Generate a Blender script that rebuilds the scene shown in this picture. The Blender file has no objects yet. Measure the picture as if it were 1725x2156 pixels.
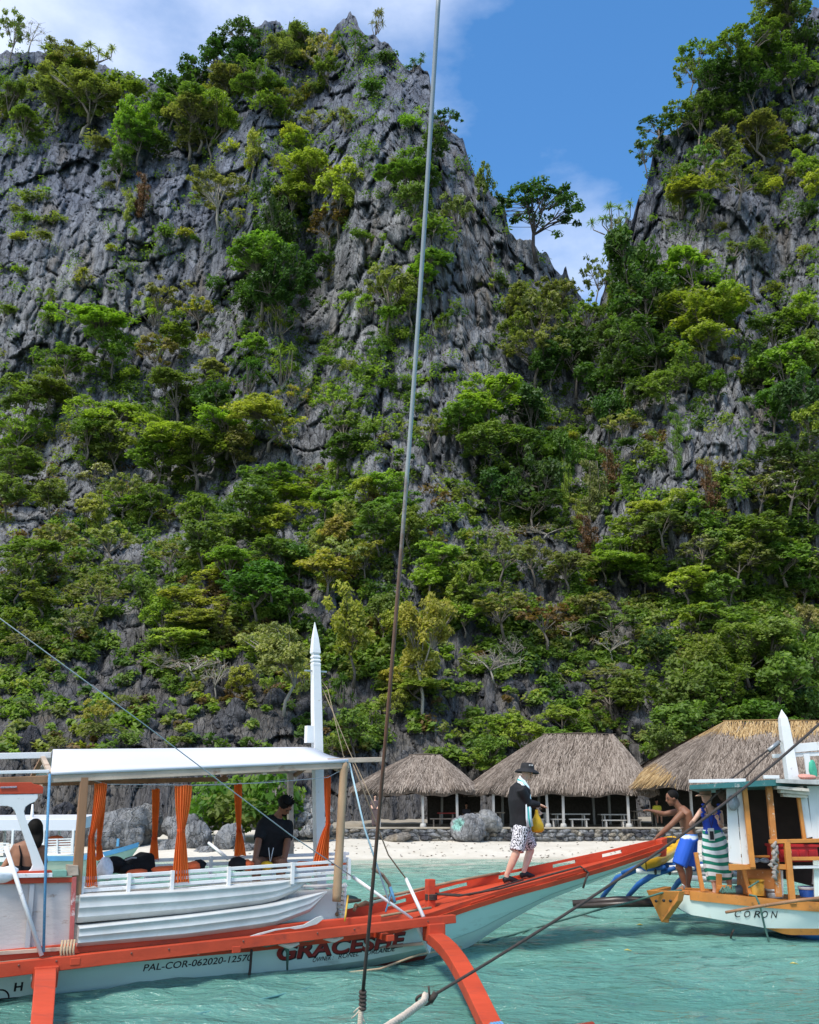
import bpy, bmesh, math, random
import numpy as np
from mathutils import Vector, Matrix
random.seed(7); rng = np.random.default_rng(7)
D = bpy.data; SC = bpy.context.scene; COL = SC.collection
R = math.radians
# ---------------------------------------------------------------- camera, sky, sun, exposure
FPX = 1945.0; PITCH = R(17.2); HC = 2.0
cam = D.cameras.new('camera'); co = D.objects.new('camera', cam); COL.objects.link(co)
co.location = (0, 0, HC); co.rotation_euler = (R(90) + PITCH, 0, 0)
cam.sensor_fit = 'VERTICAL'; cam.sensor_height = 24; cam.lens = 24 * FPX / 2156.0
cam.clip_start = 0.05; cam.clip_end = 3000
SC.camera = co
SUN_EL, SUN_AZ = R(58), R(212)      # azimuth clockwise from +Y (the view direction)
SC.view_settings.view_transform = 'Standard'; SC.view_settings.look = 'None'
SC.view_settings.exposure = 0.66; SC.view_settings.gamma = 1; SC.view_settings.use_curve_mapping = False
sun = D.lights.new('sun', 'SUN'); sun.energy = 2.7; sun.angle = R(13); sun.color = (1, .95, .87)
so = D.objects.new('sun', sun); COL.objects.link(so)
sd = Vector((math.sin(SUN_AZ) * math.cos(SUN_EL), math.cos(SUN_AZ) * math.cos(SUN_EL), math.sin(SUN_EL)))
so.rotation_euler = (-sd).to_track_quat('-Z', 'Y').to_euler(); so.location = sd * 300

def nd(nt, t, **k):
    n = nt.nodes.new(t)
    for a, v in k.items():
        if a.startswith('i_'):
            key = a[2:].replace('_', ' ')
            n.inputs[key].default_value = v
        else: setattr(n, a, v)
    return n
def lk(nt, a, b): nt.links.new(a, b)
def ramp(nt, fac, stops, interp='LINEAR'):
    r = nt.nodes.new('ShaderNodeValToRGB'); r.color_ramp.interpolation = interp
    e = r.color_ramp.elements
    while len(e) < len(stops): e.new(.5)
    for i, (p, c) in enumerate(stops):
        e[i].position = p; e[i].color = tuple(c) + (1,) if len(c) == 3 else c
    if fac is not None: lk(nt, fac, r.inputs[0])
    return r.outputs[0]
def mixc(nt, f, a, b, mode='MIX'):
    m = nt.nodes.new('ShaderNodeMix'); m.data_type = 'RGBA'; m.blend_type = mode
    for s, v in ((0, f), (6, a), (7, b)):
        if hasattr(v, 'is_linked') or hasattr(v, 'links'): lk(nt, v, m.inputs[s])
        elif s == 0: m.inputs[0].default_value = v
        else: m.inputs[s].default_value = tuple(v) + (1,) if len(v) == 3 else v
    return m.outputs[2]
def noise(nt, vec, scale, detail=3, rough=.55, out=0):
    n = nd(nt, 'ShaderNodeTexNoise'); n.inputs['Scale'].default_value = scale
    n.inputs['Detail'].default_value = detail; n.inputs['Roughness'].default_value = rough
    if vec is not None: lk(nt, vec, n.inputs['Vector'])
    return n.outputs[out]
def mapping(nt, vec, scale=(1, 1, 1), loc=(0, 0, 0), rot=(0, 0, 0)):
    m = nd(nt, 'ShaderNodeMapping'); m.inputs['Scale'].default_value = scale
    m.inputs['Location'].default_value = loc; m.inputs['Rotation'].default_value = rot
    lk(nt, vec, m.inputs['Vector']); return m.outputs[0]
def math_(nt, op, a, b=0.0, clamp=False):
    m = nd(nt, 'ShaderNodeMath', operation=op, use_clamp=clamp)
    for i, v in ((0, a), (1, b)):
        if hasattr(v, 'links'): lk(nt, v, m.inputs[i])
        else: m.inputs[i].default_value = v
    return m.outputs[0]

wd = D.worlds.new('World'); SC.world = wd; wd.use_nodes = True
nt = wd.node_tree; nt.nodes.clear()
sky = nd(nt, 'ShaderNodeTexSky', sky_type='NISHITA', sun_disc=False, sun_elevation=SUN_EL, sun_rotation=SUN_AZ,
         altitude=0, air_density=1.0, dust_density=0.1, ozone_density=4.0)
tc = nd(nt, 'ShaderNodeTexCoord')
v = tc.outputs['Generated']
# clouds: thin veils that thicken towards the upper left of the view (west) and overhead
cv = mapping(nt, v, scale=(1.2, 1.2, 3.0), loc=(.35, .2, 0))
n1 = noise(nt, cv, 2.2, 7, .52)
n2 = noise(nt, mapping(nt, v, scale=(1, 1, 1.6), loc=(3, 1, 2)), 6.5, 6, .6)
cl = math_(nt, 'ADD', math_(nt, 'MULTIPLY', n1, .75), math_(nt, 'MULTIPLY', n2, .25))
sx = nd(nt, 'ShaderNodeSeparateXYZ'); lk(nt, v, sx.inputs[0])
side = math_(nt, 'MULTIPLY', sx.outputs[0], -.55)           # cloudier to the west
def puff(dirv, r, amt):                                     # one drifting cloud
    vm = nd(nt, 'ShaderNodeVectorMath', operation='DISTANCE'); lk(nt, v, vm.inputs[0]); vm.inputs[1].default_value = dirv
    mr = nd(nt, 'ShaderNodeMapRange', interpolation_type='SMOOTHSTEP'); lk(nt, vm.outputs['Value'], mr.inputs[0])
    mr.inputs[1].default_value = r; mr.inputs[2].default_value = 0; mr.inputs[3].default_value = 0; mr.inputs[4].default_value = amt
    return mr.outputs[0]
cl = math_(nt, 'ADD', cl, side)
behind = nd(nt, 'ShaderNodeMapRange', interpolation_type='SMOOTHSTEP'); lk(nt, sx.outputs[1], behind.inputs[0])   # unseen white cloud behind the view, added to make the light softer and neutral
for i_, v_ in ((1, .45), (2, -.25), (3, 0), (4, .26)): behind.inputs[i_].default_value = v_
cl = math_(nt, 'ADD', cl, behind.outputs[0])
for a in (((-.06, .66, .75), .24, .20), ((-.32, .68, .66), .32, .08), ((.185, .81, .55), .15, .20), ((.3, .7, .65), .45, -.09), ((.10, .60, .79), .12, .09)):
    cl = math_(nt, 'ADD', cl, puff(*a))
cf = ramp(nt, cl, [(.46, (0, 0, 0)), (.60, (.30, .30, .30)), (.74, (.62, .62, .62)), (.95, (.8, .8, .8))])
skc = nd(nt, 'ShaderNodeHueSaturation'); skc.inputs['Saturation'].default_value = 1.2
skc.inputs['Hue'].default_value = .497; skc.inputs['Value'].default_value = 1.10
lk(nt, sky.outputs[0], skc.inputs['Color'])
cc = mixc(nt, n2, (4.6, 4.9, 5.8), (6.4, 6.7, 7.3))
mx = mixc(nt, cf, skc.outputs[0], cc)
bg = nd(nt, 'ShaderNodeBackground'); bg.inputs['Strength'].default_value = 0.15
lk(nt, mx, bg.inputs[0]); wo = nd(nt, 'ShaderNodeOutputWorld'); lk(nt, bg.outputs[0], wo.inputs[0])

# ---------------------------------------------------------------- pixel <-> place helpers (survey of the photograph)
def ray(px, py):
    a = (px - 862.5) / FPX; b = (1078 - py) / FPX
    return a, math.cos(PITCH) - b * math.sin(PITCH), math.sin(PITCH) + b * math.cos(PITCH)
def at(px, py, Y):
    d = ray(px, py); t = Y / d[1]; return Vector((d[0] * t, Y, HC + d[2] * t))
def gz(px, py, z):
    d = ray(px, py); t = (z - HC) / d[2]; return Vector((d[0] * t, d[1] * t, z))
class Frame:                                    # a boat's own frame: u along, v to starboard (towards the viewer), w up
    def __init__(s, al, c): s.c = c; s.U = Vector((math.cos(al), math.sin(al), 0)); s.V = Vector((math.sin(al), -math.cos(al), 0)); s.al = al
    def P(s, u, v, w): return Vector((s.c[0], s.c[1], 0)) + s.U * u + s.V * v + Vector((0, 0, w))
    def L(s, px, py, v):                        # pixel + lateral offset -> (u, v, w)
        d = Vector(ray(px, py)); o = s.P(0, v, 0); t = (o.x * s.V.x + o.y * s.V.y) / (d.x * s.V.x + d.y * s.V.y)
        p = Vector((d.x * t, d.y * t, HC + d.z * t)); q = p - o
        return (q.dot(s.U), v, p.z)
    def W(s, px, py, v): return s.P(*s.L(px, py, v))

# ---------------------------------------------------------------- object helpers
def tag(o, label=None, cat=None, group=None, kind=None):
    if label: o['label'] = label
    if cat: o['category'] = cat
    if group: o['group'] = group
    if kind: o['kind'] = kind
    return o
def link(name, me, parent=None):
    o = D.objects.new(name, me); COL.objects.link(o)
    if parent is not None:
        o.parent = parent
        o.matrix_parent_inverse = parent.matrix_basis.inverted()
    return o
def empty(name, loc, label, cat, group=None, rz=0):
    o = D.objects.new(name, None); COL.objects.link(o); o.location = loc; o.rotation_euler = (0, 0, rz); o.empty_display_size = .2
    return tag(o, label, cat, group)
def npmesh(name, V, Fq, mats=(), smooth=False, mi=None, attr=None):
    """numpy verts and faces (n,3 or n,4 array)"""
    V = np.asarray(V, dtype=np.float32); Fq = np.asarray(Fq, dtype=np.int32)
    me = D.meshes.new(name); n = len(Fq); k = Fq.shape[1]
    me.vertices.add(len(V)); me.vertices.foreach_set('co', V.ravel())
    me.loops.add(n * k); me.loops.foreach_set('vertex_index', Fq.ravel())
    me.polygons.add(n); me.polygons.foreach_set('loop_start', np.arange(0, n * k, k, dtype=np.int32))
    me.polygons.foreach_set('loop_total', np.full(n, k, dtype=np.int32))
    for m in mats: me.materials.append(m)
    if mi is not None: me.polygons.foreach_set('material_index', np.asarray(mi, dtype=np.int32))
    me.polygons.foreach_set('use_smooth', np.full(n, smooth, dtype=bool))
    if attr is not None:
        for an, av in attr.items():
            a = me.attributes.new(an, 'FLOAT', 'FACE' if len(av) == n else 'POINT'); a.data.foreach_set('value', np.asarray(av, dtype=np.float32))
    me.update(calc_edges=True); me.validate()
    return me
class MB:
    """collects simple solids and links them as ONE mesh object"""
    def __init__(s): s.v = []; s.f = []; s.smooth = []
    def add(s, vs, fs, smooth=False):
        b = len(s.v); s.v += [tuple(q) for q in vs]; s.f += [tuple(i + b for i in f) for f in fs]; s.smooth += [smooth] * len(fs)
    def hexa(s, c):                              # eight corners: bottom ring 0-3, top ring 4-7
        s.add(c, [(3, 2, 1, 0), (4, 5, 6, 7), (0, 1, 5, 4), (1, 2, 6, 5), (2, 3, 7, 6), (3, 0, 4, 7)])
    def box(s, c, d, ax=None):
        X, Y, Z = ax if ax else (Vector((1, 0, 0)), Vector((0, 1, 0)), Vector((0, 0, 1)))
        c = Vector(c); a, b, h = X * d[0] / 2, Y * d[1] / 2, Z * d[2] / 2
        s.hexa([c - a - b - h, c + a - b - h, c + a + b - h, c - a + b - h, c - a - b + h, c + a - b + h, c + a + b + h, c - a + b + h])
    def bar(s, p, q, w, h, up=(0, 0, 1), w2=None, h2=None):
        """a squared beam from p to q; w across, h along up"""
        p, q = Vector(p), Vector(q); t = (q - p).normalized(); up = Vector(up); r = t.cross(up)
        if r.length < 1e-4: r = t.cross(Vector((1, 0, 0)))
        r.normalize(); n = r.cross(t).normalized(); w2 = w2 or w; h2 = h2 or h
        c = [p - r * w / 2 - n * h / 2, q - r * w2 / 2 - n * h2 / 2, q + r * w2 / 2 - n * h2 / 2, p + r * w / 2 - n * h / 2,
             p - r * w / 2 + n * h / 2, q - r * w2 / 2 + n * h2 / 2, q + r * w2 / 2 + n * h2 / 2, p + r * w / 2 + n * h / 2]
        s.hexa([c[0], c[3], c[2], c[1], c[4], c[7], c[6], c[5]])
    def tube(s, pts, rad, n=8, cap=True, squash=1.0):
        pts = [Vector(p) for p in pts]; m = len(pts)
        rad = list(rad) if hasattr(rad, '__len__') else [rad] * m
        vs = []; pr = None
        for i, p in enumerate(pts):
            t = (pts[min(i + 1, m - 1)] - pts[max(i - 1, 0)]).normalized()
            if pr is None:
                a = Vector((0, 0, 1)) if abs(t.z) < .9 else Vector((1, 0, 0)); pr = t.cross(a).normalized()
            else:
                pr = (pr - t * pr.dot(t)).normalized()
            b = t.cross(pr)
            for k in range(n):
                an = 2 * math.pi * k / n; vs.append(p + (pr * math.cos(an) + b * math.sin(an) * squash) * rad[i])
        fs = [(i * n + k, i * n + (k + 1) % n, (i + 1) * n + (k + 1) % n, (i + 1) * n + k) for i in range(m - 1) for k in range(n)]
        if cap: fs += [tuple(range(n - 1, -1, -1)), tuple(range((m - 1) * n, m * n))]
        s.add(vs, fs, True)
    def lathe(s, base, prof, n=20, ax=Vector((0, 0, 1)), cap=True):
        ax = Vector(ax).normalized(); a = ax.orthogonal().normalized(); b = ax.cross(a); base = Vector(base); vs = []
        for r, h in prof:
            for k in range(n):
                an = 2 * math.pi * k / n; vs.append(base + ax * h + (a * math.cos(an) + b * math.sin(an)) * r)
        m = len(prof)
        fs = [(i * n + k, i * n + (k + 1) % n, (i + 1) * n + (k + 1) % n, (i + 1) * n + k) for i in range(m - 1) for k in range(n)]
        if cap: fs += [tuple(range(n - 1, -1, -1)), tuple(range((m - 1) * n, m * n))]
        s.add(vs, fs, True)
    def prism(s, poly, off):
        """flat outline (list of points) extruded by vector off"""
        n = len(poly); off = Vector(off); vs = [Vector(p) for p in poly] + [Vector(p) + off for p in poly]
        s.add(vs, [tuple(range(n - 1, -1, -1)), tuple(range(n, 2 * n))] + [(i, (i + 1) % n, n + (i + 1) % n, n + i) for i in range(n)])
    def grid(s, rows, smooth=True, close=False):
        """rows: list of equally long point lists"""
        m, n = len(rows), len(rows[0]); vs = [p for r in rows for p in r]
        fs = [(i * n + k, i * n + (k + 1) % n, (i + 1) * n + (k + 1) % n, (i + 1) * n + k) for i in range(m - 1) for k in range(n if close else n - 1)]
        s.add(vs, fs, smooth)
    def mesh(s, name, mat):
        me = D.meshes.new(name); me.from_pydata(s.v, [], s.f); me.materials.append(mat)
        me.polygons.foreach_set('use_smooth', s.smooth); me.update()
        bm = bmesh.new(); bm.from_mesh(me); bmesh.ops.recalc_face_normals(bm, faces=bm.faces); bm.to_mesh(me); bm.free()
        return me
    def build(s, name, mat, parent=None, bevel=0, sub=0, solid=0):
        o = link(name, s.mesh(name, mat), parent)
        if solid:
            m = o.modifiers.new('s', 'SOLIDIFY'); m.thickness = solid; m.offset = 0
        if bevel:
            m = o.modifiers.new('b', 'BEVEL'); m.width = bevel; m.segments = 2; m.limit_method = 'ANGLE'; m.angle_limit = R(40)
        if sub:
            m = o.modifiers.new('u', 'SUBSURF'); m.levels = sub; m.render_levels = sub
        return o

# ---------------------------------------------------------------- numpy noise
_T = np.random.default_rng(11).random(65536).astype(np.float32)
def _h(i, j, k, s=0):
    return _T[(i * 73856093 ^ j * 19349663 ^ k * 83492791 ^ (s * 2654435 + 977)) & 65535]
def vnoise(p, s=0):
    p = np.asarray(p, dtype=np.float32); f = np.floor(p); i = f.astype(np.int64); t = p - f; t = t * t * (3 - 2 * t)
    x, y, z = t[:, 0], t[:, 1], t[:, 2]; r = 0
    for a in (0, 1):
        for b in (0, 1):
            for c in (0, 1):
                r = r + _h(i[:, 0] + a, i[:, 1] + b, i[:, 2] + c, s) * (x if a else 1 - x) * (y if b else 1 - y) * (z if c else 1 - z)
    return r * 2 - 1
def fbm(p, o=4, s=0, g=.5):
    r = 0; a = 1; p = np.asarray(p, dtype=np.float32)
    for k in range(o): r = r + a * vnoise(p * (2.03 ** k) + k * 17.3, s + k); a *= g
    return r
def worley(p, s=0):
    p = np.asarray(p, dtype=np.float32); f = np.floor(p).astype(np.int64)
    F1 = np.full(len(p), 9, np.float32); F2 = F1.copy(); I = np.zeros(len(p), np.float32)
    for a in (-1, 0, 1):
        for b in (-1, 0, 1):
            for c in (-1, 0, 1):
                i, j, k = f[:, 0] + a, f[:, 1] + b, f[:, 2] + c
                d = np.sqrt((i + _h(i, j, k, s + 1) - p[:, 0]) ** 2 + (j + _h(i, j, k, s + 2) - p[:, 1]) ** 2 + (k + _h(i, j, k, s + 3) - p[:, 2]) ** 2)
                n1 = d < F1; F2 = np.where(n1, F1, np.minimum(F2, d)); I = np.where(n1, _h(i, j, k, s + 4), I); F1 = np.where(n1, d, F1)
    return F1, F2, I
def sm(x, a, b):
    t = np.clip((x - a) / (b - a), 0, 1); return t * t * (3 - 2 * t)
def gridfaces(m, n):
    i = np.arange(m - 1)[:, None] * n + np.arange(n - 1)[None, :]
    i = i.ravel(); return np.stack([i, i + 1, i + n + 1, i + n], 1)
# ---------------------------------------------------------------- materials
def M_base(name):
    m = D.materials.new(name); m.use_nodes = True; nt = m.node_tree; b = nt.nodes['Principled BSDF']
    return m, nt, b
def rockmat(name, dark, mid, light, stain, sc=1.0, streak=1.0):
    m, nt, b = M_base(name)
    g = nd(nt, 'ShaderNodeNewGeometry'); P = mapping(nt, g.outputs['Position'], (1, .3, 1))
    if name == 'limestone':
        s3 = nd(nt, 'ShaderNodeSeparateXYZ'); lk(nt, g.outputs['Position'], s3.inputs[0]); cb = nd(nt, 'ShaderNodeCombineXYZ')
        lk(nt, math_(nt, 'MULTIPLY', math_(nt, 'DIVIDE', s3.outputs[0], s3.outputs[1]), 85), cb.inputs[0]); lk(nt, math_(nt, 'MULTIPLY', s3.outputs[1], .3), cb.inputs[1]); lk(nt, s3.outputs[2], cb.inputs[2]); P = cb.outputs[0]
    big = noise(nt, mapping(nt, P, (1, 1, .6)), .09 * sc, 4, .6)
    med = noise(nt, mapping(nt, P, (1, 1, .35)), .55 * sc, 6, .68)
    st = noise(nt, mapping(nt, P, (1, 1, .07)), 1.5 * sc, 6, .68)
    fine = noise(nt, P, 5 * sc, 6, .75)
    k = math_(nt, 'ADD', math_(nt, 'MULTIPLY', med, .45), math_(nt, 'MULTIPLY', st, .3 * streak))
    k = math_(nt, 'ADD', k, math_(nt, 'MULTIPLY', fine, .25))
    c = ramp(nt, k, [(.36, dark), (.5, mid), (.63, light), (.75, [min(1, x * 1.55) for x in light])])
    c2 = mixc(nt, ramp(nt, big, [(.42, (0, 0, 0)), (.62, (1, 1, 1))]), c, mixc(nt, 1.0, c, (.78, .80, .86), 'MULTIPLY'))
    wn = noise(nt, mapping(nt, P, (1, 1, .3), (9, 3, 1)), .22 * sc, 5, .6)
    c3 = mixc(nt, math_(nt, 'MULTIPLY', ramp(nt, wn, [(.60, (0, 0, 0)), (.70, (1, 1, 1))]), .55), c2, stain)
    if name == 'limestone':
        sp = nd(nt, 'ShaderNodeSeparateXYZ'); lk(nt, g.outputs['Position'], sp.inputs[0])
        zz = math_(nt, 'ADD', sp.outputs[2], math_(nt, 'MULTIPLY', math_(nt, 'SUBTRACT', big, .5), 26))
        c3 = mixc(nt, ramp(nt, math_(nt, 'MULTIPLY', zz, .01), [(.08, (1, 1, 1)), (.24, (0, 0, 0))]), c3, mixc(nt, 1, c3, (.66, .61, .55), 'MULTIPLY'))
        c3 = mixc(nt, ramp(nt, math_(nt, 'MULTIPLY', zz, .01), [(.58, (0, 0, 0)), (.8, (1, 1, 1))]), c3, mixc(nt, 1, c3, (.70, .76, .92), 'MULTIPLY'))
    lk(nt, c3, b.inputs['Base Color']); b.inputs['Roughness'].default_value = .92; b.inputs['Specular IOR Level'].default_value = .2
    vo = nd(nt, 'ShaderNodeTexVoronoi', feature='DISTANCE_TO_EDGE'); vo.inputs['Scale'].default_value = 1.1 * sc
    wv = nd(nt, 'ShaderNodeVectorMath', operation='ADD'); lk(nt, mapping(nt, P, (1, 1, .30)), wv.inputs[0])
    nv = noise(nt, P, .9 * sc, 4, .6, 1); sc_ = nd(nt, 'ShaderNodeVectorMath', operation='SCALE'); sc_.inputs['Scale'].default_value = .55
    lk(nt, nv, sc_.inputs[0]); lk(nt, sc_.outputs[0], wv.inputs[1]); lk(nt, wv.outputs[0], vo.inputs['Vector'])
    vo2 = nd(nt, 'ShaderNodeTexVoronoi', feature='DISTANCE_TO_EDGE'); vo2.inputs['Scale'].default_value = 2.7 * sc; lk(nt, wv.outputs[0], vo2.inputs['Vector'])
    vo3 = nd(nt, 'ShaderNodeTexVoronoi', feature='F1'); vo3.inputs['Scale'].default_value = 1.1 * sc; lk(nt, wv.outputs[0], vo3.inputs['Vector'])
    s4 = nd(nt, 'ShaderNodeSeparateColor'); lk(nt, vo3.outputs['Color'], s4.inputs[0])
    hgt = math_(nt, 'ADD', math_(nt, 'MULTIPLY', st, .7), math_(nt, 'MULTIPLY', ramp(nt, vo.outputs[0], [(0, (0, 0, 0)), (.05, (1, 1, 1))]), .65))
    hgt = math_(nt, 'ADD', hgt, math_(nt, 'MULTIPLY', ramp(nt, vo2.outputs[0], [(0, (0, 0, 0)), (.04, (1, 1, 1))]), .25)); hgt = math_(nt, 'ADD', hgt, math_(nt, 'MULTIPLY', s4.outputs[0], .5))
    hgt = math_(nt, 'ADD', hgt, math_(nt, 'MULTIPLY', fine, .35)); hgt = math_(nt, 'ADD', hgt, math_(nt, 'MULTIPLY', med, .5))
    bp = nd(nt, 'ShaderNodeBump'); bp.inputs['Strength'].default_value = .9; bp.inputs['Distance'].default_value = .5 / sc
    lk(nt, hgt, bp.inputs['Height']); lk(nt, bp.outputs[0], b.inputs['Normal'])
    return m
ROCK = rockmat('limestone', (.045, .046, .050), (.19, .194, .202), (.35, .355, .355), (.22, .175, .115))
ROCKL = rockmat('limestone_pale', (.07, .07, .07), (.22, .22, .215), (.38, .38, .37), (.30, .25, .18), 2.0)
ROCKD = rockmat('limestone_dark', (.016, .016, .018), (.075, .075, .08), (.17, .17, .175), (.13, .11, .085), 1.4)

def simple(name, col, rough=.6, var=.15, sc=6, spec=.4, bump=0.0, bsc=30, stretch=(1, 1, 1), wear=None, wamt=.5, wsc=5, metal=0, coat=0, trans=0):
    """painted / plain surface: slow tint variation, fine grain, optional patches of wear"""
    m, nt, b = M_base(name); tc = nd(nt, 'ShaderNodeTexCoord'); P = tc.outputs['Object']
    a = noise(nt, mapping(nt, P, stretch), sc, 4, .6)
    lo = [max(0, c * (1 - var)) for c in col]; hi = [min(1, c * (1 + var * .7)) for c in col]
    c = ramp(nt, a, [(.3, lo), (.7, hi)])
    if wear:
        w = noise(nt, mapping(nt, P, stretch, (4, 7, 2)), wsc, 6, .7)
        c = mixc(nt, ramp(nt, w, [(.62 - .12 * wamt, (0, 0, 0)), (.70 - .08 * wamt, (1, 1, 1))]), c, wear)
    lk(nt, c, b.inputs['Base Color']); b.inputs['Roughness'].default_value = rough; b.inputs['Specular IOR Level'].default_value = spec
    b.inputs['Metallic'].default_value = metal; b.inputs['Coat Weight'].default_value = coat
    if trans: b.inputs['Transmission Weight'].default_value = trans
    if bump:
        bp = nd(nt, 'ShaderNodeBump'); bp.inputs['Strength'].default_value = bump; bp.inputs['Distance'].default_value = .01
        lk(nt, noise(nt, mapping(nt, P, stretch), bsc, 4, .6), bp.inputs['Height']); lk(nt, bp.outputs[0], b.inputs['Normal'])
    return m

# ---------------------------------------------------------------- terrain (two karst massifs, from the survey of their crests and ledges)
CREST_L = [(-900, 150), (-400, 150), (-200, 130), (0, 112), (60, 108), (100, 105), (150, 112), (200, 130), (250, 150), (300, 165), (340, 172), (380, 165), (420, 150), (450, 130),
           (480, 110), (520, 85), (545, 50), (558, 38), (590, 36), (600, 62), (606, 60), (611, 40), (616, 62), (660, 68), (700, 62), (712, 45), (730, 42), (737, 27), (742, 36), (750, 40), (754, 58),
           (765, 72), (790, 80), (815, 95), (830, 105), (850, 130), (860, 142), (885, 136), (900, 143), (906, 160), (912, 240), (945, 275), (975, 300), (985, 340), (1000, 360), (1030, 400),
           (1060, 430), (1072, 490), (1110, 502), (1130, 520), (1150, 532), (1175, 566), (1184, 572), (1191, 548), (1196, 575), (1205, 600), (1270, 680), (1330, 900), (1500, 980), (2600, 980)]
CREST_R = [(1040, 1050), (1130, 900), (1200, 760), (1240, 680), (1262, 650), (1270, 605), (1285, 540), (1300, 500), (1330, 455), (1355, 400), (1368, 350), (1385, 305), (1420, 272), (1450, 245), (1462, 195),
           (1480, 168), (1500, 145), (1550, 112), (1590, 92), (1640, 62), (1680, 42), (1725, 12), (1800, -40), (2100, -160), (2600, -200)]
def interp(x, tab): t = np.array(tab, float); return np.interp(x, t[:, 0], t[:, 1])
YB = [(-300, 118), (100, 104), (500, 90), (800, 81), (1000, 73), (1150, 67), (1300, 61), (1450, 56), (1560, 52.5), (1640, 50), (1745, 47), (1800, 45)]
FL = [(-900, 1.5), (-300, 1.28), (0, 1.2), (250, 1.14), (420, 1.12), (560, 1.03), (640, 1.07), (760, .99), (900, .96), (1000, .99), (1200, 1.06), (1400, 1.16), (2600, 1.2)]
FR = [(1040, 1.42), (1150, 1.2), (1240, 1.06), (1330, .97), (1450, .93), (1560, .90), (1640, .93), (1725, .88), (2000, .80), (2600, .75)]
def rough_cliff(P, amp):
    """metres of relief towards the viewer at world points P"""
    P = np.stack([P[:, 0] / P[:, 1] * 85, P[:, 1] * .3, P[:, 2]], 1)      # flutes run down the fall line of the bay's curved wall
    a = 3.4 * fbm(P * np.array([1 / 22., 1 / 22., 1 / 34.]), 3, 5)
    w = fbm(P / 6.0, 3, 31)[:, None] * np.array([.5, .5, .3])
    f1, f2, idn = worley(P * np.array([.27, .27, .085]) + w * .75, 3)
    mk = sm(fbm(P / 14.0, 2, 71), -.25, .45)
    b = (idn - .5) * 2.2 - (.35 + 1.3 * mk) * np.exp(-(f2 - f1) * 24)
    g1, g2, idn2 = worley(P * np.array([.95, .95, .26]) + w * .7, 9)
    c = (idn2 - .5) * 1.0 - .6 * np.exp(-(g2 - g1) * 16)
    d = .62 * (1 - 2 * np.abs(fbm(P * np.array([1.0, 1.0, .08]), 3, 41))) + .14 * fbm(P * 1.7, 3, 51)
    return (a + b + c + d) * amp
def depth_at(px, py, side):
    f = interp(px, FL if side == 'L' else FR)
    k = 1 - sm(py, 950, 1350)
    y = interp(py, YB) * (1 + (f - 1) * k)
    if side == 'L':                                 # the talus and rock toe left of the huts stands nearer the beach
        y = y - 5.0 * sm(-px, -900, -560) * sm(py, 1380, 1640)
        y = y + 7 * np.exp(-((px - 655) / 60.) ** 2 - ((py - 610) / 110.) ** 2) + 5 * np.exp(-((px - 1080) / 120.) ** 2 - ((py - 1000) / 70.) ** 2)
        y = y - 3.5 * np.exp(-((px - 170) / 60.) ** 2 - ((py - 900) / 120.) ** 2)
    if side == 'R': y = y + 10 * sm(py, 1150, 1500)
    return y
TG = {}
def terrain(side, x0, x1, nx, ny, pb, name):
    xs = np.linspace(x0, x1, nx); crest = interp(xs, CREST_L if side == 'L' else CREST_R)
    q = np.stack([xs * .03, xs * 0, xs * 0], 1)
    crest = crest + 9 * fbm(q * 2.2, 3, 77, .6) * (1 if side == 'L' else 1.6)
    t = np.linspace(0, 1, ny)
    PX = np.repeat(xs[None, :], ny, 0); PY = pb + (crest[None, :] - pb) * t[:, None]
    y = depth_at(PX.ravel(), PY.ravel(), side)
    a = (PX.ravel() - 862.5) / FPX; b = (1078 - PY.ravel()) / FPX
    dx, dy, dz = a, np.cos(PITCH) - b * np.sin(PITCH), np.sin(PITCH) + b * np.cos(PITCH)
    P0 = np.stack([dx / dy * y, y, HC + dz / dy * y], 1)
    amp = .55 + .55 * sm(-PY.ravel(), -1500, -1000)
    edge = 1 - .85 * sm(np.repeat(t[:, None], nx, 1).ravel(), .975, 1.0)
    y2 = y - rough_cliff(P0, amp) * np.where(edge < 1, .4 + .6 * edge, 1)
    s = y2 / y
    Pt = P0.copy(); Pt[:, 0] *= s; Pt[:, 1] = y2; Pt[:, 2] = HC + (P0[:, 2] - HC) * s
    G = Pt.reshape(ny, nx, 3); TG[side] = (xs, t, crest, pb, G)
    top = G[-1]; back = []
    for k, (dyy, dzz) in enumerate(((2, -.3), (5, -2.5), (12, -9), (25, -30), (40, -80))):
        r = top.copy(); sc = (r[:, 1] + dyy) / r[:, 1]; r[:, 0] *= sc; r[:, 1] += dyy; r[:, 2] = np.maximum(r[:, 2] + dzz, -2); back.append(r)
    V = np.concatenate([G.reshape(-1, 3)] + back); n = ny + len(back)
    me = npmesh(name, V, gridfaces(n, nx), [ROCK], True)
    o = link(name, me); o['kind'] = 'structure'; return o
terrain('L', -420, 2350, 800, 620, 1790, 'left_cliff')
terrain('R', 1060, 2350, 440, 470, 1430, 'right_cliff')
def tpoint(px, py, side=None):
    """place on the rock face seen at a pixel of the photograph"""
    best = None
    for sd in ('L', 'R') if side is None else (side,):
        xs, t, crest, pb, G = TG[sd]
        if not xs[0] <= px <= xs[-1]: continue
        i = int(round((px - xs[0]) / (xs[1] - xs[0]))); cy = crest[i]
        tt = (pb - py) / (pb - cy)
        if tt < 0: continue
        if tt > 1.0:
            if tt > 1.2: continue
            tt = 1.0
        p = G[int(round(tt * (len(t) - 1))), i]
        if best is None or p[1] < best[1]: best = p
    return Vector(best) if best is not None else at(px, py, 95)

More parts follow.
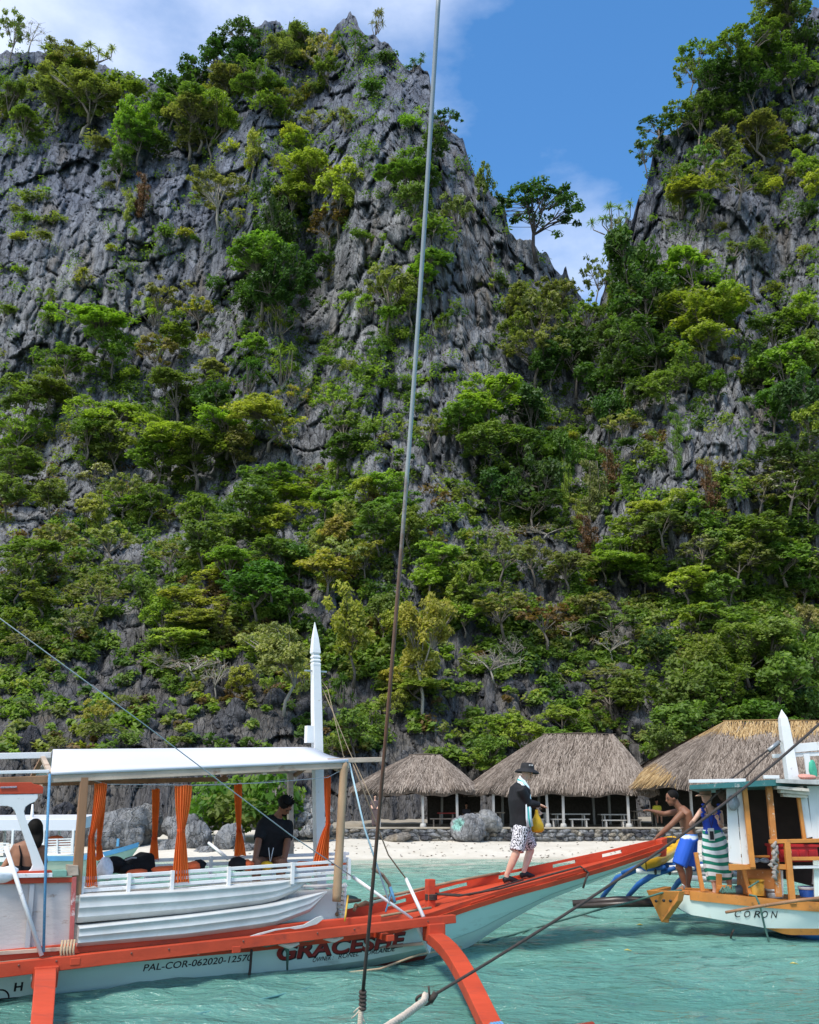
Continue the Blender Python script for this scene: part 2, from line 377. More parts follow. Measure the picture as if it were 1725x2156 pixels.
# low ground: seabed, sand beach, back-shore. one sheet from the sea to far behind the cliffs
m, nt, b = M_base('sand'); g = nd(nt, 'ShaderNodeNewGeometry'); P = g.outputs['Position']
c = ramp(nt, noise(nt, P, 1.2, 5, .6), [(.3, (.50, .455, .37)), (.7, (.60, .555, .47))])
deb = noise(nt, mapping(nt, P, (1, 4, 1)), 3.2, 5, .7)
c = mixc(nt, ramp(nt, deb, [(.66, (0, 0, 0)), (.72, (1, 1, 1))]), c, (.36, .31, .25))
sp = nd(nt, 'ShaderNodeSeparateXYZ'); lk(nt, P, sp.inputs[0])
wet = ramp(nt, math_(nt, 'ADD', sp.outputs[2], math_(nt, 'MULTIPLY', noise(nt, P, .6, 2), .05)), [(.02, (1, 1, 1)), (.075, (0, 0, 0))])
c = mixc(nt, wet, c, (.40, .36, .28)); lk(nt, c, b.inputs['Base Color']); b.inputs['Roughness'].default_value = .95
bp = nd(nt, 'ShaderNodeBump'); bp.inputs['Strength'].default_value = .6; bp.inputs['Distance'].default_value = .08
lk(nt, noise(nt, P, 4, 5, .65), bp.inputs['Height']); lk(nt, bp.outputs[0], b.inputs['Normal']); SAND = m
SHORE = 33.2
def ground_z(x, y):
    s = SHORE + .5 * np.sin(x * .35) + .25 * np.sin(x * 1.1 + 2) + .02 * x
    d = y - s
    z = np.where(d < 0, d * .11, d * .065 + .12 * sm(d, 0, 2.2))
    z = np.where(y > 42, .62 + (y - 42) * .03, z) if False else z
    return np.maximum(z, -4.0)
xs = np.concatenate([[-900, -300, -120], np.linspace(-60, 60, 161), [120, 300, 900]]); ys = np.concatenate([[-60, -20, 5, 15, 24], np.linspace(28, 52, 110), [60, 80, 150, 400, 900]])
X, Y = np.meshgrid(xs, ys); Z = ground_z(X.ravel(), Y.ravel()) + .03 * fbm(np.stack([X.ravel() * .9, Y.ravel() * .9, X.ravel() * 0], 1), 3, 3) * sm(Y.ravel(), SHORE + .6, SHORE + 2)
Z = np.minimum(Z, .72)
o = link('beach', npmesh('beach', np.stack([X.ravel(), Y.ravel(), Z], 1), gridfaces(len(ys), len(xs)), [SAND], True)); o['kind'] = 'structure'

# sea: real ripples near, material ripples far
m, nt, b = M_base('sea'); g = nd(nt, 'ShaderNodeNewGeometry'); P = g.outputs['Position']; sp = nd(nt, 'ShaderNodeSeparateXYZ'); lk(nt, P, sp.inputs[0])
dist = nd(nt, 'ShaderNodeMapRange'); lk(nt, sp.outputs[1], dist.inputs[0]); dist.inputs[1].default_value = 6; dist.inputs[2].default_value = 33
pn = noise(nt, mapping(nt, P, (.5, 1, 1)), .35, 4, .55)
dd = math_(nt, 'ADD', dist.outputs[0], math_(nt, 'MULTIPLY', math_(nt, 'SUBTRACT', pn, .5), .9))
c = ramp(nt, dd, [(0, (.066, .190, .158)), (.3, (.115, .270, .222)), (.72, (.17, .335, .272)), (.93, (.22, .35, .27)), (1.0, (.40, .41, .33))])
lk(nt, c, b.inputs['Base Color']); b.inputs['Roughness'].default_value = .06; b.inputs['IOR'].default_value = 1.33
r1 = noise(nt, mapping(nt, P, (.45, 1, 1)), 4.5, 5, .62); r2 = noise(nt, mapping(nt, P, (.5, 1, 1), (3, 3, 3), (0, 0, .3)), 1.3, 3, .55)
r3 = noise(nt, mapping(nt, P, (.35, 1, 1), (7, 1, 0), (0, 0, -.15)), 13, 4, .6)
hh = math_(nt, 'ADD', math_(nt, 'MULTIPLY', r1, .6), math_(nt, 'ADD', r2, math_(nt, 'MULTIPLY', r3, .22)))
bp = nd(nt, 'ShaderNodeBump'); bp.inputs['Strength'].default_value = .9; bp.inputs['Distance'].default_value = .26
lk(nt, hh, bp.inputs['Height']); lk(nt, bp.outputs[0], b.inputs['Normal']); SEA = m
xs = np.concatenate([[-900, -200, -80, -45], np.linspace(-30, 30, 380), [45, 80, 200, 900]]); ys = np.concatenate([[-400, -60, 0, 4], np.geomspace(6.5, 34.5, 420)])
X, Y = np.meshgrid(xs, ys); X, Y = X.ravel(), Y.ravel()
q = np.stack([X * .55, Y * 1.15, X * 0], 1)
Z = (.075 * fbm(q * .55, 3, 61, .5) + .045 * (1 - 2 * np.abs(fbm(q * 1.5 + 5, 3, 64, .5)))) * sm(Y, 5, 8) * (1 - .8 * sm(Y, 24, 33))
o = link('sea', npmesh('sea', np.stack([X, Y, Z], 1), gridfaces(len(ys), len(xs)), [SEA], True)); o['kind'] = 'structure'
# ---------------------------------------------------------------- vegetation
COLS = dict(dark=(.052, .108, .030), mid=(.115, .185, .042), bright=(.175, .275, .045), yellow=(.255, .30, .062), olive=(.155, .185, .068), pale=(.23, .265, .10), brown=(.11, .07, .035), deep=(.07, .15, .025))
CW = dict(dark='dark green', mid='mid green', bright='bright green', yellow='yellow-green', olive='olive green', pale='pale green', brown='brownish', deep='deep green')
def leafmat(name, useattr=False, flower=False):
    m = D.materials.new(name); m.use_nodes = True; nt = m.node_tree; nt.nodes.clear()
    at_ = nd(nt, 'ShaderNodeAttribute', attribute_name='tint'); oi = nd(nt, 'ShaderNodeObjectInfo')
    if flower: base = (.62, .58, .44); lo = mixc(nt, 1, base, (.6, .6, .6), 'MULTIPLY'); c = mixc(nt, at_.outputs['Fac'], lo, base)
    else:
        if useattr:
            a2 = nd(nt, 'ShaderNodeAttribute', attribute_name='kind')
            base = ramp(nt, a2.outputs['Fac'], [(0, COLS['dark']), (.22, COLS['mid']), (.5, COLS['bright']), (.75, COLS['olive']), (.9, COLS['yellow']), (1, (.13, .09, .045))])
        else:
            base = mixc(nt, math_(nt, 'MULTIPLY', oi.outputs['Random'], .35), oi.outputs['Color'], mixc(nt, 1, oi.outputs['Color'], (1.5, 1.15, .8), 'MULTIPLY'))
        c = mixc(nt, at_.outputs['Fac'], mixc(nt, 1, base, (.62, .68, .7), 'MULTIPLY'), mixc(nt, 1, base, (1.6, 1.45, 1.1), 'MULTIPLY'))
    d = nd(nt, 'ShaderNodeBsdfPrincipled'); lk(nt, c, d.inputs['Base Color']); d.inputs['Roughness'].default_value = .55; d.inputs['Specular IOR Level'].default_value = .25
    t = nd(nt, 'ShaderNodeBsdfTranslucent'); lk(nt, mixc(nt, 1, c, (1.3, 1.5, .6), 'MULTIPLY'), t.inputs[0])
    mx = nd(nt, 'ShaderNodeMixShader'); mx.inputs[0].default_value = .42; lk(nt, d.outputs[0], mx.inputs[1]); lk(nt, t.outputs[0], mx.inputs[2])
    o = nd(nt, 'ShaderNodeOutputMaterial'); lk(nt, mx.outputs[0], o.inputs[0]); return m
LEAF = leafmat('leaf'); LEAFU = leafmat('leaf_mixed', True); FLOWER = leafmat('blossom', flower=True)
BARK = simple('bark', (.16, .135, .11), .9, .4, 20, bump=.4, stretch=(1, 1, .2))
BARKP = simple('bark_pale', (.34, .31, .26), .9, .35, 20, bump=.4, stretch=(1, 1, .2))
BARKD = simple('bark_dark', (.06, .05, .045), .9, .4, 20, bump=.4)

def leaves(C, rad, n, size, g, up=.9, flat=.4, tint=None):
    """n leaf rhombs round every clump centre C (k,3) with radius rad (k,)"""
    k = len(C); idx = np.repeat(np.arange(k), n); m = len(idx)
    d = g.normal(size=(m, 3)); d /= np.linalg.norm(d, axis=1)[:, None]; r = g.random(m) ** .45
    off = d * r[:, None] * rad[idx][:, None]; off[:, 2] *= flat
    c = C[idx] + off
    nrm = d * .55 + g.normal(size=(m, 3)) * .45; nrm[:, 2] = np.abs(nrm[:, 2]) * .6 + up; nrm /= np.linalg.norm(nrm, axis=1)[:, None]
    t = np.cross(nrm, g.normal(size=(m, 3))); t /= np.linalg.norm(t, axis=1)[:, None]; b = np.cross(nrm, t)
    L = size * (.6 + .8 * g.random(m))[:, None]
    V = np.stack([c - t * L * .5, c + b * L * .27 - nrm * L * .06, c + t * L * .5 - nrm * L * .12, c - b * L * .27 - nrm * L * .06], 1).reshape(-1, 3)
    Fq = np.arange(m * 4).reshape(-1, 4)
    ct = g.random(k)[idx] if tint is None else tint[idx]
    top = np.clip(.5 + off[:, 2] / (rad[idx] * flat + 1e-6) * .0, 0, 1)
    tn = np.clip(ct * .65 + .35 * g.random(m) , 0, 1)
    return V, Fq, tn
def branches(C, trunk_top, limbs, g, r0=.03, n=6, sag=.05, seed_h=0.0, r_tip=.003):
    """trunk, limbs and twigs as one mesh; C clump centres; coordinates in crown units"""
    mb = MB(); tt = Vector(trunk_top)
    pts = [Vector((0, 0, -.04)), Vector((g.normal() * .02, g.normal() * .02, tt.z * .4)), tt]
    mb.tube(pts, [r0 * 1.3, r0, r0 * .8], n)
    C = np.asarray(C); order = g.permutation(len(C)); cent = C[order[:limbs]]
    for cc in cent:
        a = Vector(cc); mid = tt.lerp(a, .5) + Vector((g.normal() * .03, g.normal() * .03, g.random() * sag)); mb.tube([tt + Vector((0, 0, -.02)), mid, a], [r0 * .6, r0 * .4, r0 * .22], 5, False)
    for i in range(len(C)):
        j = int(np.argmin(np.linalg.norm(cent - C[i], axis=1))); a = tt.lerp(Vector(cent[j]), .55); b = Vector(C[i])
        if (b - a).length > .03: mb.tube([a, a.lerp(b, .5) + Vector((g.normal() * .015, g.normal() * .015, .01)), b], [r0 * .25, r0 * .16, r_tip], 3, False)
    return mb
def crown_mesh(name, kind, seed, fine):
    g = np.random.default_rng(seed); wood = None
    if kind in 'BTDLSWN':
        k = dict(B=130, T=120, D=140, L=64, S=26, W=56, N=40)[kind]
        if not fine: k = int(k * .55)
        zc = dict(B=.55, T=.58, D=.52, L=.6, S=.45, W=.6, N=.55)[kind]
        if kind in 'BTDW':                            # several uneven lobes, leafy on their upper and outer sides
            nlb = dict(B=6, T=7, D=5, W=5)[kind]; la = g.random(nlb) * 6.283; lr = .10 + .24 * g.random(nlb)
            LC = np.stack([np.cos(la) * lr, np.sin(la) * lr, .34 + .42 * g.random(nlb)], 1); LR = (.15 + .14 * g.random(nlb)) * dict(B=1, T=1, D=1.15, W=.9)[kind]; LZ = dict(B=.95, T=.7, D=1.2, W=.7)[kind] * (.8 + .5 * g.random(nlb))
            li = g.integers(0, nlb, k); u = g.normal(size=(k, 3)); u /= np.linalg.norm(u, axis=1)[:, None]; u[:, 2] = np.where(g.random(k) < .72, np.abs(u[:, 2]), u[:, 2])
            rr = (.6 + .4 * g.random(k) ** .5)[:, None]; C = LC[li] + u * rr * LR[li][:, None] * np.stack([np.ones(k), np.ones(k), LZ[li]], 1)
            C[:, :2] += g.normal(size=(k, 2)) * .02
        else:
            u = g.normal(size=(k, 3)); u /= np.linalg.norm(u, axis=1)[:, None]; u[:, 2] = np.abs(u[:, 2]) - (.25 if kind in 'S' else .1)
            rr = (.45 + .55 * g.random(k) ** .6)[:, None]; lob = 1 + .28 * np.sin(3 * np.arctan2(u[:, 1], u[:, 0]) + seed) * g.random(k)
            C = u * rr * lob[:, None] * .5; C[:, 2] = zc - .12 + C[:, 2] * dict(L=.8, S=.9, N=.8)[kind]
        C[:, 2] = np.clip(C[:, 2], .06, .97)
        rad = (dict(B=.075, T=.085, D=.085, L=.07, S=.19, W=.08, N=.05)[kind] * (.7 + .6 * g.random(k))) * (1 if fine else 1.25)
        nl = dict(B=56, T=56, D=60, L=44, S=60, W=40, N=5)[kind]; sz = dict(B=.042, T=.042, D=.045, L=.045, S=.075, W=.04, N=.03)[kind]
        if not fine: nl = int(nl * .6); sz *= 1.6
        V, Fq, tn = leaves(C, rad, nl, sz, g, up=(.7 if kind in 'TBW' else .5), flat=dict(B=.7, T=.5, D=.8, L=.5, S=.7, W=.45, N=.6)[kind])
        wood = branches(C, (g.normal() * .05, g.normal() * .05, zc * (.5 if kind != 'S' else .2)), 8 if kind in 'LNW' else 6, g, .020 if kind in 'LNBTDW' else .012, r_tip=.004)
        mats = [LEAF]; mi = None
        if kind == 'N':
            mb = wood
            for i in range(len(C)):                  # extra forked twigs
                for _ in range(5):
                    a = Vector(C[i]); d_ = Vector(g.normal(size=3)) * .09; mb.tube([a, a + d_ * .6 + Vector((0, 0, .01)), a + d_], [.005, .0035, .002], 3, False)
        if kind == 'W':
            mats = [LEAF, FLOWER]; z = V.reshape(-1, 4, 3)[:, 0, 2]; mi = ((g.random(len(Fq)) < .45) & (z > .55)).astype(int)
        return npmesh(name + '_crown', V, Fq, mats, False, mi, dict(tint=tn)), wood
    if kind == 'V':                                   # curtain of vines
        k = 46; C = np.stack([g.normal(size=k) * .20 + .1 * np.sin(np.arange(k)), g.normal(size=k) * .12, g.random(k)], 1); C[:, 0] *= (.5 + C[:, 2] * .6)
        V, Fq, tn = leaves(C, np.full(k, .16), 45, .07, g, up=.3, flat=.5); V[:, 2] = np.clip(V[:, 2], -.05, 1.05); mb = MB()
        for i in range(9): x = g.normal() * .15; mb.tube([(x, 0, 0), (x + g.normal() * .05, .02, .5), (x * .7, 0, 1)], .012, 3, False)
        return npmesh(name + '_crown', V, Fq, [LEAF], False, None, dict(tint=tn)), mb
    if kind == 'P':                                   # rosettes of strap leaves on bare stems
        mb = MB(); Vs = []; ns = 9
        for i in range(ns):
            x, y = g.normal(size=2) * .28; h = .35 + .6 * g.random(); top = Vector((x + g.normal() * .06, y, h)); mb.tube([(x * .4, y * .4, -.03), (x * .9, y, h * .5), top], [.022, .016, .012], 5, False)
            for q in range(34):
                a = g.random() * 6.283; e = -.5 + 1.7 * g.random(); dd = np.array([math.cos(a) * math.cos(e), math.sin(a) * math.cos(e), math.sin(e)]); L = .17 + .1 * g.random()
                s = np.array([-math.sin(a), math.cos(a), 0]) * .014; o_ = np.array(top); m1 = o_ + dd * L * .55; m2 = o_ + dd * L + np.array([0, 0, -.06])
                Vs += [o_ - s * .5, o_ + s * .5, m1 + s, m1 - s, m1 - s, m1 + s, m2 + s * .15, m2 - s * .15]
        V = np.array(Vs); Fq = np.arange(len(V)).reshape(-1, 4); tn = g.random(len(Fq))
        return npmesh(name + '_crown', V, Fq, [LEAF], False, None, dict(tint=tn)), mb
PROTO = {}
NV = dict(B=5, T=5, D=4, L=3, S=3, W=2, N=2, V=2, P=2)
def proto(kind, fine, i):
    key = (kind, fine, i)
    if key not in PROTO:
        cm, wb = crown_mesh(kind.lower() + str(i), kind, 100 + i * 13 + ord(kind) + (50 if fine else 0), fine)
        PROTO[key] = (cm, {mt.name: wb.mesh('wood', mt) for mt in (BARK, BARKP, BARKD)})
    return PROTO[key]
KN = dict(B='tree', T='tree', D='tree', L='tree', S='shrub', P='spiky_shrub', V='hanging_vine', N='dry_tree', W='flowering_tree')
KL = dict(B='broad-crowned tree', T='flat-layered tree', D='dense bushy tree', L='airy tree', S='shrub', P='spiky-leaved shrub', V='hanging vine', N='bare dry tree', W='pale-flowered tree')
TREES = []
def zone(px, py):
    if py > 1470:
        return 'beside the thatched huts' if px > 720 else 'just above the boat canopy'
    if px < 1180 and py < interp(px, CREST_L) + 45: return 'on the left cliff crest'
    if px > 1262 and py < interp(px, CREST_R) + 60: return 'on the right cliff crest'
    if 1080 < px < 1300 and py < 900: return 'in the gap between cliffs'
    if px >= 1240:
        return 'high on the right cliff' if py < 660 else ('midway up the right cliff' if py < 1080 else 'on slope above right hut')
    if py < 400: return 'high on the left cliff'
    if py < 700: return 'on upper middle left cliff'
    if py < 1000: return 'midway up the left cliff'
    if py < 1230: return 'low on the left cliff'
    return 'on slope above boat canopy' if px < 780 else 'on slope above smaller huts'
def place(cx, cy, w, h, kind, col, base=None, bark=None, fwd=.30, tilt=.12, side=None, Y=None, py_jit=True):
    if Y: fwd = 0
    if kind == 'T' and rng.random() < .45: kind = 'B'
    if kind in 'BTDLW' and Y is None:
        top = cy - h / 2; sk = cx < 1180 and cy < 190
        if sk: top += 8; h *= .75; w *= .85
        h *= 1.45 + .5 * rng.random(); w *= 1.02 + .16 * rng.random(); cx += rng.normal() * 5; cy = top + h / 2 + (rng.normal() * 8 if py_jit else 0)
    bpy_ = base if base is not None else cy + h * .5
    cen = tpoint(cx, min(bpy_, 1740), side) if Y is None else at(cx, bpy_, Y)
    dist = cen.length; wm = w / FPX * dist
    Yq = cen.y - fwd * wm * (.6 if h > w else 1)
    b = at(cx, bpy_, Yq); t = at(cx, cy - h / 2, Yq); ht = max(.6, t.z - b.z)
    fine = wm > 6.5 or w > 150
    i = rng.integers(0, NV[kind]); cm, wm_ = proto(kind, fine, int(i))
    bk = dict(p=BARKP, d=BARKD).get(bark, BARK if kind != 'N' else BARKP)
    rz = rng.random() * 6.28 if kind != 'V' else (rng.random() - .5) * .6
    e = D.objects.new(KN[kind], None); COL.objects.link(e); e.location = b; e.scale = (wm, wm, ht); e.rotation_euler = (tilt, 0, 0) if kind != 'V' else (0, 0, 0)
    R_ = Matrix.Rotation(rz, 4, 'Z')
    for nm, me in (('crown', cm), ('trunk' if kind not in 'SV' else 'stem', wm_[bk.name])):
        o = D.objects.new(nm, me); COL.objects.link(o); o.parent = e; o.matrix_local = R_
        c = COLS[col]; j = 1 + (rng.random(3) - .5) * .22; o.color = (c[0] * j[0], c[1] * j[1], c[2] * j[2], 1)
    TREES.append((e, cx, cy, w, h, kind, col))
    return e
TL = """22 60 60 95 L olive;60 72 60 70 N olive;105 105 60 30 P olive;150 118 100 60 T olive;190 108 60 40 P olive;120 140 90 50 B mid;185 185 120 80 B mid;255 165 60 40 S mid;60 262 80 45 T mid;20 205 70 50 T mid;125 190 100 60 B olive
175 215 140 100 T olive 285 p;270 232 105 95 B bright;285 190 70 50 S mid;345 152 55 36 L dark;372 175 80 60 S dark;405 148 75 60 B dark;500 72 95 75 L dark;462 112 90 70 B dark;505 120 80 60 D dark;640 88 110 70 T olive;675 110 90 100 L pale 172 p
590 125 85 70 B olive;550 160 110 60 T mid;478 165 100 60 T olive;425 205 120 70 T mid;400 255 130 60 B olive;442 243 85 75 T bright;355 215 80 60 B mid;285 295 80 55 T mid;330 305 60 50 S dark;240 350 60 50 B dark;205 300 60 40 S olive
530 303 45 60 B yellow;482 306 38 26 S yellow;655 192 50 16 S yellow;620 268 60 30 T yellow;618 292 60 28 T yellow;700 150 70 50 B mid;790 45 36 50 P olive;870 135 40 26 P dark;820 120 50 40 S dark;745 105 60 40 P dark;570 220 70 50 S mid
600 200 60 40 T olive;660 250 60 40 P olive;730 250 60 50 P olive;460 405 115 100 L olive 480 p;340 482 50 42 S mid;386 486 38 30 S yellow;295 410 34 90 V brown;268 430 30 60 V yellow;50 455 50 26 S mid;112 460 50 24 S olive;42 495 40 16 S yellow;235 520 30 14 S yellow
655 375 140 105 T yellow 460;612 398 75 55 T bright;722 405 95 75 T yellow;572 455 75 90 D dark;640 450 80 70 D dark;690 455 90 60 L brown;850 335 115 60 T mid;905 300 70 50 T dark;868 420 80 60 D mid;880 375 80 50 B dark
942 252 62 66 L dark 285;1020 382 44 66 B mid;958 425 80 75 L olive;910 470 90 60 S mid;765 495 50 30 S mid;1138 425 175 125 L dark 545 d;560 560 150 80 T mid;600 605 140 110 D dark;520 615 80 60 B dark;570 520 90 50 T bright;580 680 60 50 P bright
690 545 70 40 S dark;812 575 110 100 L olive;905 540 95 45 T mid;868 620 80 70 B mid;830 655 70 60 S bright;880 580 80 50 T bright;345 622 80 70 L olive;330 660 60 50 P yellow;420 645 60 50 L yellow;428 706 24 26 S yellow;182 585 60 34 P yellow;100 625 40 22 P olive
195 690 150 55 T bright;140 740 100 60 T mid;110 790 110 70 T mid;230 720 90 60 T mid;60 835 110 75 B mid;40 890 90 60 T bright;180 850 60 50 N olive;235 865 125 65 T bright;180 895 90 60 T mid;245 925 110 70 B mid;330 740 90 60 L olive;385 700 90 60 T mid
380 805 130 70 T mid;455 768 70 34 T pale;440 830 90 60 B dark;590 775 70 90 P mid;520 790 90 70 P dark;540 730 80 50 T bright;735 768 50 30 S olive;700 760 60 30 S mid;560 860 160 60 T yellow;480 885 140 60 T bright;360 900 160 70 T yellow;420 935 180 70 T mid;330 960 110 60 B mid;500 945 90 60 T olive
715 835 70 60 L bright;720 880 110 70 L mid;705 930 140 60 T dark;770 900 60 50 S mid;1140 635 120 90 L olive;1095 625 90 70 T olive;1180 615 90 70 T olive;1235 650 90 80 L mid;1130 700 120 80 L olive;1210 720 110 80 D dark;1275 690 80 60 B dark;1160 760 90 60 D dark;1080 680 70 50 T mid;1240 790 100 70 D dark
1035 825 160 90 T bright;980 870 120 70 T mid;1130 850 120 80 D dark;1150 900 110 60 T dark;1040 900 150 80 D mid;920 905 70 70 L olive;1080 960 160 80 D deep;1020 985 100 50 T dark;1140 1000 110 90 D dark;1110 1050 110 50 T dark;1190 940 60 80 D deep;1060 1020 90 60 D dark
1330 540 110 110 D dark;1290 500 50 70 P mid;1262 555 56 70 L mid;1300 620 80 70 B mid;1392 258 80 50 L dark 300;1372 305 56 60 L dark 372;1422 238 60 45 L mid 285;1480 125 90 60 L mid;1500 160 90 60 B dark;1455 160 60 50 L mid;1580 70 110 60 L mid;1560 120 80 50 T mid;1660 40 120 60 B mid;1700 70 70 50 D dark
1540 175 80 50 P dark;1620 105 90 50 T mid;1470 235 90 60 B mid;1530 230 80 50 T mid;1600 185 80 60 B dark;1680 160 80 60 B mid;1640 255 80 60 L mid;1610 290 110 60 T olive;1540 300 80 60 T olive;1490 330 70 60 L mid;1560 355 110 60 L mid;1490 385 100 40 T yellow;1700 330 60 45 B bright;1700 390 60 40 T yellow
1430 420 60 80 P mid;1475 440 70 50 P dark;1290 455 60 60 P mid;1440 360 50 50 S mid;1650 355 70 50 L olive;1700 440 50 50 S dark;1460 545 110 80 T bright;1420 590 80 60 T bright;1525 600 110 80 T bright;1490 650 120 70 D bright;1480 710 110 70 T bright;1450 770 80 50 D mid;1505 800 60 44 D deep
1360 600 110 90 D dark;1400 660 110 80 D mid;1380 730 120 70 D dark;1320 700 90 80 L mid;1400 800 90 50 T mid;1350 830 80 60 T dark;1310 760 80 70 D dark;1280 850 80 60 D dark;1690 655 90 60 T bright;1620 690 100 60 T mid;1700 730 90 90 D mid;1650 750 110 70 T bright;1610 780 80 60 D dark;1690 820 90 90 D dark;1640 850 90 70 D deep;1705 890 60 60 T bright;1680 940 100 60 D dark
1325 878 80 40 L pale;1430 900 40 60 V mid;1330 930 70 40 S dark;1635 975 120 50 W olive;1665 1015 110 60 W mid;1600 1025 80 50 W olive;1700 1040 80 60 B deep;1195 1000 26 130 V bright;1245 960 60 60 V mid;1255 1030 60 120 V olive;1220 1080 40 60 V yellow;1290 1000 50 110 V brown;1500 1040 46 120 V brown;1495 990 40 50 V yellow;1430 960 26 80 V mid
1440 1040 60 50 S yellow;1360 1060 90 50 T yellow;1400 1085 120 50 B olive;1330 1090 90 50 T bright;1310 1150 140 60 T bright;1275 1190 100 50 B bright;1360 1195 90 50 T bright;1040 1120 100 50 N brown;1145 1115 110 40 N brown;1060 1145 90 70 L olive;1130 1150 100 60 L olive;1190 1170 110 50 T olive;1240 1130 50 90 V brown
925 1155 110 60 T bright;900 1195 100 60 T bright;985 1200 90 70 B bright;1000 1245 110 50 T mid;1600 1110 130 50 T mid;1690 1120 100 60 T mid;1560 1170 120 60 T olive;1660 1180 140 60 D mid;1470 1140 90 60 L olive;1460 1190 100 60 T yellow;1700 1230 90 60 T deep;1530 1230 110 60 B mid
40 985 120 60 T mid;20 1030 90 60 B mid;100 1020 90 50 T olive;60 1150 130 50 T mid;30 1195 90 70 B mid;120 1120 100 60 L olive;205 990 80 40 W olive;262 1010 90 70 L olive;255 1045 90 30 T bright;280 1090 50 60 V bright;200 1080 50 80 V yellow;175 1055 80 50 T pale;230 1110 110 60 L pale;310 1035 90 60 T mid
620 1015 140 50 T bright;690 1035 100 50 T bright;555 1000 110 50 T mid;530 1060 130 60 T mid;600 1085 130 60 T bright;480 1100 120 60 T mid;430 1060 100 60 B mid;420 1130 110 60 B mid;500 1165 130 60 T bright;590 1145 120 70 B mid;640 1180 90 60 D deep;560 1200 120 50 D deep;370 1150 90 50 L olive
820 1000 100 50 T bright;770 1020 70 50 T yellow;835 1055 110 60 T mid;800 1100 120 60 B mid;860 1110 90 60 T mid;730 1070 60 60 T pale;700 1100 100 50 T pale;665 1130 70 50 T pale;710 1150 110 60 L pale;690 1200 130 70 T yellow;740 1240 130 60 T yellow 1440;770 1180 90 60 T yellow
545 1245 130 50 D deep;610 1275 90 50 D deep;470 1215 110 40 T yellow;400 1250 130 45 T yellow;345 1285 90 60 T bright;430 1295 140 50 T yellow;370 1335 110 50 T yellow;480 1330 90 50 T olive;600 1350 150 50 T pale 1500 p;540 1345 90 40 T yellow;640 1390 60 50 L yellow;510 1415 60 50 T yellow;570 1420 40 50 L yellow
890 1255 150 40 T yellow 1500 p;850 1290 90 50 T yellow;940 1290 70 50 T yellow;800 1280 80 60 D mid;980 1290 90 50 B bright;1060 1260 130 60 L olive;1150 1280 120 60 L brown;1240 1260 100 50 T olive;1300 1290 110 60 L mid;1200 1320 90 50 N brown;1290 1350 80 90 N brown
830 1420 70 40 T yellow;880 1440 130 30 T yellow;830 1475 60 40 T yellow;920 1440 70 40 S yellow;790 1530 80 70 V mid;750 1520 90 60 B mid;730 1460 80 90 P dark;1040 1390 110 90 N olive;1080 1360 60 80 N olive;410 1400 150 60 N brown;345 1390 110 60 N brown;455 1420 80 110 N brown
1280 1445 110 50 L mid;1340 1440 110 60 B mid;1290 1410 110 40 L olive;1550 1300 130 60 B mid;1480 1290 100 50 T bright;1640 1310 130 70 T pale;1700 1290 60 60 T pale;1580 1360 150 80 D mid;1690 1370 110 80 D mid;1480 1370 110 70 D mid;1440 1430 120 80 D mid;1540 1430 130 80 D mid;1640 1440 130 80 D mid;1420 1500 120 70 D mid;1500 1500 110 70 D mid;1590 1500 110 60 D deep;1700 1460 80 80 D dark;1400 1560 90 60 D mid;1390 1350 90 60 T dark
1050 1500 90 60 T bright;1100 1530 90 60 B bright;1035 1560 80 60 B mid;1180 1510 90 40 T bright;1220 1535 60 40 T bright;1150 1550 80 40 B mid;1005 1600 70 40 T bright;1060 1590 70 36 B mid;85 1250 110 50 T mid;30 1300 90 60 B mid;150 1280 90 50 L olive;20 1370 60 40 T bright;200 1220 110 60 L olive;250 1190 90 50 L olive;300 1240 60 50 T mid
205 1490 70 60 L yellow;215 1530 80 60 S olive;260 1550 60 40 S mid;60 1330 80 40 L olive;270 1470 50 36 S olive;130 1560 50 40 S olive;700 1560 60 50 B mid;380 1555 50 30 S mid"""
for ln in TL.replace('\n', ';').split(';'):
    p = ln.split(); a = [float(x) for x in p[:4]]
    base = float(p[6]) if len(p) > 6 else None; bark = p[7] if len(p) > 7 else None
    place(*a, p[4], p[5], base, bark, side=('L' if a[0] < 1180 and a[1] < 900 else None))
# the deep green bush on the shore behind the boat
bush = [place(x, y, w, h, 'S', c, 1772, Y=yy, tilt=0) for x, y, w, h, c, yy in ((425, 1685, 100, 175, 'mid', 38.2), (468, 1675, 120, 195, 'deep', 37.9), (515, 1672, 120, 200, 'mid', 38.3), (560, 1675, 120, 195, 'deep', 37.6), (600, 1690, 85, 165, 'mid', 38.0), (490, 1700, 130, 150, 'mid', 37.0), (548, 1704, 120, 140, 'deep', 37.0), (436, 1710, 100, 125, 'deep', 37.1), (590, 1712, 80, 110, 'mid', 37.1))]
ORD = 'first second third fourth fifth sixth seventh eighth ninth tenth eleventh twelfth thirteenth fourteenth fifteenth sixteenth'.split()
NUM = 'zero one two three four five six seven eight nine ten eleven twelve thirteen fourteen fifteen sixteen'.split()
def ordinal_labels(items):
    """items: (obj, px, py, stem, zone, category, group) -> labels that name one thing each"""
    gr = {}
    for it in items: gr.setdefault((it[3], it[4]), []).append(it)
    for (stem, z), L in gr.items():
        L.sort(key=lambda q: q[1])
        for i, (o, px, py, s, zz, cat, grp) in enumerate(L):
            n = len(L); lab = f'{stem} {z}'
            if n == 2: lab += ', ' + ('the left one' if i == 0 else 'the right one') + ' of two'
            elif n > 2: lab += ', ' + ('leftmost' if i == 0 else 'rightmost' if i == n - 1 else ORD[min(i, 15)] + ' from left') + ' of ' + (NUM[n] if n < 17 else 'many')
            tag(o, lab, cat, grp)
its = []
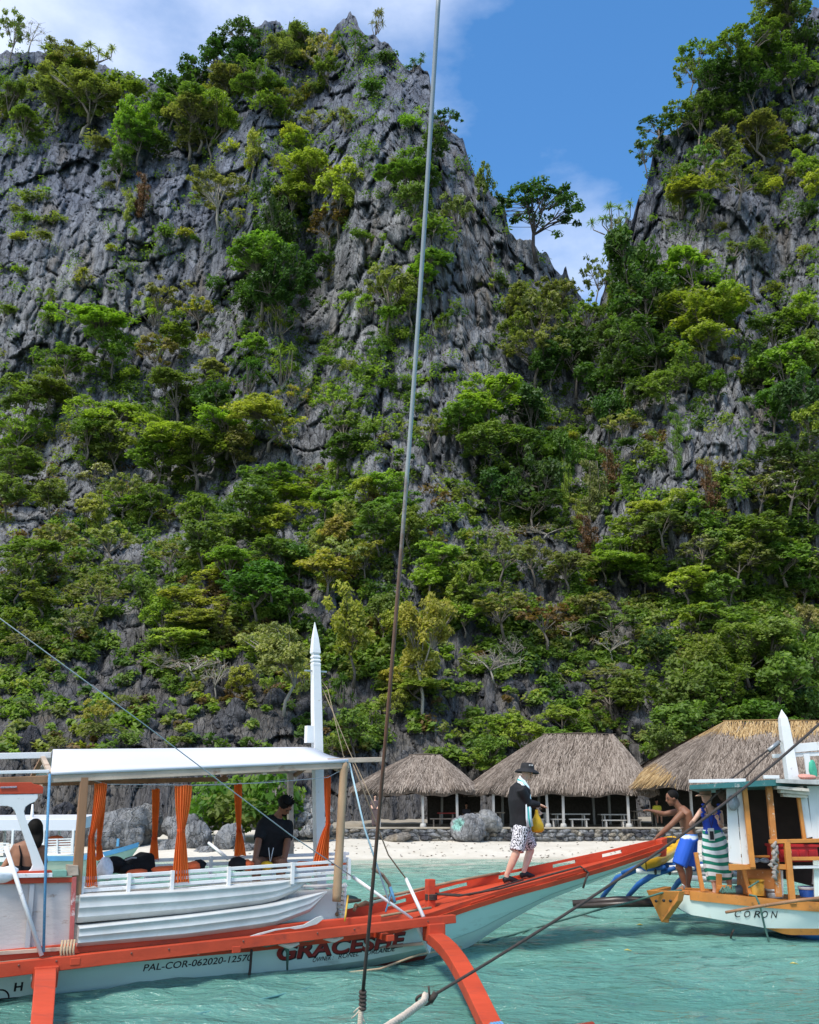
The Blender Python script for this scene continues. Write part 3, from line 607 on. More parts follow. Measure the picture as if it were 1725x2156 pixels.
for e, cx, cy, w, h, kind, col in TREES:
    sz = 'large' if w >= 125 else ('small' if w < 65 else '')
    zz = zone(cx, cy) if e not in bush else 'on shore behind orange curtains'
    if kind == 'N': st = 'bare dry tree' ; st = (sz + ' ' + st).strip()
    else: st = (sz + ' ' + CW[col] + ' ' + KL[kind]).strip()
    cat = 'tree' if kind in 'BTDLWN' else ('vine' if kind == 'V' else 'shrub')
    its.append((e, cx, cy, st, zz, cat, {'tree': 'trees on the cliffs and slope', 'vine': 'vines hanging on the cliffs', 'shrub': 'shrubs rooted on the cliffs'}[cat]))
ordinal_labels(its)
# small tufts in the cracks of the bare rock (nothing tells them apart) ------------------------------------
TUFT = []
for k in range(125):
    px, py = rng.random() * 1760 - 15, 150 + rng.random() * 800
    if py < interp(px, CREST_L) + 30 and (px < 1262 or py < interp(px, CREST_R) + 30): continue
    if 1150 < px < 1290 and py < 760: continue
    s = 16 + rng.random() * 26; c = ['mid', 'olive', 'yellow', 'bright', 'dark'][rng.integers(0, 5)]
    n0 = len(TREES); e = place(px, py, s * 1.3, s, 'S' if rng.random() < .7 else 'P', c); TREES.pop(); e.name = 'rock_tuft'
    TUFT.append((e, px, py, CW[c] + (' leafy' if e.children[0].data.name[0] == 's' else ' spiky') + ' rock tuft', zone(px, py), 'tuft', 'little tufts in the cliff cracks'))
ordinal_labels(TUFT)
# undergrowth: low scrub, creepers and leaf litter nobody could count
g = np.random.default_rng(5); Cs = []; Rr = []; Kd = []
def dens(px, py):
    d = sm(py, 930, 1120) * 1.15
    d *= 1 - .75 * (sm(py, 1380, 1440)) * (px < 760)
    d *= 1 - .6 * sm(py, 1380, 1440) * (830 < px < 1420)
    if 850 < px < 1060 and 930 < py < 1130: d *= .3
    if 1330 < px < 1500 and py < 1040: d *= .1
    d += .09 * (py < 930) + .25 * (330 < px < 900 and 700 < py < 950) + .3 * (px < 330 and 760 < py < 1000) + .12 * (py < 330 and px < 800) + .5 * (1130 < px < 1400 and 600 < py < 1000)
    return d
nn = 0
while nn < 7000:
    px = g.random() * 1860 - 60; py = 60 + g.random() * 1540
    n = float(fbm(np.array([[px / 55., py / 40., 3.]]), 3, 90)[0])
    if dens(px, py) * (.55 + n * .9) < g.random() * .62: continue
    if py < interp(px, CREST_L) + 6 and (px < 1262 or py < interp(px, CREST_R) + 6): continue
    if 1195 < px < 1285 and py < 650: continue
    p = tpoint(px, py); s = p.length / FPX; Cs.append((p.x, p.y - .5, p.z + .15)); Rr.append(s * (9 + 13 * g.random()))
    base = .5 + .5 * float(fbm(np.array([[px / 90., py / 70., 9.]]), 2, 95)[0]); Kd.append(np.clip(base + g.normal() * .22, 0, 1) if py > 900 else np.clip(.25 + g.normal() * .2, 0, 1)); nn += 1
Cs = np.array(Cs); Rr = np.array(Rr); nl = 46
V, Fq, tn = leaves(Cs, Rr, nl, .30, g, up=.6, flat=.6)
me = npmesh('undergrowth', V, Fq, [LEAFU], False, None, dict(tint=tn, kind=np.repeat(np.array(Kd), nl)))
tag(link('undergrowth', me), 'low green and brown scrub and creepers covering the rocky slopes', 'undergrowth', kind='stuff')
# ---------------------------------------------------------------- shore: terrace, wall stones, boulders
TY = 38.0; TZ = at(900, 1745, TY).z
EARTH = simple('trodden_earth', (.30, .26, .20), .95, .3, 3, bump=.5, bsc=20)
STONE = [rockmat('wall_stone_' + n, d, m_, l, s, 6.0, .4) for n, d, m_, l, s in (('grey', (.22, .22, .21), (.42, .42, .41), (.62, .62, .60), (.30, .25, .18)), ('buff', (.26, .22, .17), (.46, .42, .34), (.64, .60, .52), (.34, .26, .16)), ('dark', (.07, .07, .075), (.17, .17, .175), (.33, .33, .33), (.2, .17, .13)))]
MORTAR = simple('mortar', (.28, .26, .23), .95, .25, 8, bump=.6)
x0, x1 = at(610, 1760, TY).x, at(1900, 1760, TY).x
mb = MB(); n = 60
top = [(x0 + (x1 - x0) * i / n, TY + .12 + .06 * math.sin(i * .9), TZ + .015 * math.sin(i * 1.7)) for i in range(n + 1)]
mb.grid([[(x, y, 0) for x, y, z in top], [(x, y, z) for x, y, z in top], [(x, y + 4, z + .04) for x, y, z in top], [(x, y + 12, z + .3) for x, y, z in top]], False)
tag(mb.build('terrace_ground', EARTH), kind='structure')
wall = empty('stone_wall', ((x0 + x1) / 2, TY, 0), 'low rubble stone retaining wall along the beach under the huts', 'wall')
mb = MB(); zb = ground_z(np.array([0.]), np.array([TY]))[0]
mb.box(((x0 + x1) / 2, TY + .09, (zb + TZ) / 2 - .1), (x1 - x0, .16, TZ - zb + .14)); mb.build('mortar_core', MORTAR, wall)
mb = MB(); mb.box(((x0 + x1) / 2, TY + .06, TZ + .025), (x1 - x0, .34, .07)); mb.build('coping', EARTH, wall, bevel=.02)
def rockmesh(name, seed, mat, sub=4, amp=.22, fr=1.3, facet=.25, flatb=True, sq=(1, 1, 1)):
    bm = bmesh.new(); bmesh.ops.create_icosphere(bm, subdivisions=sub, radius=.5)
    V = np.array([v.co for v in bm.verts]); n_ = V / np.linalg.norm(V, axis=1)[:, None]
    f1, f2, idn = worley(V * 2.1 * fr + seed * 3.1, seed)
    r = 1 + amp * fbm(V * 2 * fr + seed * 7.7, 4, seed) + facet * (idn - .5) - .10 * np.exp(-(f2 - f1) * 14)
    V = V * r[:, None] * np.array(sq)
    for v, c in zip(bm.verts, V): v.co = c
    me = D.meshes.new(name); bm.to_mesh(me); bm.free(); me.materials.append(mat)
    me.polygons.foreach_set('use_smooth', [sub > 2] * len(me.polygons)); return me
SM = [[rockmesh('stone', 30 + i, m_, 2, .3, 1, .35) for i in range(4)] for m_ in STONE]
x = x0 + .1; cnt = 0
for row in range(3):
    x = x0 + .1 * row; hh = (TZ - zb) / 3
    while x < x1 - .1:
        w = .22 + .26 * rng.random(); me = SM[rng.choice([0, 0, 0, 1, 2])][rng.integers(0, 4)]
        s = link('stone', me, wall); s.location = (x + w / 2, TY - .01 + rng.random() * .05, zb + hh * (row + .5) + (rng.random() - .5) * .05)
        s.scale = (w * 1.08, .3, hh * (1.15 + .3 * rng.random())); s.rotation_euler = ((rng.random() - .5) * .4, (rng.random() - .5) * .5, (rng.random() - .5) * .4); x += w * .98; cnt += 1
ITS = []
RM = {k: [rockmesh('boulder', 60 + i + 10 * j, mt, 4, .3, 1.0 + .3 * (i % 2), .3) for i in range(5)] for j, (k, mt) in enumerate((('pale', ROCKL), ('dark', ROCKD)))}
def boulder(cx, cy, w, h, Y, shade, zn, dpt=None, stem=None, me=None):
    c = at(cx, cy, Y) if Y else tpoint(cx, cy, 'L'); s = c.length / FPX; wm, hm = w * s, h * s
    if not Y: c.y -= .05 * wm
    o = link('boulder', me or RM[shade][rng.integers(0, 5)]); o.location = c; o.scale = (wm, dpt or wm * .8, hm)
    o.rotation_euler = ((rng.random() - .5) * .3, (rng.random() - .5) * .3, (rng.random() - .5) * 1.0)
    szw = 'large' if w > 60 else ('small' if w < 30 else 'medium')
    ITS.append((o, cx, cy, stem or f'{szw} {shade} grey boulder', zn, 'boulder', 'boulders along the shore and talus')); return o
for a in ((262, 1752, 120, 88, 36.2), (232, 1770, 70, 60, 35.6), (310, 1735, 60, 60, 37.2), (388, 1752, 70, 72, 36.5), (415, 1775, 60, 66, 35.5), (360, 1790, 60, 40, 35.2), (443, 1792, 26, 22, 34.6), (424, 1798, 30, 22, 34.5), (482, 1772, 50, 56, 35.2), (520, 1790, 40, 30, 34.8), (560, 1795, 40, 24, 34.7), (600, 1788, 36, 30, 35), (180, 1760, 60, 60, 36.5), (120, 1765, 70, 50, 37), (60, 1755, 80, 60, 37.5), (10, 1760, 70, 50, 38)):
    boulder(*a, 'pale', 'on shore behind canopied boat')
for k in range(26):
    px = 618 + rng.random() * 75; py = 1688 + rng.random() * 78; boulder(px, py, 14 + 16 * rng.random(), 12 + 12 * rng.random(), 36.6 + (1766 - py) * .022, 'pale', 'in rubble heap by huts', stem='small stone ' + ('high' if py < 1714 else 'midway' if py < 1740 else 'low'))
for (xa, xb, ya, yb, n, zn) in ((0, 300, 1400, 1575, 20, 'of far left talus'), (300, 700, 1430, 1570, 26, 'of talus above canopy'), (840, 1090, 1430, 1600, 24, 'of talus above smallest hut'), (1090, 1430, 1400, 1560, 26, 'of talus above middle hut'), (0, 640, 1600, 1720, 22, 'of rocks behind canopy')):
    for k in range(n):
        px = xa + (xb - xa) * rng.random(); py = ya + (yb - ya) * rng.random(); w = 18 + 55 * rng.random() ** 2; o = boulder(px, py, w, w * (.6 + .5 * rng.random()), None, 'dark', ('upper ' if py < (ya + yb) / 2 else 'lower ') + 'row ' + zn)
# painted boulder in the wall
m = rockmat('boulder_painted', (.10, .10, .10), (.27, .27, .27), (.46, .46, .45), (.30, .27, .22), 2.5); nt = m.node_tree; b = nt.nodes['Principled BSDF']
src = b.inputs['Base Color'].links[0].from_socket; tcn = nd(nt, 'ShaderNodeTexCoord'); q = nd(nt, 'ShaderNodeVectorMath', operation='DISTANCE'); lk(nt, tcn.outputs['Object'], q.inputs[0]); q.inputs[1].default_value = (-.36, -.30, .05)
f = ramp(nt, math_(nt, 'ADD', q.outputs['Value'], math_(nt, 'MULTIPLY', noise(nt, tcn.outputs['Object'], 9, 5, .7), .35)), [(.36, (1, 1, 1)), (.44, (0, 0, 0))])
lk(nt, mixc(nt, math_(nt, 'MULTIPLY', f, .75), src, (.25, .55, .47)), b.inputs['Base Color'])
o = boulder(988, 1742, 70, 58, TY - .15, 'pale', '', dpt=1.3, me=rockmesh('boulder_painted', 91, m, 5, .25, 1.1, .25), stem='x'); ITS.pop(); o.rotation_euler = (0, .1, 0)
tag(o, 'grey boulder with a patch of teal paint set in the stone wall', 'boulder')
o = boulder(1022, 1732, 60, 46, TY + .1, 'pale', '', dpt=1.2, me=rockmesh('boulder', 92, STONE[0], 4, .28, 1.2, .3), stem='x'); ITS.pop(); tag(o, 'grey boulder leaning against the teal-painted one by the wall', 'boulder')
o = boulder(838, 1766, 54, 22, TY - .3, 'pale', '', dpt=.7, me=rockmesh('boulder', 94, STONE[1], 4, .2, .8, .2), stem='x'); ITS.pop(); o.rotation_euler = (0, -.25, .1); tag(o, 'flat slanting buff boulder at the foot of the stone wall', 'boulder')
ordinal_labels(ITS)

# ---------------------------------------------------------------- thatched huts
def thatchmat(name, lo, mid, hi):
    m, nt, b = M_base(name); a = nd(nt, 'ShaderNodeAttribute', attribute_name='tint'); g = nd(nt, 'ShaderNodeNewGeometry')
    k = math_(nt, 'ADD', math_(nt, 'MULTIPLY', a.outputs['Fac'], .7), math_(nt, 'MULTIPLY', noise(nt, g.outputs['Position'], 1.6, 4, .6), .45))
    lk(nt, ramp(nt, k, [(.2, lo), (.55, mid), (.95, hi)]), b.inputs['Base Color']); b.inputs['Roughness'].default_value = .95; b.inputs['Specular IOR Level'].default_value = .1; return m
TH = thatchmat('thatch_grey', (.085, .066, .052), (.20, .160, .130), (.34, .285, .235)); THG = thatchmat('thatch_golden', (.19, .115, .05), (.36, .235, .105), (.50, .37, .20))
POSTM = simple('weathered_post', (.38, .37, .35), .85, .3, 5, stretch=(1, 1, .15), bump=.4)
WOOD = simple('weathered_plank', (.26, .21, .16), .85, .35, 6, stretch=(.2, 1, 1), bump=.4)
WOODL = simple('pale_plank', (.48, .45, .40), .8, .25, 6, stretch=(.2, 1, 1), bump=.3)
CONC = simple('concrete', (.42, .41, .38), .9, .2, 8, bump=.3)
def hut(pxa, pxb, eave, rxa, rxb, ridge, posts, label, Yf=TY + .55, Yb=TY + 6.0, gold=None, cat='hut', seed=0, back=()):
    g = np.random.default_rng(seed); Ym = (Yf + Yb) / 2
    xa, xb = at(pxa, eave, Yf).x, at(pxb, eave, Yf).x; z0 = at(860, eave, Yf).z; z1 = at(860, ridge, Ym).z; ra, rb = at(rxa, ridge, Ym).x, at(rxb, ridge, Ym).x
    e = empty('thatched_hut', ((xa + xb) / 2, Ym, TZ), label, cat, 'thatched shelters behind the beach')
    ring = []; N = 160; Lx, Ly = xb - xa, Yb - Yf; per = 2 * (Lx + Ly)
    def rp(s):                                   # eave point and ridge point for perimeter fraction s
        d = (s % 1) * per
        if d < Lx: p = (xa + d, Yf); q = min(max((d - .28 * Lx) / (.44 * Lx), 0), 1)
        elif d < Lx + Ly: p = (xb, Yf + d - Lx); q = 1
        elif d < 2 * Lx + Ly: p = (xb - (d - Lx - Ly), Yb); q = 1 - min(max((d - Lx - Ly - .28 * Lx) / (.44 * Lx), 0), 1)
        else: p = (xa, Yb - (d - 2 * Lx - Ly)); q = 0
        # rounded corners
        cx, cy = (xa + xb) / 2, Ym; k = 1 - .10 * (abs((p[0] - cx) / (Lx / 2)) ** 6) * (abs((p[1] - cy) / (Ly / 2)) ** 6)
        return (cx + (p[0] - cx) * k, cy + (p[1] - cy) * k), (ra + (rb - ra) * q, Ym + (.0 if 0 < q < 1 else 0))
    def surf(s, t, lift=0):
        p, r = rp(s); zz = z0 + (z1 - z0) * ((max(t, 0) ** 1.0 if t > 0 else t) + .035 * math.sin(math.pi * t)) + .05 * math.sin(s * 61) * (1 - t) + .03 * math.sin(s * 137 + 3) * (1 - t)
        return Vector((p[0] + (r[0] - p[0]) * t, p[1] + (r[1] - p[1]) * t, zz + lift))
    mb = MB(); rows = [[surf(i / N, t) for i in range(N)] for t in np.linspace(0, 1, 14)]; mb.grid(rows, True, True)
    rows2 = [[surf(i / N, t, -.22) for i in range(N)] for t in np.linspace(0.0, 1, 6)]; mb.grid([rows[0], rows2[0]], True, True); mb.grid(rows2, True, True)
    base = mb.build('roof', TH, e)
    V = []; tn = []; gi = []; courses = 12
    area = per
    for c in range(courses):
        t0 = (c + 1.0) / courses; n = int(area * 105 * (1 - t0 * .62))
        for k in range(n):
            s = g.random(); t = min(t0 + g.normal() * .03, .995); a = surf(s, t, .05 + .02 * g.random()); dn = surf(s + g.normal() * .003, max(t - 1.35 / courses, -.05), .035 + .07 * g.random())
            dirv = (dn - a).normalized(); side = Vector((0, 0, 1)).cross(dirv)
            if side.length < 1e-3: continue
            side.normalize(); w = .009 + .016 * g.random(); L = (dn - a).length * (.75 + .4 * g.random()); b2 = a + dirv * L + Vector((0, 0, -.03 - .10 * (c == 0) * g.random()))
            V += [a - side * w, a + side * w, b2 + side * w * .5, b2 - side * w * .5]; tn.append(g.random())
            isg = 0
            if gold: isg = 1 if gold(s, t, g.random(), a) else 0
            gi.append(isg)
    V = np.array([tuple(q) for q in V]); Fq = np.arange(len(V)).reshape(-1, 4)
    o = link('thatch', npmesh('thatch', V, Fq, [TH, THG], False, gi, dict(tint=tn)), e); o['kind'] = 'stuff'
    mb = MB()                                     # ridge roll
    mb.tube([(ra - .15, Ym, z1 + .04), ((ra + rb) / 2, Ym, z1 + .08), (rb + .15, Ym, z1 + .04)], [.03, .04, .03], 8); mb.build('ridge_cap', THG if gold else TH, e)
    for (p, off) in list(posts) + list(back):
        P0 = at(p, 1738, TY + .8); yy = TY + .8 if off == 0 else off; mb = MB(); X = at(p, 1700, yy).x; lean = (g.random() - .5) * .1
        mb.bar((X, yy, TZ), (X + lean, yy, z0 + .10), .10, .10, (0, 1, 0)); po = mb.build('post', POSTM, e, bevel=.01)
        if off == 0: mb = MB(); mb.lathe((X, yy, TZ - .02), [(.14, 0), (.13, .12), (.10, .2)], 10); mb.build('footing', CONC, po)
    mb = MB(); mb.bar((xa + .3, TY + .8, z0 + .03), (xb - .3, TY + .8, z0 + .03), .06, .07); mb.build('eave_beam', WOOD, e)
    return e, z0, z1
hut(738, 1012, 1662, 868, 925, 1592, [(891, 0), (963, 0), (1039, 0)], 'smallest grey thatched hut, leftmost on the terrace', seed=1, back=[(1058, TY + 4), (930, TY + 4.5), (800, TY + .9)], Yb=TY + 5)
hut(984, 1398, 1664, 1150, 1290, 1548, [(1153, 0), (1185, 0), (1322, 0)], 'long grey thatched hut in the middle of the terrace', seed=2, back=[(1135, TY + 4), (1250, TY + 4.3), (1283, TY + 4)])
hut(1342, 1900, 1650, 1530, 1730, 1520, [(1455, 0), (1620, 0), (1740, 0)], 'large thatched hut topped with fresh golden straw on the right', seed=3, Yf=TY - .2,
    gold=lambda s, t, r, a: (t > .74 + .05 * math.sin(a.x * 3) and r < .95) or (a.x < at(1352, 1650, TY).x + 1.3 * (1 - t * 1.2) + r * .3 and a.y < TY + 3 and t < .45))
# dangling golden straw at the left corner of the big hut and dead fronds
SCREEN = simple('woven_screen', (.05, .042, .035), .95, .4, 12, bump=.6)  # near-black sheets stand in for the roof's shade inside the huts
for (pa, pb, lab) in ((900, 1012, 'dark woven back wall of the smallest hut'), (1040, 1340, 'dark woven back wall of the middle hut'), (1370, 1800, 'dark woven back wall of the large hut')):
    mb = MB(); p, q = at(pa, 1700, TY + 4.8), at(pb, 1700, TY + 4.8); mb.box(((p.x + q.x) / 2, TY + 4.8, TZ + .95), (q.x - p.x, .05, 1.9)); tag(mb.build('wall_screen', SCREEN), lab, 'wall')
def bench(pa, pb, ptop, Y, mat, label, depth=.3, cat='bench', legs=2, cloth=None):
    a, b_ = at(pa, ptop, Y), at(pb, ptop, Y); L = b_.x - a.x; z = a.z
    e = empty('bench' if cat == 'bench' else 'table', ((a.x + b_.x) / 2, Y, TZ), label, cat, 'tables and benches under the huts')
    mb = MB(); mb.box(((a.x + b_.x) / 2, Y, z), (L, depth, .045)); mb.build('seat' if cat == 'bench' else 'tabletop', cloth or mat, e, bevel=.006)
    for sx in (a.x + .15 * L, b_.x - .15 * L):
        for sy in (-1, 1):
            mb = MB(); mb.bar((sx, Y + sy * depth * .5, TZ), (sx + .0, Y + sy * depth * .32, z - .02), .05, .05, (0, 1, 0)); mb.build('leg', mat, e)
bench(905, 959, 1724, TY + 1.4, WOOD, 'dark wooden bench between the first two posts of smallest hut')
bench(921, 959, 1712, TY + 2.2, WOOD, 'table with a red cloth in the smallest hut', .7, 'table', cloth=simple('red_cloth', (.35, .04, .03), .8))
bench(986, 1041, 1724, TY + 1.2, WOODL, 'pale bench between second and third posts of smallest hut')
bench(998, 1062, 1711, TY + 2.2, WOOD, 'brown table behind the pale bench in smallest hut', .7, 'table')
bench(1118, 1146, 1725, TY + 1.2, WOODL, 'short pale bench beside the grey boulder')
bench(1130, 1150, 1712, TY + 1.9, WOODL, 'small pale table behind the walking man', .6, 'table')
bench(1160, 1240, 1714, TY + 1.9, WOODL, 'long pale table near the second post of middle hut', .7, 'table')
bench(1160, 1190, 1725, TY + 1.2, WOODL, 'pale bench left of the long pale table')
bench(1198, 1240, 1725, TY + 1.2, WOODL, 'pale bench below the long pale table')
bench(1262, 1320, 1715, TY + 1.9, WOODL, 'pale table left of the last post of middle hut', .7, 'table')
bench(1268, 1318, 1727, TY + 1.2, WOODL, 'grey bench in front of the table by last post')
bench(1330, 1384, 1708, TY + 2.4, WOOD, 'dark table right of the last post of middle hut', .7, 'table')
bench(1326, 1350, 1726, TY + 1.4, WOOD, 'short dark bench right of the last post')

g = np.random.default_rng(17); n = 420; X = g.random(n) * 26 - 6; Yd = SHORE + .8 + g.random(n) ** 1.6 * 3.6; Zd = ground_z(X, Yd) + .02
V, Fq, tn = leaves(np.stack([X, Yd, Zd], 1), np.full(n, .03), 2, .09, g, up=2.0, flat=.2)
m = simple('dry_litter', (.16, .11, .07), .9, .4, 3); tag(link('beach_litter', npmesh('beach_litter', V, Fq, [m], False)), 'dry leaves and bits of wood scattered over the pale sand', 'litter', kind='stuff')
# ---------------------------------------------------------------- the red and white outrigger boat
N_ = Frame(math.atan(.52), (-4.7, 10.9))
RED = simple('red_paint', (.50, .060, .022), .55, .22, 3, spec=.35, bump=.35, bsc=14, stretch=(.3, 1, 1), wear=(.36, .05, .025), wamt=.45, wsc=5)
REDD = simple('red_bottom_paint', (.30, .035, .02), .6, .3, 3, wear=(.12, .06, .04), wamt=.5, wsc=5)
MINT = simple('mint_hull_paint', (.46, .64, .59), .42, .10, 1.5, spec=.45, coat=.1, bump=.15, bsc=7, stretch=(.35, .35, 1.4), wear=(.34, .47, .42), wamt=.28, wsc=2.2)
WHITE = simple('white_paint', (.72, .72, .71), .5, .06, 3, wear=(.50, .47, .42), wamt=.12, wsc=10)
PLY = simple('grey_plywood', (.50, .46, .44), .75, .14, 2.5, stretch=(.25, 1, 1.3), bump=.4, bsc=16, wear=(.33, .25, .20), wamt=.12, wsc=9)
BAMB = simple('bamboo', (.36, .24, .14), .6, .35, 4, stretch=(1, 1, .3), bump=.3, wear=(.25, .15, .08), wamt=.3)
TIMB = simple('brown_timber', (.29, .155, .08), .75, .35, 4, stretch=(1, 1, .12), bump=.5, wear=(.36, .24, .15), wamt=.1)
TIML = simple('light_timber', (.48, .38, .29), .75, .3, 4, stretch=(.15, 1, 1), bump=.5, wear=(.28, .18, .12), wamt=.25)
TARP = simple('white_tarpaulin', (.62, .63, .67), .45, .03, 1, spec=.4)
KAYM = simple('milky_plastic', (.53, .54, .52), .25, .16, 3, spec=.5, coat=.3, bump=.1, bsc=6, wear=(.52, .50, .46), wamt=.2, wsc=6)
ORANGE = simple('orange_cloth', (.88, .26, .07), .75, .12, 5)
_n = ORANGE.node_tree; _b = _n.nodes['Principled BSDF']; _t = nd(_n, 'ShaderNodeBsdfTranslucent'); _m = nd(_n, 'ShaderNodeMixShader'); _m.inputs[0].default_value = .5
_t.inputs[0].default_value = (1.0, .30, .05, 1); lk(_n, _b.outputs[0], _m.inputs[1]); lk(_n, _t.outputs[0], _m.inputs[2]); lk(_n, _m.outputs[0], _n.nodes['Material Output'].inputs[0])
BLACKC = simple('black_cloth', (.012, .012, .014), .85, .3, 20, spec=.2)
INK = simple('black_lettering', (.012, .012, .014), .5, .1); DRED = simple('dark_red_lettering', (.22, .018, .014), .45, .1)
ROPEB = simple('blue_rope', (.10, .28, .46), .7, .2, 60, bump=.6, bsc=200); ROPED = simple('dark_rope', (.055, .042, .035), .85, .3, 60, bump=.6, bsc=200)
ROPEG = simple('green_rope', (.07, .16, .13), .8, .3, 60, bump=.6, bsc=200); ROPET = simple('tan_rope', (.52, .38, .24), .85, .25, 60, bump=.6, bsc=200); ROPEW = simple('grey_cord', (.42, .44, .46), .7, .2, 60)
TEAL = simple('teal_paint', (.06, .22, .20), .5, .2, 5, wear=(.2, .3, .28), wamt=.3)
GREYM = simple('grey_steel', (.33, .35, .36), .4, .15, 8, metal=.5)
boat = empty('outrigger_boat', N_.P(3, 0, 0), 'long red, white and mint outrigger boat under a white canopy in the foreground', 'boat')
def Np(px, py, v): return N_.W(px, py, v)
keel = sorted([N_.L(*p, 0) for p in ((983, 1998), (1055, 1949), (1142, 1899), (1227, 1866), (1310, 1833), (1388, 1801))]); keel = [(k[0], k[2]) for k in keel]
KU = [(-5, -.30), (0, -.30), (4, -.25), (5.4, -.16)] + keel
BM = [(-5, .52), (-2, .62), (0, .66), (1.5, .68), (3, .67), (4.5, .63), (5.4, .58), (6.05, .53), (7, .44), (7.7, .36), (8.5, .26), (9.2, .14), (9.75, .05)]
def beam_(u): return float(interp(u, BM))
sh = []
for p in ((905, 1942), (960, 1923), (1055, 1892), (1142, 1869), (1227, 1845), (1310, 1820), (1391, 1792)):
    v = .3
    for _ in range(8): L_ = N_.L(*p, v); v = beam_(L_[0])
    sh.append((L_[0], L_[2]))
SHR = [(-5, .34), (-1, .30), (0, .30), (3, .33), (4.6, .38)] + sh
def sheer(u): return float(interp(u, SHR))
def kz(u): return float(interp(u, KU))
US = list(np.linspace(-4.5, 5.4, 22)) + list(np.linspace(5.6, 9.72, 26))
def section(u, side):
    b = beam_(u) * side; zs, k = sheer(u), kz(u); f = sm(np.array(u), 4.5, 6.5) * 1.0
    kn = (.90 - .28 * f, zs + (k - zs) * (.45 + .10 * f)); f2 = sm(np.array(u), 2.2, 5.0); wl = (.62 - .26 * f, zs + (k - zs) * (.80 - .17 * f2 + .10 * f))
    pts = [(b, zs), (b * (1 + kn[0]) / 2 * 1.02, (zs + kn[1]) / 2), (b * kn[0], kn[1]), (b * (kn[0] + wl[0]) / 2, (kn[1] + wl[1]) / 2), (b * wl[0], wl[1]), (0, k)]
    return pts
for side in (1, -1):
    mb = MB(); secs = [section(u, side) for u in US]
    mb.grid([[N_.P(u, *s[i]) for i in range(0, 3)] for u, s in zip(US, secs)], True); mb.grid([[N_.P(u, *s[i]) for i in range(2, 5)] for u, s in zip(US, secs)], True)
    mb.build('hull_side', MINT, boat)
    mb = MB(); mb.grid([[N_.P(u, *s[i]) for i in range(4, 6)] for u, s in zip(US, secs)], True); mb.build('hull_bottom', REDD, boat)
def hull_v(u, w):
    s = section(u, 1)
    zs = [q[1] for q in s][::-1]; vs = [q[0] for q in s][::-1]; return float(np.interp(w, zs, vs))
# paler mint sheet over the facet below the bow knuckle, a few mm proud
FACET = simple('pale_mint_paint', (.62, .74, .71), .4, .05, 1.5)
mb = MB(); UF = [u for u in US if u > 5.3]; mb.grid([[N_.P(u, *[(a * (1 - k) + c * k) + (.006 if j == 0 else -.003) for j, (a, c) in enumerate(zip(section(u, 1)[2], section(u, 1)[5]))]) for k in (0.0, .5, .96)] for u in UF], True); mb.build('bow_facet', FACET, boat)
# rub strake / bulwark boards, near and far, with slots
def strip(name, u0, u1, side, lo, hi, mat, thick=.035, out=.0, par=boat, n=24):
    mb = MB(); r = []
    for u in np.linspace(u0, u1, n):
        b = beam_(u) * side; z = sheer(u); o_ = out * side; t_ = thick * side
        r.append([N_.P(u, b + o_ + t_, z + lo), N_.P(u, b + o_ + t_ * 1.3, z + hi), N_.P(u, b + o_, z + hi), N_.P(u, b + o_, z + lo)])
    mb.grid(r, False, True); mb.add(r[0], [(0, 1, 2, 3)]); mb.add(r[-1], [(3, 2, 1, 0)]); return mb.build(name, mat, par)
strip('rub_strake', -4.5, 9.72, 1, -.01, .055, RED, .05); strip('bulwark', 4.9, 9.72, 1, .057, .115, RED, .028, .004)
strip('rub_strake', -4.5, 9.72, -1, -.01, .05, RED, .05)
strip('bulwark', 4.6, 9.72, -1, .052, .075, RED, .028); strip('bulwark', 4.6, 9.72, -1, .125, .16, RED, .028)
holes = [(5.25, 5.55), (6.05, 6.5), (7.0, 7.45), (7.9, 8.3), (8.75, 9.1)]; e_ = [4.6] + [x for h in holes for x in h] + [9.72]
for i in range(0, len(e_), 2): strip('bulwark', e_[i], e_[i + 1], -1, .0755, .1245, RED, .026, n=10)
for a_, b_ in ((5.9, 6.3), (6.6, 7.0), (7.4, 7.8)): strip('slot_trim', a_, b_, 1, .062, .078, RED, .012, .034, n=6)
# deck planks of the foredeck
for k in range(5):
    mb = MB(); r = []
    for u in np.linspace(4.75, 9.68, 26):
        b = beam_(u) - .003; v0, v1 = -b + 2 * b * k / 5 + .003, -b + 2 * b * (k + 1) / 5 - .003; z = sheer(u) + .035; r.append([N_.P(u, v0, z), N_.P(u, v1, z), N_.P(u, v1, z - .02), N_.P(u, v0, z - .02)])
    mb.grid(r, False, True); mb.build('deck_plank', RED, boat)
mb = MB(); mb.hexa([N_.P(9.7, -.055, 1.12), N_.P(9.80, -.05, 1.13), N_.P(9.80, .05, 1.13), N_.P(9.7, .055, 1.12), N_.P(9.7, -.07, sheer(9.7) + .17), N_.P(9.84, -.06, sheer(9.7) + .20), N_.P(9.84, .06, sheer(9.7) + .20), N_.P(9.7, .07, sheer(9.7) + .17)]); mb.build('bow_block', RED, boat, bevel=.01)
mb = MB(); mb.box(N_.P(1, 0, .24), (8.6, 1.2, .03), (N_.U, N_.V, Vector((0, 0, 1)))); mb.build('inner_deck', WOOD, boat)
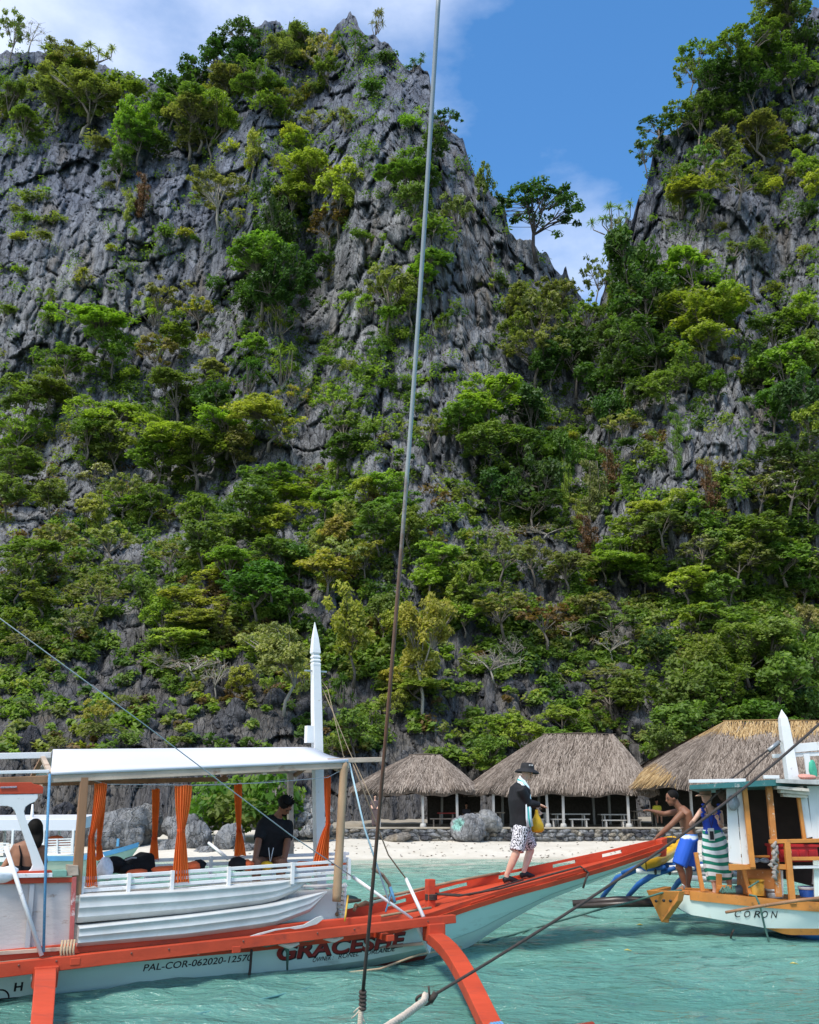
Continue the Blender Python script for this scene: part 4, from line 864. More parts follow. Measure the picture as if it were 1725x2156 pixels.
# longitudinal outrigger beam and inner gunwale
def bar_px(name, a, b, va, vb, w, h, mat, par=boat, bevel=.006, w2=None, h2=None):
    mb = MB(); mb.bar(Np(*a, va), Np(*b, vb), w, h, w2=w2, h2=h2); return mb.build(name, mat, par, bevel=bevel)
bar_px('outrigger_beam', (-420, 2090), (957, 1934), 1.0, 1.0, .09, .145, RED, h2=.095)
bar_px('inner_beam', (-420, 2052), (800, 1934), .86, .86, .10, .11, RED, h2=.08)
def arm(px0, py0, v0, pxe, pye, ze, lab=None, n=9, w=.20, t=.12, over=1.35):
    a = Np(px0, py0, v0); e = gz(pxe, pye, ze); d = e - a; mb = MB(); rows = []
    for k in range(n):
        s = k / (n - 1) * over; p = a + d * s; p.z = a.z + (e.z - a.z) * (s ** 1.15) + .18 * math.sin(min(s, 1) * math.pi) * .6; dd = d.normalized(); sdv = Vector((0, 0, 1)).cross(dd).normalized(); ww = w * (1 - .12 * s)
        rows.append([p - sdv * ww / 2 - Vector((0, 0, t / 2)), p + sdv * ww / 2 - Vector((0, 0, t / 2)), p + sdv * ww / 2 + Vector((0, 0, t / 2)), p - sdv * ww / 2 + Vector((0, 0, t / 2))])
    mb.grid(rows, False, True); mb.add(rows[0], [(0, 1, 2, 3)]); mb.add(rows[-1], [(3, 2, 1, 0)]); return mb.build('outrigger_arm', RED, boat, bevel=.008)
arm(915, 1975, .98, 1030, 2156, .10); arm(95, 2052, .98, 86, 2180, .12)
for p, v in (((914, 1962), 1.0), ((95, 2056), 1.0)):
    mb = MB(); c = Np(*p, v); mb.box(c + Vector((0, 0, .0)), (.235, .17, .20), (N_.U, N_.V, Vector((0, 0, 1)))); mb.build('arm_block', RED, boat, bevel=.01)
for (p1, v1, p2, v2) in (((880, 1945), .95, (905, 2000), .7), ((120, 2046), .95, (104, 2100), .72), ((70, 2052), .95, (84, 2090), .7)):
    mb = MB(); mb.bar(Np(*p1, v1), Np(*p2, v2), .03, .10); mb.build('brace', WHITE, boat)
BOLTM = simple('rusty_bolt', (.16, .07, .05), .6, .3, 40)
for k in (0, 1, 3, 4, 6, 8, 9, 11):
    c = Np(40 + 78 * k, 2031 - 7.4 * k * (1.37), 1.0); mb = MB(); L_ = N_.L(40 + 78 * k, 2020, 1.0); f_ = (L_[0] - .19) / 5.2; mb.lathe(N_.P(L_[0], 1.046, .40 + .17 * f_), [(.011, 0), (.010, .006), (.001, .009)], 8, N_.V); mb.build('bolt', BOLTM, boat)
for u_ in (.9, 2.6, 4.5):       # crosspieces that carry the beams
    mb = MB(); mb.box(N_.P(u_, 0, .40), (.10, 2.1, .07), (N_.U, N_.V, Vector((0, 0, 1)))); mb.build('crossbeam', RED, boat, bevel=.006)
tip = gz(1250, 2174, .10); mb = MB(); back = tip - N_.U * 9; mb.tube([back, tip - N_.U * .5, tip + Vector((0, 0, .04))], [.07, .07, .045], 10); mb.build('outrigger_float', RED, boat)
mb = MB(); q = gz(1047, 2166, .12)
for k in range(4): mb.lathe(q + N_.U * (.03 * k - .05), [(.05, -.012), (.057, 0), (.05, .012)], 12, ax=N_.U)
mb.build('float_lashing', ROPEB, boat)
# side panels behind beam near the bow (white board over the end of the name)
mb = MB(); P_ = [Np(770, 1978, .80), Np(915, 1968, .80), Np(915, 1955, .80), Np(800, 1958, .80)]
# ---- roof
cnr = lambda p, v: Np(*p, v)
NE = [(0, 1622), (105, 1627), (300, 1620), (500, 1613), (730, 1601)]
mb = MB(); rows = []
E0, E1 = N_.L(107, 1626, .86), N_.L(732, 1600, .86); R0, R1 = N_.L(112, 1579, .0), N_.L(658, 1574, .0)
for i in range(15):
    k = i / 14; r = []
    for j in range(-6, 7):
        s = abs(j) / 6; u = (R0[0] + (R1[0] - R0[0]) * k) * (1 - s) + (E0[0] + (E1[0] - E0[0]) * k) * s; w = (R0[2] + (R1[2] - R0[2]) * k) * (1 - s) + (E0[2] + (E1[2] - E0[2]) * k) * s + .02 * math.sin(k * 9.4) * math.sin(s * 3.1) - .03 * math.sin(s * math.pi)
        r.append(N_.P(u, .88 * j / 6, w + .005))
    rows.append(r)
mb.grid(rows, True); mb.build('canopy', TARP, boat, solid=.006)
mb = MB(); mb.grid([[N_.P(E0[0] + (E1[0] - E0[0]) * k, .885, E0[2] + (E1[2] - E0[2]) * k + d_) for d_ in (.012, -.03)] for k in np.linspace(0, 1, 12)], True); mb.build('canopy_hem', TARP, boat, solid=.006)
bar_px('roof_beam', (100, 1640), (735, 1611), .85, .85, .05, .085, TIML, w2=.04, h2=.075)
bar_px('roof_beam', (-250, 1655), (100, 1641), .85, .85, .05, .08, TIMB)
bar_px('roof_beam', (690, 1602), (812, 1599), .83, .83, .05, .06, TIML)
bar_px('roof_rail', (-250, 1632), (104, 1624), .85, .85, .03, .035, WHITE); bar_px('roof_rail', (-250, 1597), (108, 1590), 0, 0, .04, .07, WHITE)
bar_px('roof_rail', (-200, 1672), (90, 1657), .5, .5, .04, .05, TIML)
bar_px('roof_beam', (480, 1627), (672, 1622), -.85, -.85, .05, .06, TIML); bar_px('roof_beam', (-100, 1655), (480, 1640), -.85, -.85, .05, .06, TIMB)
for u_ in (N_.L(107, 1626, .86)[0], 1.7, 2.9, N_.L(728, 1601, .86)[0] - .02):
    zc = 2.30 + .05 * (u_ - .6) / 3.3
    for sd_ in (1, -1):
        mb = MB(); mb.bar(N_.P(u_, 0, zc + .15), N_.P(u_, .86 * sd_, zc - .07 + .02), .04, .05, (1, 0, 0)); mb.build('rafter', TIML if sd_ > 0 else TIMB, boat)
mb = MB(); mb.bar(Np(178, 1636, .84), Np(160, 1885, .84), .085, .07, N_.V, w2=.10); mb.build('timber_post', TIMB, boat, bevel=.006)
mb = MB(); a, b_ = Np(725, 1604, .84), Np(709, 1898, .84)
pts = []; rd = []
for k in range(25): pts.append(a.lerp(b_, k / 24) ); rd.append(.050 + .004 * k / 24 + (.004 if k % 5 == 2 else 0))
mb.tube(pts, rd, 10); mb.build('bamboo_post', BAMB, boat)
mb = MB(); mb.bar(Np(611, 1620, -.84), Np(612, 1800, -.84), .07, .07, N_.V); mb.build('timber_post', TIML, boat)
mb = MB(); mb.bar(Np(318, 1655, -.84), Np(316, 1690, -.84), .05, .05, N_.V)
# mast
mast = MB(); mtop, mbt = N_.L(663, 1310, 0), N_.L(675, 1900, 0)
def mp(py): k = (py - 1310) / (1900 - 1310); return N_.P(mtop[0] + (mbt[0] - mtop[0]) * k, 0, mtop[2] + (mbt[2] - mtop[2]) * k)
def sq(py, r, rot=0):
    c = mp(py); return [c + (N_.U * math.cos(a) + N_.V * math.sin(a)) * r for a in [math.pi / 4 + math.pi / 2 * i for i in range(4)]]
prof = [(1310, .006), (1345, .055), (1372, .078), (1380, .082), (1384, .055), (1388, .078), (1391, .078), (1393, .060), (1396, .080), (1399, .080), (1401, .062), (1404, .080), (1408, .078), (1410, .075), (1500, .085), (1700, .088), (1900, .09)]
mast.grid([sq(*p) for p in prof], False, True); mo = mast.build('mast', WHITE, boat, bevel=.004)
mb = MB(); c = mp(1420); mb.bar(c - N_.U * .16, c + N_.U * .16, .02, .02); mb.build('mast_pin', GREYM, mo)
mb = MB(); c = mp(1558) - N_.U * .11; mb.box(c, (.10, .10, .22), (N_.U, N_.V, Vector((0, 0, 1)))); mb.build('mast_cleat', WHITE, mo)
# slatted side benches
def slat_run(name, a, b, v, n, dh, hs, mat=WHITE, ups=(), thick=.025):
    A, B_ = N_.L(*a, v), N_.L(*b, v); e = D.objects.new(name, None); COL.objects.link(e); e.location = N_.P(*A); e.parent = boat; e.matrix_parent_inverse = boat.matrix_basis.inverted()
    for i in range(n):
        mb = MB(); off = Vector((0, 0, -dh * i)); mb.bar(N_.P(*A) + off, N_.P(*B_) + off, thick, hs); o = mb.build('slat', mat, None, bevel=.004); o.parent = e; o.matrix_parent_inverse = e.matrix_world.inverted() if False else Matrix.Translation(-N_.P(*A))
    for k in ups:
        mb = MB(); p = N_.P(*A).lerp(N_.P(*B_), k); mb.bar(p + Vector((0, 0, hs / 2 + .006)) + N_.V * .02, p + Vector((0, 0, -dh * (n - 1) - hs / 2 - .01)) + N_.V * .02, .035, .06, N_.V); o = mb.build('upright', mat, None); o.parent = e; o.matrix_parent_inverse = Matrix.Translation(-N_.P(*A))
    return e
slat_run('near_bench_back', (170, 1850), (738, 1812), .80, 4, .062, .036, ups=(.006, .16, .31, .515, .76, .99))
slat_run('far_bench_back', (306, 1812), (735, 1797), -.80, 4, .07, .042, ups=(.01, .3, .6, .97))
for v_, nm in ((.62, 'near_seat'), (-.62, 'far_seat')):
    for i in range(3): 
        mb = MB(); mb.box(N_.P(2.35, v_ - .09 * i * (1 if v_ > 0 else -1), .97), (3.5, .07, .02), (N_.U, N_.V, Vector((0, 0, 1)))); mb.build('seat_slat', WHITE, boat)
for i in range(9):
    z = .93 - .052 * i; mb = MB(); mb.box(N_.P(4.05, -.05, z), (.025, 1.5, .034), (N_.U, N_.V, Vector((0, 0, 1)))); mb.build('end_slat', WHITE, boat)
for v_ in (-.72, .45, .62): mb = MB(); mb.box(N_.P(4.075, v_, .74), (.025, .06, .52), (N_.U, N_.V, Vector((0, 0, 1)))); mb.build('end_upright', WHITE, boat)
mb = MB(); mb.box(N_.P(2.3, .55, .62), (3.4, .02, .62), (N_.U, N_.V, Vector((0, 0, 1)))); mb.build('side_board', WHITE, boat)
# engine-house panel at the left
def quad_panel(name, px4, v, mat, th=.03, par=boat, bevel=.004):
    mb = MB(); mb.prism([Np(*p, v) for p in px4], -N_.V * th); return mb.build(name, mat, par, bevel=bevel)
quad_panel('plywood_panel', [(-300, 1868), (150, 1857), (148, 1992), (-300, 2018)], .86, PLY)
quad_panel('panel_trim', [(-300, 1853), (153, 1847), (153, 1858), (-300, 1869)], .89, RED)
quad_panel('panel_trim', [(152, 1847), (162, 1846), (155, 1990), (146, 1992)], .90, simple('worn_red_paint', (.42, .10, .09), .6, .3, 5, wear=(.6, .5, .48), wamt=.6, wsc=10))
quad_panel('panel_cap', [(-300, 1846), (111, 1838), (111, 1847), (-300, 1856)], .93, WHITE, .14)
quad_panel('cap_strip', [(34, 1835), (110, 1833), (110, 1838), (34, 1841)], .90, RED, .12)
quad_panel('cap_block', [(111, 1833), (141, 1832), (141, 1846), (111, 1846)], .92, simple('seafoam_paint', (.20, .38, .30), .6, .2, 6), .14)
quad_panel('cap_block', [(141.5, 1821), (165, 1822), (166, 1843), (141.5, 1845)], .90, TIML, .10)
for (xa, ya, xb, yb) in ((68, 1862, 57, 2000),): mb = MB(); mb.bar(Np(xa, ya, .885), Np(xb, yb, .885), .045, .02, N_.V); mb.build('panel_batten', simple('grey_paint', (.42, .43, .45), .6, .1), boat)
quad_panel('sill_board', [(-300, 2022), (150, 1993), (150, 2001), (-300, 2032)], .93, TIML, .08)
# wheelhouse header and its curved white pillar
hd = quad_panel('header_board', [(-300, 1651), (66, 1647), (72, 1651), (86, 1653), (92, 1658), (91, 1671), (-300, 1675)], .88, RED, .05)
o_ = quad_panel('header_slot', [(1, 1656), (36, 1655), (36, 1659), (1, 1660)], .893, simple('dim_cloth', (.30, .26, .30), .8, .5, 60), .008)
pil = [(-60, 1674), (80, 1672), (80, 1680), (74, 1688), (62, 1693), (54, 1699), (51, 1708), (54, 1722), (62, 1745), (76, 1780), (97, 1833), (60, 1835), (66, 1830), (69, 1822), (64, 1800), (52, 1765), (40, 1730), (32, 1708), (26, 1700), (16, 1697), (-60, 1697)]
quad_panel('pillar', pil, .875, WHITE, .045)
# ropes, poles and gear of this boat
def rope(name, pts, r, mat, label=None, cat='rope', parent=None, sag=0, n=14, kids=6):
    if sag:
        P2 = []
        for a, b in zip(pts[:-1], pts[1:]):
            for k in range(n): s = k / n; P2.append(Vector(a).lerp(Vector(b), s) - Vector((0, 0, sag * 4 * s * (1 - s))))
        P2.append(Vector(pts[-1])); pts = P2
    mb = MB(); mb.tube(pts, r, kids); o = mb.build(name, mat, parent)
    if label: tag(o, label, cat, 'ropes and lines' if cat == 'rope' else None)
    return o
rope('boat_pole', [Np(12, 1782, .93), Np(88, 2012, 1.03)], .022, WHITE, 'slim white pole leaning against the grey plywood panel', 'pole')
rope('boat_pole', [Np(743, 1846, .75), Np(868, 1934, .98)], [.024, .018], WHITE, 'white pole slanting down to the front end of the red beam', 'pole')
rope('boat_pole', [Np(855, 1850, .55), Np(892, 1931, .95)], [.022, .026], WHITE, 'short white pole standing at the end of the red beam', 'pole')
rope('rope', [Np(105, 1629, .9), Np(97, 1800, .92), Np(92, 2005, 1.03)], .014, ROPEB, 'blue rope from the roof beam to the white pole foot')
rope('rope', [Np(735, 1603, .84), Np(768, 1745, .84), Np(822, 1905, .9)], .012, simple('pale_blue_rope', (.42, .60, .68), .7, .1), 'pale blue rope from bamboo post top to the red foredeck')
rope('rope', [Np(742, 1606, .84), Np(760, 1650, .8), Np(818, 1800, .7), Np(855, 1850, .55)], .009, simple('brown_cord', (.34, .24, .16), .8, .2), 'thin brown cord from bamboo post top to short white pole')
for k, (a, b) in enumerate((((822, 1868), (832, 1900)), ((824, 1880), (812, 1920)))): rope('rope', [Np(*a, .5), Np(*b, .6)], .02 if k == 0 else .012, ROPEB, ['knotted blue rope bundle above the red foredeck', 'blue rope tail hanging onto the foredeck'][k])
rope('hoop', [Np(784, 1828, .1), Np(806, 1842, .1), Np(820, 1862, .1), Np(826, 1890, .1), Np(824, 1905, .1)], .022, simple('rusty_pipe', (.24, .17, .12), .7, .3, 20), 'rusty bent pipe hoop standing behind the bamboo post', 'pipe')
rope('stick', [Np(796, 1930, .6), Np(908, 1911, .55)], .017, BAMB, 'thin bamboo stick lying across the red foredeck', 'stick')
rope('stick', [Np(760, 1907, .3), Np(830, 1890, .2)], .015, TIML, 'short pale stick propped beside the rusty hoop', 'stick')
mb = MB(); mb.bar(Np(906, 1912, 0), Np(906, 1851, 0) , .11, .11, N_.V); bt = mb.build('mooring_post', RED, boat, bevel=.01)
mb = MB()
for k in range(4): mb.lathe(Np(908, 1884 + 3 * k, 0), [(.078, -.012), (.088, 0), (.078, .012)], 12)
mb.build('rope_turns', ROPED, bt)
rope('rope', [N_.P(beam_(5.6) * 0 + 5.65, .0, sheer(5.65) + .20), N_.P(6.0, .1, sheer(6) + .10), N_.P(6.6, .2, sheer(6.6) + .07), N_.P(7.4, .3, sheer(7.4) + .12), N_.P(7.9, .34, sheer(7.9) + .14), Np(1240, 1838, .42)], .015, ROPED, 'dark rope running from the red post along the foredeck')
rope('rope', [N_.P(5.62, 0, sheer(5.6) + .22), N_.P(6.2, .05, sheer(6.2) + .06), N_.P(7.2, -.1, sheer(7.2) + .06)], .012, ROPED, 'second dark rope lying along the foredeck planks')
rope('rope', [Np(784, 1893, .2), Np(850, 1880, -.1), Np(960, 1855, -.4), Np(1052, 1838, -.45)], .02, BAMB, 'thin bamboo lying along far edge of foredeck', 'pole')
# slanting cords
rope('rope', [Np(184, 1640, .84), Np(226, 1651, .80), Np(405, 1653, .80), Np(560, 1648, .8), Np(690, 1637, .80), Np(722, 1620, .84)], .005, ROPEW, 'thin curtain wire along the near side of the canopy')
rope('rope', [Np(200, 1660, -.84), Np(500, 1652, -.84), Np(611, 1640, -.84)], .005, ROPEW, 'thin curtain wire along the far side of the canopy')
rope('rope', [Np(530, 2000, .80), Np(527, 2040, .74), Np(522, 2075, .72), gz(512, 2105, -.02)], .016, ROPED, 'black rope hanging down the mint hull after the registration number')
cl_ = rope('rope', [Np(588, 1978, .9), Np(600, 1985, .86), Np(606, 2005, .8), Np(605, 2042, .74)], [.02, .03, .02, .012], ROPEG, 'frayed dark green rope end hanging over the painted name')
for k, (a, b) in enumerate((((520, 1985), (600, 1984)), ((600, 1984), (710, 1960)))): rope('rope', [Np(*a, .95), Np((a[0] + b[0]) / 2, (a[1] + b[1]) / 2 + 8, .85), Np(*b, .95)], .014, ROPEG, ['green rope looped under the red beam, left loop', 'green rope looped under the red beam, right loop'][k])
mb = MB(); c = Np(148, 1992, 1.0)
for k in range(5): mb.tube([c + N_.U * (.03 * k - .08) + Vector((0, 0, .06)), c + N_.U * (.03 * k - .09) + N_.V * .03 + Vector((0, 0, -.04)), c + N_.U * (.03 * k - .07) + Vector((0, 0, -.13))], .012, 6)
tag(mb.build('rope', ROPET), 'coil of tan rope hung on the red beam below the plywood panel', 'rope', 'ropes and lines')
for k, (px, py) in enumerate(((418, 1999), (703, 1975), (610, 1988))):
    mb = MB(); mb.tube([Np(px - 22, py - 1, .96), Np(px, py + 4, .93), Np(px + 20, py - 3, .96)], [.02, .035, .02], 8); tag(mb.build('rag', simple('pale_rag%d' % k, (.62, .55, .50), .9, .2)), ['pale rag tied under the red beam above the registration number', 'pale rag tied under beam above last letters of name', 'pale rag tied under beam above first letters of name'][k], 'rag')
# ---- painted names
def lettering(txt, u0, w0, u1, w1, size, mat, name, par, surf, shear=.0, off=.0, lift=.004, narrow=None, shape=None):
    cu = D.curves.new(name, 'FONT'); cu.body = txt; cu.size = 1; cu.shear = shear; cu.offset = off; cu.resolution_u = 4
    to = D.objects.new('t', cu); COL.objects.link(to); dg = bpy.context.evaluated_depsgraph_get(); dg.update(); me = D.meshes.new_from_object(to.evaluated_get(dg)); D.objects.remove(to)
    xs_ = [v.co.x for v in me.vertices]; x0_, x1_ = min(xs_), max(xs_)
    bm = bmesh.new(); bm.from_mesh(me); bmesh.ops.subdivide_edges(bm, edges=[e for e in bm.edges if e.calc_length() > .25], cuts=1); bm.to_mesh(me); bm.free()
    for v in me.vertices:
        t = (v.co.x - x0_) / (x1_ - x0_); u = u0 + (u1 - u0) * t; w = w0 + (w1 - w0) * t + v.co.y * size * (shape(t) if shape else 1); v.co = surf(u, w, lift)
    me.materials.clear(); me.materials.append(mat); me.update(); return link(name, me, par)
hs = lambda u, w, l: N_.P(u, hull_v(u, w) + l, w)
def onhull(px, py):
    v = .6
    for _ in range(8): L_ = N_.L(px, py, v); v = hull_v(L_[0], L_[2])
    return L_[0], L_[2]
a, b_ = onhull(301, 2045), onhull(530, 2022); lettering('PAL-COR-062020-12570', a[0], a[1], b_[0], b_[1], .098, INK, 'registration_lettering', boat, hs, .15, .012)
a, b_ = onhull(581, 2021), onhull(850, 1990); sz = .23
lettering('GRACESHE', a[0] + .012, a[1] - .012, b_[0] + .012, b_[1] - .012, sz, INK, 'name_shadow', boat, hs, .1, .045, .004); lettering('GRACESHE', a[0], a[1], b_[0], b_[1], sz, DRED, 'name_lettering', boat, hs, .1, .030, .009)
for wd_, xa, xb in (('OWNER', 658, 696), (':', 700, 702), ('RONEL', 712, 755), ('ORLANDE', 771, 832)):
    a, b_ = onhull(xa, 2026 - (xa - 658) * .138), onhull(xb, 2026 - (xb - 658) * .138); lettering(wd_, a[0], a[1], b_[0], b_[1], .075, INK, 'owner_lettering', boat, hs, .2, .008)
a, b_ = onhull(29, 2087), onhull(47, 2085); lettering('H', a[0], a[1], b_[0], b_[1], .115, INK, 'mark_lettering', boat, hs, 0, .03)
c = onhull(-2, 2104); mb = MB(); rr = [[hs(c[0] + math.cos(t) * r * 1.0, c[1] + math.sin(t) * r, .004) for r in (.085, .10)] for t in np.linspace(0, 2 * math.pi, 25)]; mb.grid(rr, False)
d_ = onhull(47, 2101); mb.grid([[hs(c[0] - .13 + (d_[0] - c[0] + .13) * k, c[1] + h_, .004) for h_ in (-.008, .008)] for k in np.linspace(0, 1, 8)], False); mb.build('load_line_mark', INK, boat)
# ---- curtains
def curtain(tl, tr, wl, wr, bl, br, v, label, yt, yw, yb, tie=True):
    mb = MB(); rows = []; n = 36
    for i in range(22):
        k = i / 21; py = yt + (yb - yt) * k; kw = (yw - yt) / (yb - yt)
        if k < kw: s = k / kw; s2 = s ** 1.6; a = tl + (wl - tl) * s2; b = tr + (wr - tr) * s2
        else: s = (k - kw) / (1 - kw); s2 = s ** .75; a = wl + (bl - wl) * s2; b = wr + (br - wr) * s2
        amp = .022 + .012 * abs(k - kw); r = []
        for j in range(n + 1):
            q = j / n; d = amp * math.sin(q * math.pi * 13 + .8 * math.sin(q * 9)) + .05 * math.sin(q * math.pi) * (1 - 1.0 * abs(k - kw)); r.append(Np(a + (b - a) * q, py + 1.5 * math.sin(q * 7 + i * .3), v + d))
        rows.append(r)
    mb.grid(rows, True); o = mb.build('curtain', ORANGE, None); tag(o, label, 'curtain', 'orange curtains hanging from the boat canopy')
    if tie:
        mb = MB(); c1, c2 = Np(wl - 1, yw, v), Np(wr + 1, yw, v); cc = (c1 + c2) / 2; rad = (c2 - c1).length / 2
        mb.lathe(cc, [(rad, -.02), (rad * 1.05, 0), (rad, .02)], 14); mb.build('tie', ORANGE, o)
curtain(199, 226, 187, 198, 180, 206, .80, 'bright orange curtain beside the brown timber post, leftmost', 1649, 1762, 1867)
curtain(206, 224, 204, 213, 202, 219, -.80, 'shaded orange curtain just behind the leftmost one', 1658, 1775, 1811)
curtain(320, 337, 321, 331, 313, 335, -.80, 'narrow darker orange curtain on far side, left of wide curtain', 1661, 1765, 1811)
curtain(368, 405, 374, 389, 362, 399, .80, 'widest bright orange curtain, hanging in middle of near side', 1654, 1749, 1858)
curtain(493, 510, 499, 508, 493, 519, -.80, 'orange curtain in front of the green bush, left of seated man', 1651, 1750, 1802)
curtain(682, 697, 687, 695, 656, 692, .74, 'orange curtain between the white mast and the bamboo post', 1634, 1736, 1829)
# ---- two milky kayaks stacked outside the bench, and a paddle
def kayak(name, v, topl, tip, botl, label, halfw=.24):
    T = [N_.L(*p, v) for p in topl]; B_ = [N_.L(*p, v) for p in botl]; tp = N_.L(*tip, v)
    us = np.concatenate([np.linspace(min(T[0][0], B_[0][0]) , tp[0] - .5, 14), tp[0] - .5 + .5 * np.sin(np.linspace(.12, math.pi / 2, 11))]); mb = MB(); rows = []
    tu, tz = [q[0] for q in T] + [tp[0]], [q[2] for q in T] + [tp[2]]; bu, bz = [q[0] for q in B_] + [tp[0]], [q[2] for q in B_] + [tp[2] - .01]
    for u in us:
        zt, zb_ = np.interp(u, tu, tz), np.interp(u, bu, bz); zb_ = min(zb_, zt - .008); hw = halfw * min(1, max(.04, 1 - ((u - us[0]) / (us[-1] - us[0])) ** 5.0)); r = []
        for t_, q in ((0, 1.0), (.05, 1.05), (.10, 1.0), (.40, .99), (.42, 1.02), (.45, .98), (.72, .93), (.745, .96), (.77, .91), (.95, .78), (1, .1)): r.append(N_.P(u, v + hw * q, zt + (zb_ - zt) * t_))
        r += [N_.P(u, v - hw * q, zt + (zb_ - zt) * t_) for t_, q in ((1, .1), (.95, .78), (.72, .93), (.4, .99), (.05, 1.05), (0, 1.0))]; r += [N_.P(u, v - hw * .5, zt + .012), N_.P(u, v + hw * .5, zt + .012)]
        rows.append(r)
    mb.grid(rows, True, True); mb.add(rows[0], [tuple(range(len(rows[0])))]); o = mb.build('kayak', KAYM); tag(o, label, 'kayak', 'milky kayaks stacked on the boat'); return o, us, tu, tz, bu, bz
k1 = kayak('kayak', .70, [(162, 1882), (384, 1871), (580, 1856)], (657, 1844), [(162, 1942), (384, 1922), (560, 1901), (625, 1876)], 'upper of two milky white kayaks stacked along the boat side')
k2 = kayak('kayak', .76, [(160, 1948), (384, 1925), (560, 1904)], (688, 1878), [(160, 1990), (384, 1972), (570, 1948), (650, 1920)], 'lower of two milky white kayaks, its tip sticking out further')
mb = MB(); A, B_ = Np(518, 1975, 1.0), Np(684, 1950, 1.0); bl = [Np(x, y, 1.0) for x, y in ((518, 1974), (545, 1965), (580, 1956), (612, 1952), (640, 1947), (668, 1931), (678, 1928), (683, 1934), (668, 1946), (640, 1954), (622, 1957), (610, 1955), (580, 1960), (545, 1970), (518, 1978))]
mb.prism(bl, -N_.V * .02); tag(mb.build('paddle', KAYM, None, bevel=.004), 'white plastic paddle lying along the red beam below the kayaks', 'paddle')
rope('cord', [Np(730 - 0, 1888 + 0, .8) if False else Np(733, 1886, .8), Np(728, 1925, .98), Np(726, 1940, .98)], .012, simple('yellow_strap', (.60, .36, .05), .7), 'yellow strap dangling over the red beam', 'strap')
# life vests and bags along the seats
VO = simple('orange_vest', (.72, .13, .04), .8, .2, 20); YEL = simple('yellow_plastic', (.66, .40, .02), .6)
def lump(name, c, d, mat, label, cat, seed=0, rz=0, parent=None):
    me = rockmesh(name, 200 + seed, mat, 3, .25, .8, .0); o = link(name, me, parent); o.location = c; o.scale = d; o.rotation_euler = (0, 0, N_.al + rz)
    if label: tag(o, label, cat)
    return o
for i, (px, py, w, h, mt, lb, ct) in enumerate(((405, 1824, .20, .10, VO, 'orange life vest on seat right of widest curtain', 'life vest'), (422, 1820, .14, .12, BLACKC, 'black strap end of life vest right of widest curtain', 'bag'), (503, 1818, .24, .17, BLACKC, 'black bag on seat left of the seated man', 'bag'), (520, 1821, .16, .14, VO, 'orange life vest leaning on the black bag', 'life vest'), (562, 1822, .14, .12, YEL, 'yellow pouch on seat just left of seated man', 'bag'), (725 - 10, 1818, .2, .12, VO, 'pinkish orange vest by the bamboo post', 'life vest'), (262, 1830, .20, .12, BLACKC, 'small black pouch at the foot of the black heap', 'bag'), (240, 1820, .3, .2, BLACKC, 'black bag behind leftmost curtain', 'bag'), (222, 1828, .2, .25, simple('white_shirt', (.7, .7, .74), .8), 'white cloth hanging beside the leftmost curtain', 'cloth'), (345, 1830, .3, .08, VO, 'orange life vest behind slats below widest curtain', 'life vest'), (290, 1838, .25, .08, VO, 'orange life vest behind slats right of leftmost curtain', 'life vest'), (640, 1822, .3, .1, VO, 'orange life vest on seat right of the seated man', 'life vest'))):
    lump(ct.replace(' ', '_'), Np(px, py, .35 if i not in (6, 7) else .1), (w, .25, h), mt, lb, ct, i)
lump('towel', Np(10, 1838, .85), (.32, .25, .17), simple('white_towel', (.75, .78, .82), .9, .05), 'white towel bundled on the ledge beside the wheelhouse pillar', 'towel', 30)
for i, (px, py, w) in enumerate(((690, 1908, .5), (730, 1903, .5), (770, 1906, .45), (750, 1912, .6), (700, 1917, .5))):
    mb = MB(); c = Np(px, py, .35); a_ = Vector((math.cos(.5 + i * .35), math.sin(.5 + i * .35), .1 * math.sin(i * 2))); mb.tube([c - a_ * w / 2, c + Vector((0, 0, .03)), c + a_ * w / 2], [.02, .03, .018], 7); tag(mb.build('driftwood', TIMB), ['brown driftwood stick nearest the kayak tips', 'brown stick behind the bamboo post foot', 'brown stick nearest the rusty hoop', 'long brown stick across the middle of deck pile', 'low brown stick beside the red beam'][i], 'driftwood')
lump('fishing_net', Np(700, 1893, .1), (.7, .4, .10), simple('green_net', (.06, .12, .09), .95, .5, 60, bump=1, bsc=80), 'heap of dark green net at the foot of the bamboo post', 'net', 41)

mb = MB(); mb.prism([Np(x, y, -.2) for x, y in ((236, 1838), (240, 1824), (254, 1814), (262, 1806), (280, 1801), (291, 1794), (302, 1792), (307, 1800), (309, 1816), (308, 1838))], N_.V * .3 + N_.U * .05)
hp_ = tag(mb.build('black_bag', BLACKC, None, bevel=.05), 'black pointed heap of bags on the seat between curtains', 'bag')
mb = MB(); mb.tube([Np(262, 1812, .12), Np(278, 1806, .13), Np(288, 1806, .13)], .012, 6); mb.build('strap', simple('grey_strap', (.35, .35, .36), .7), hp_)
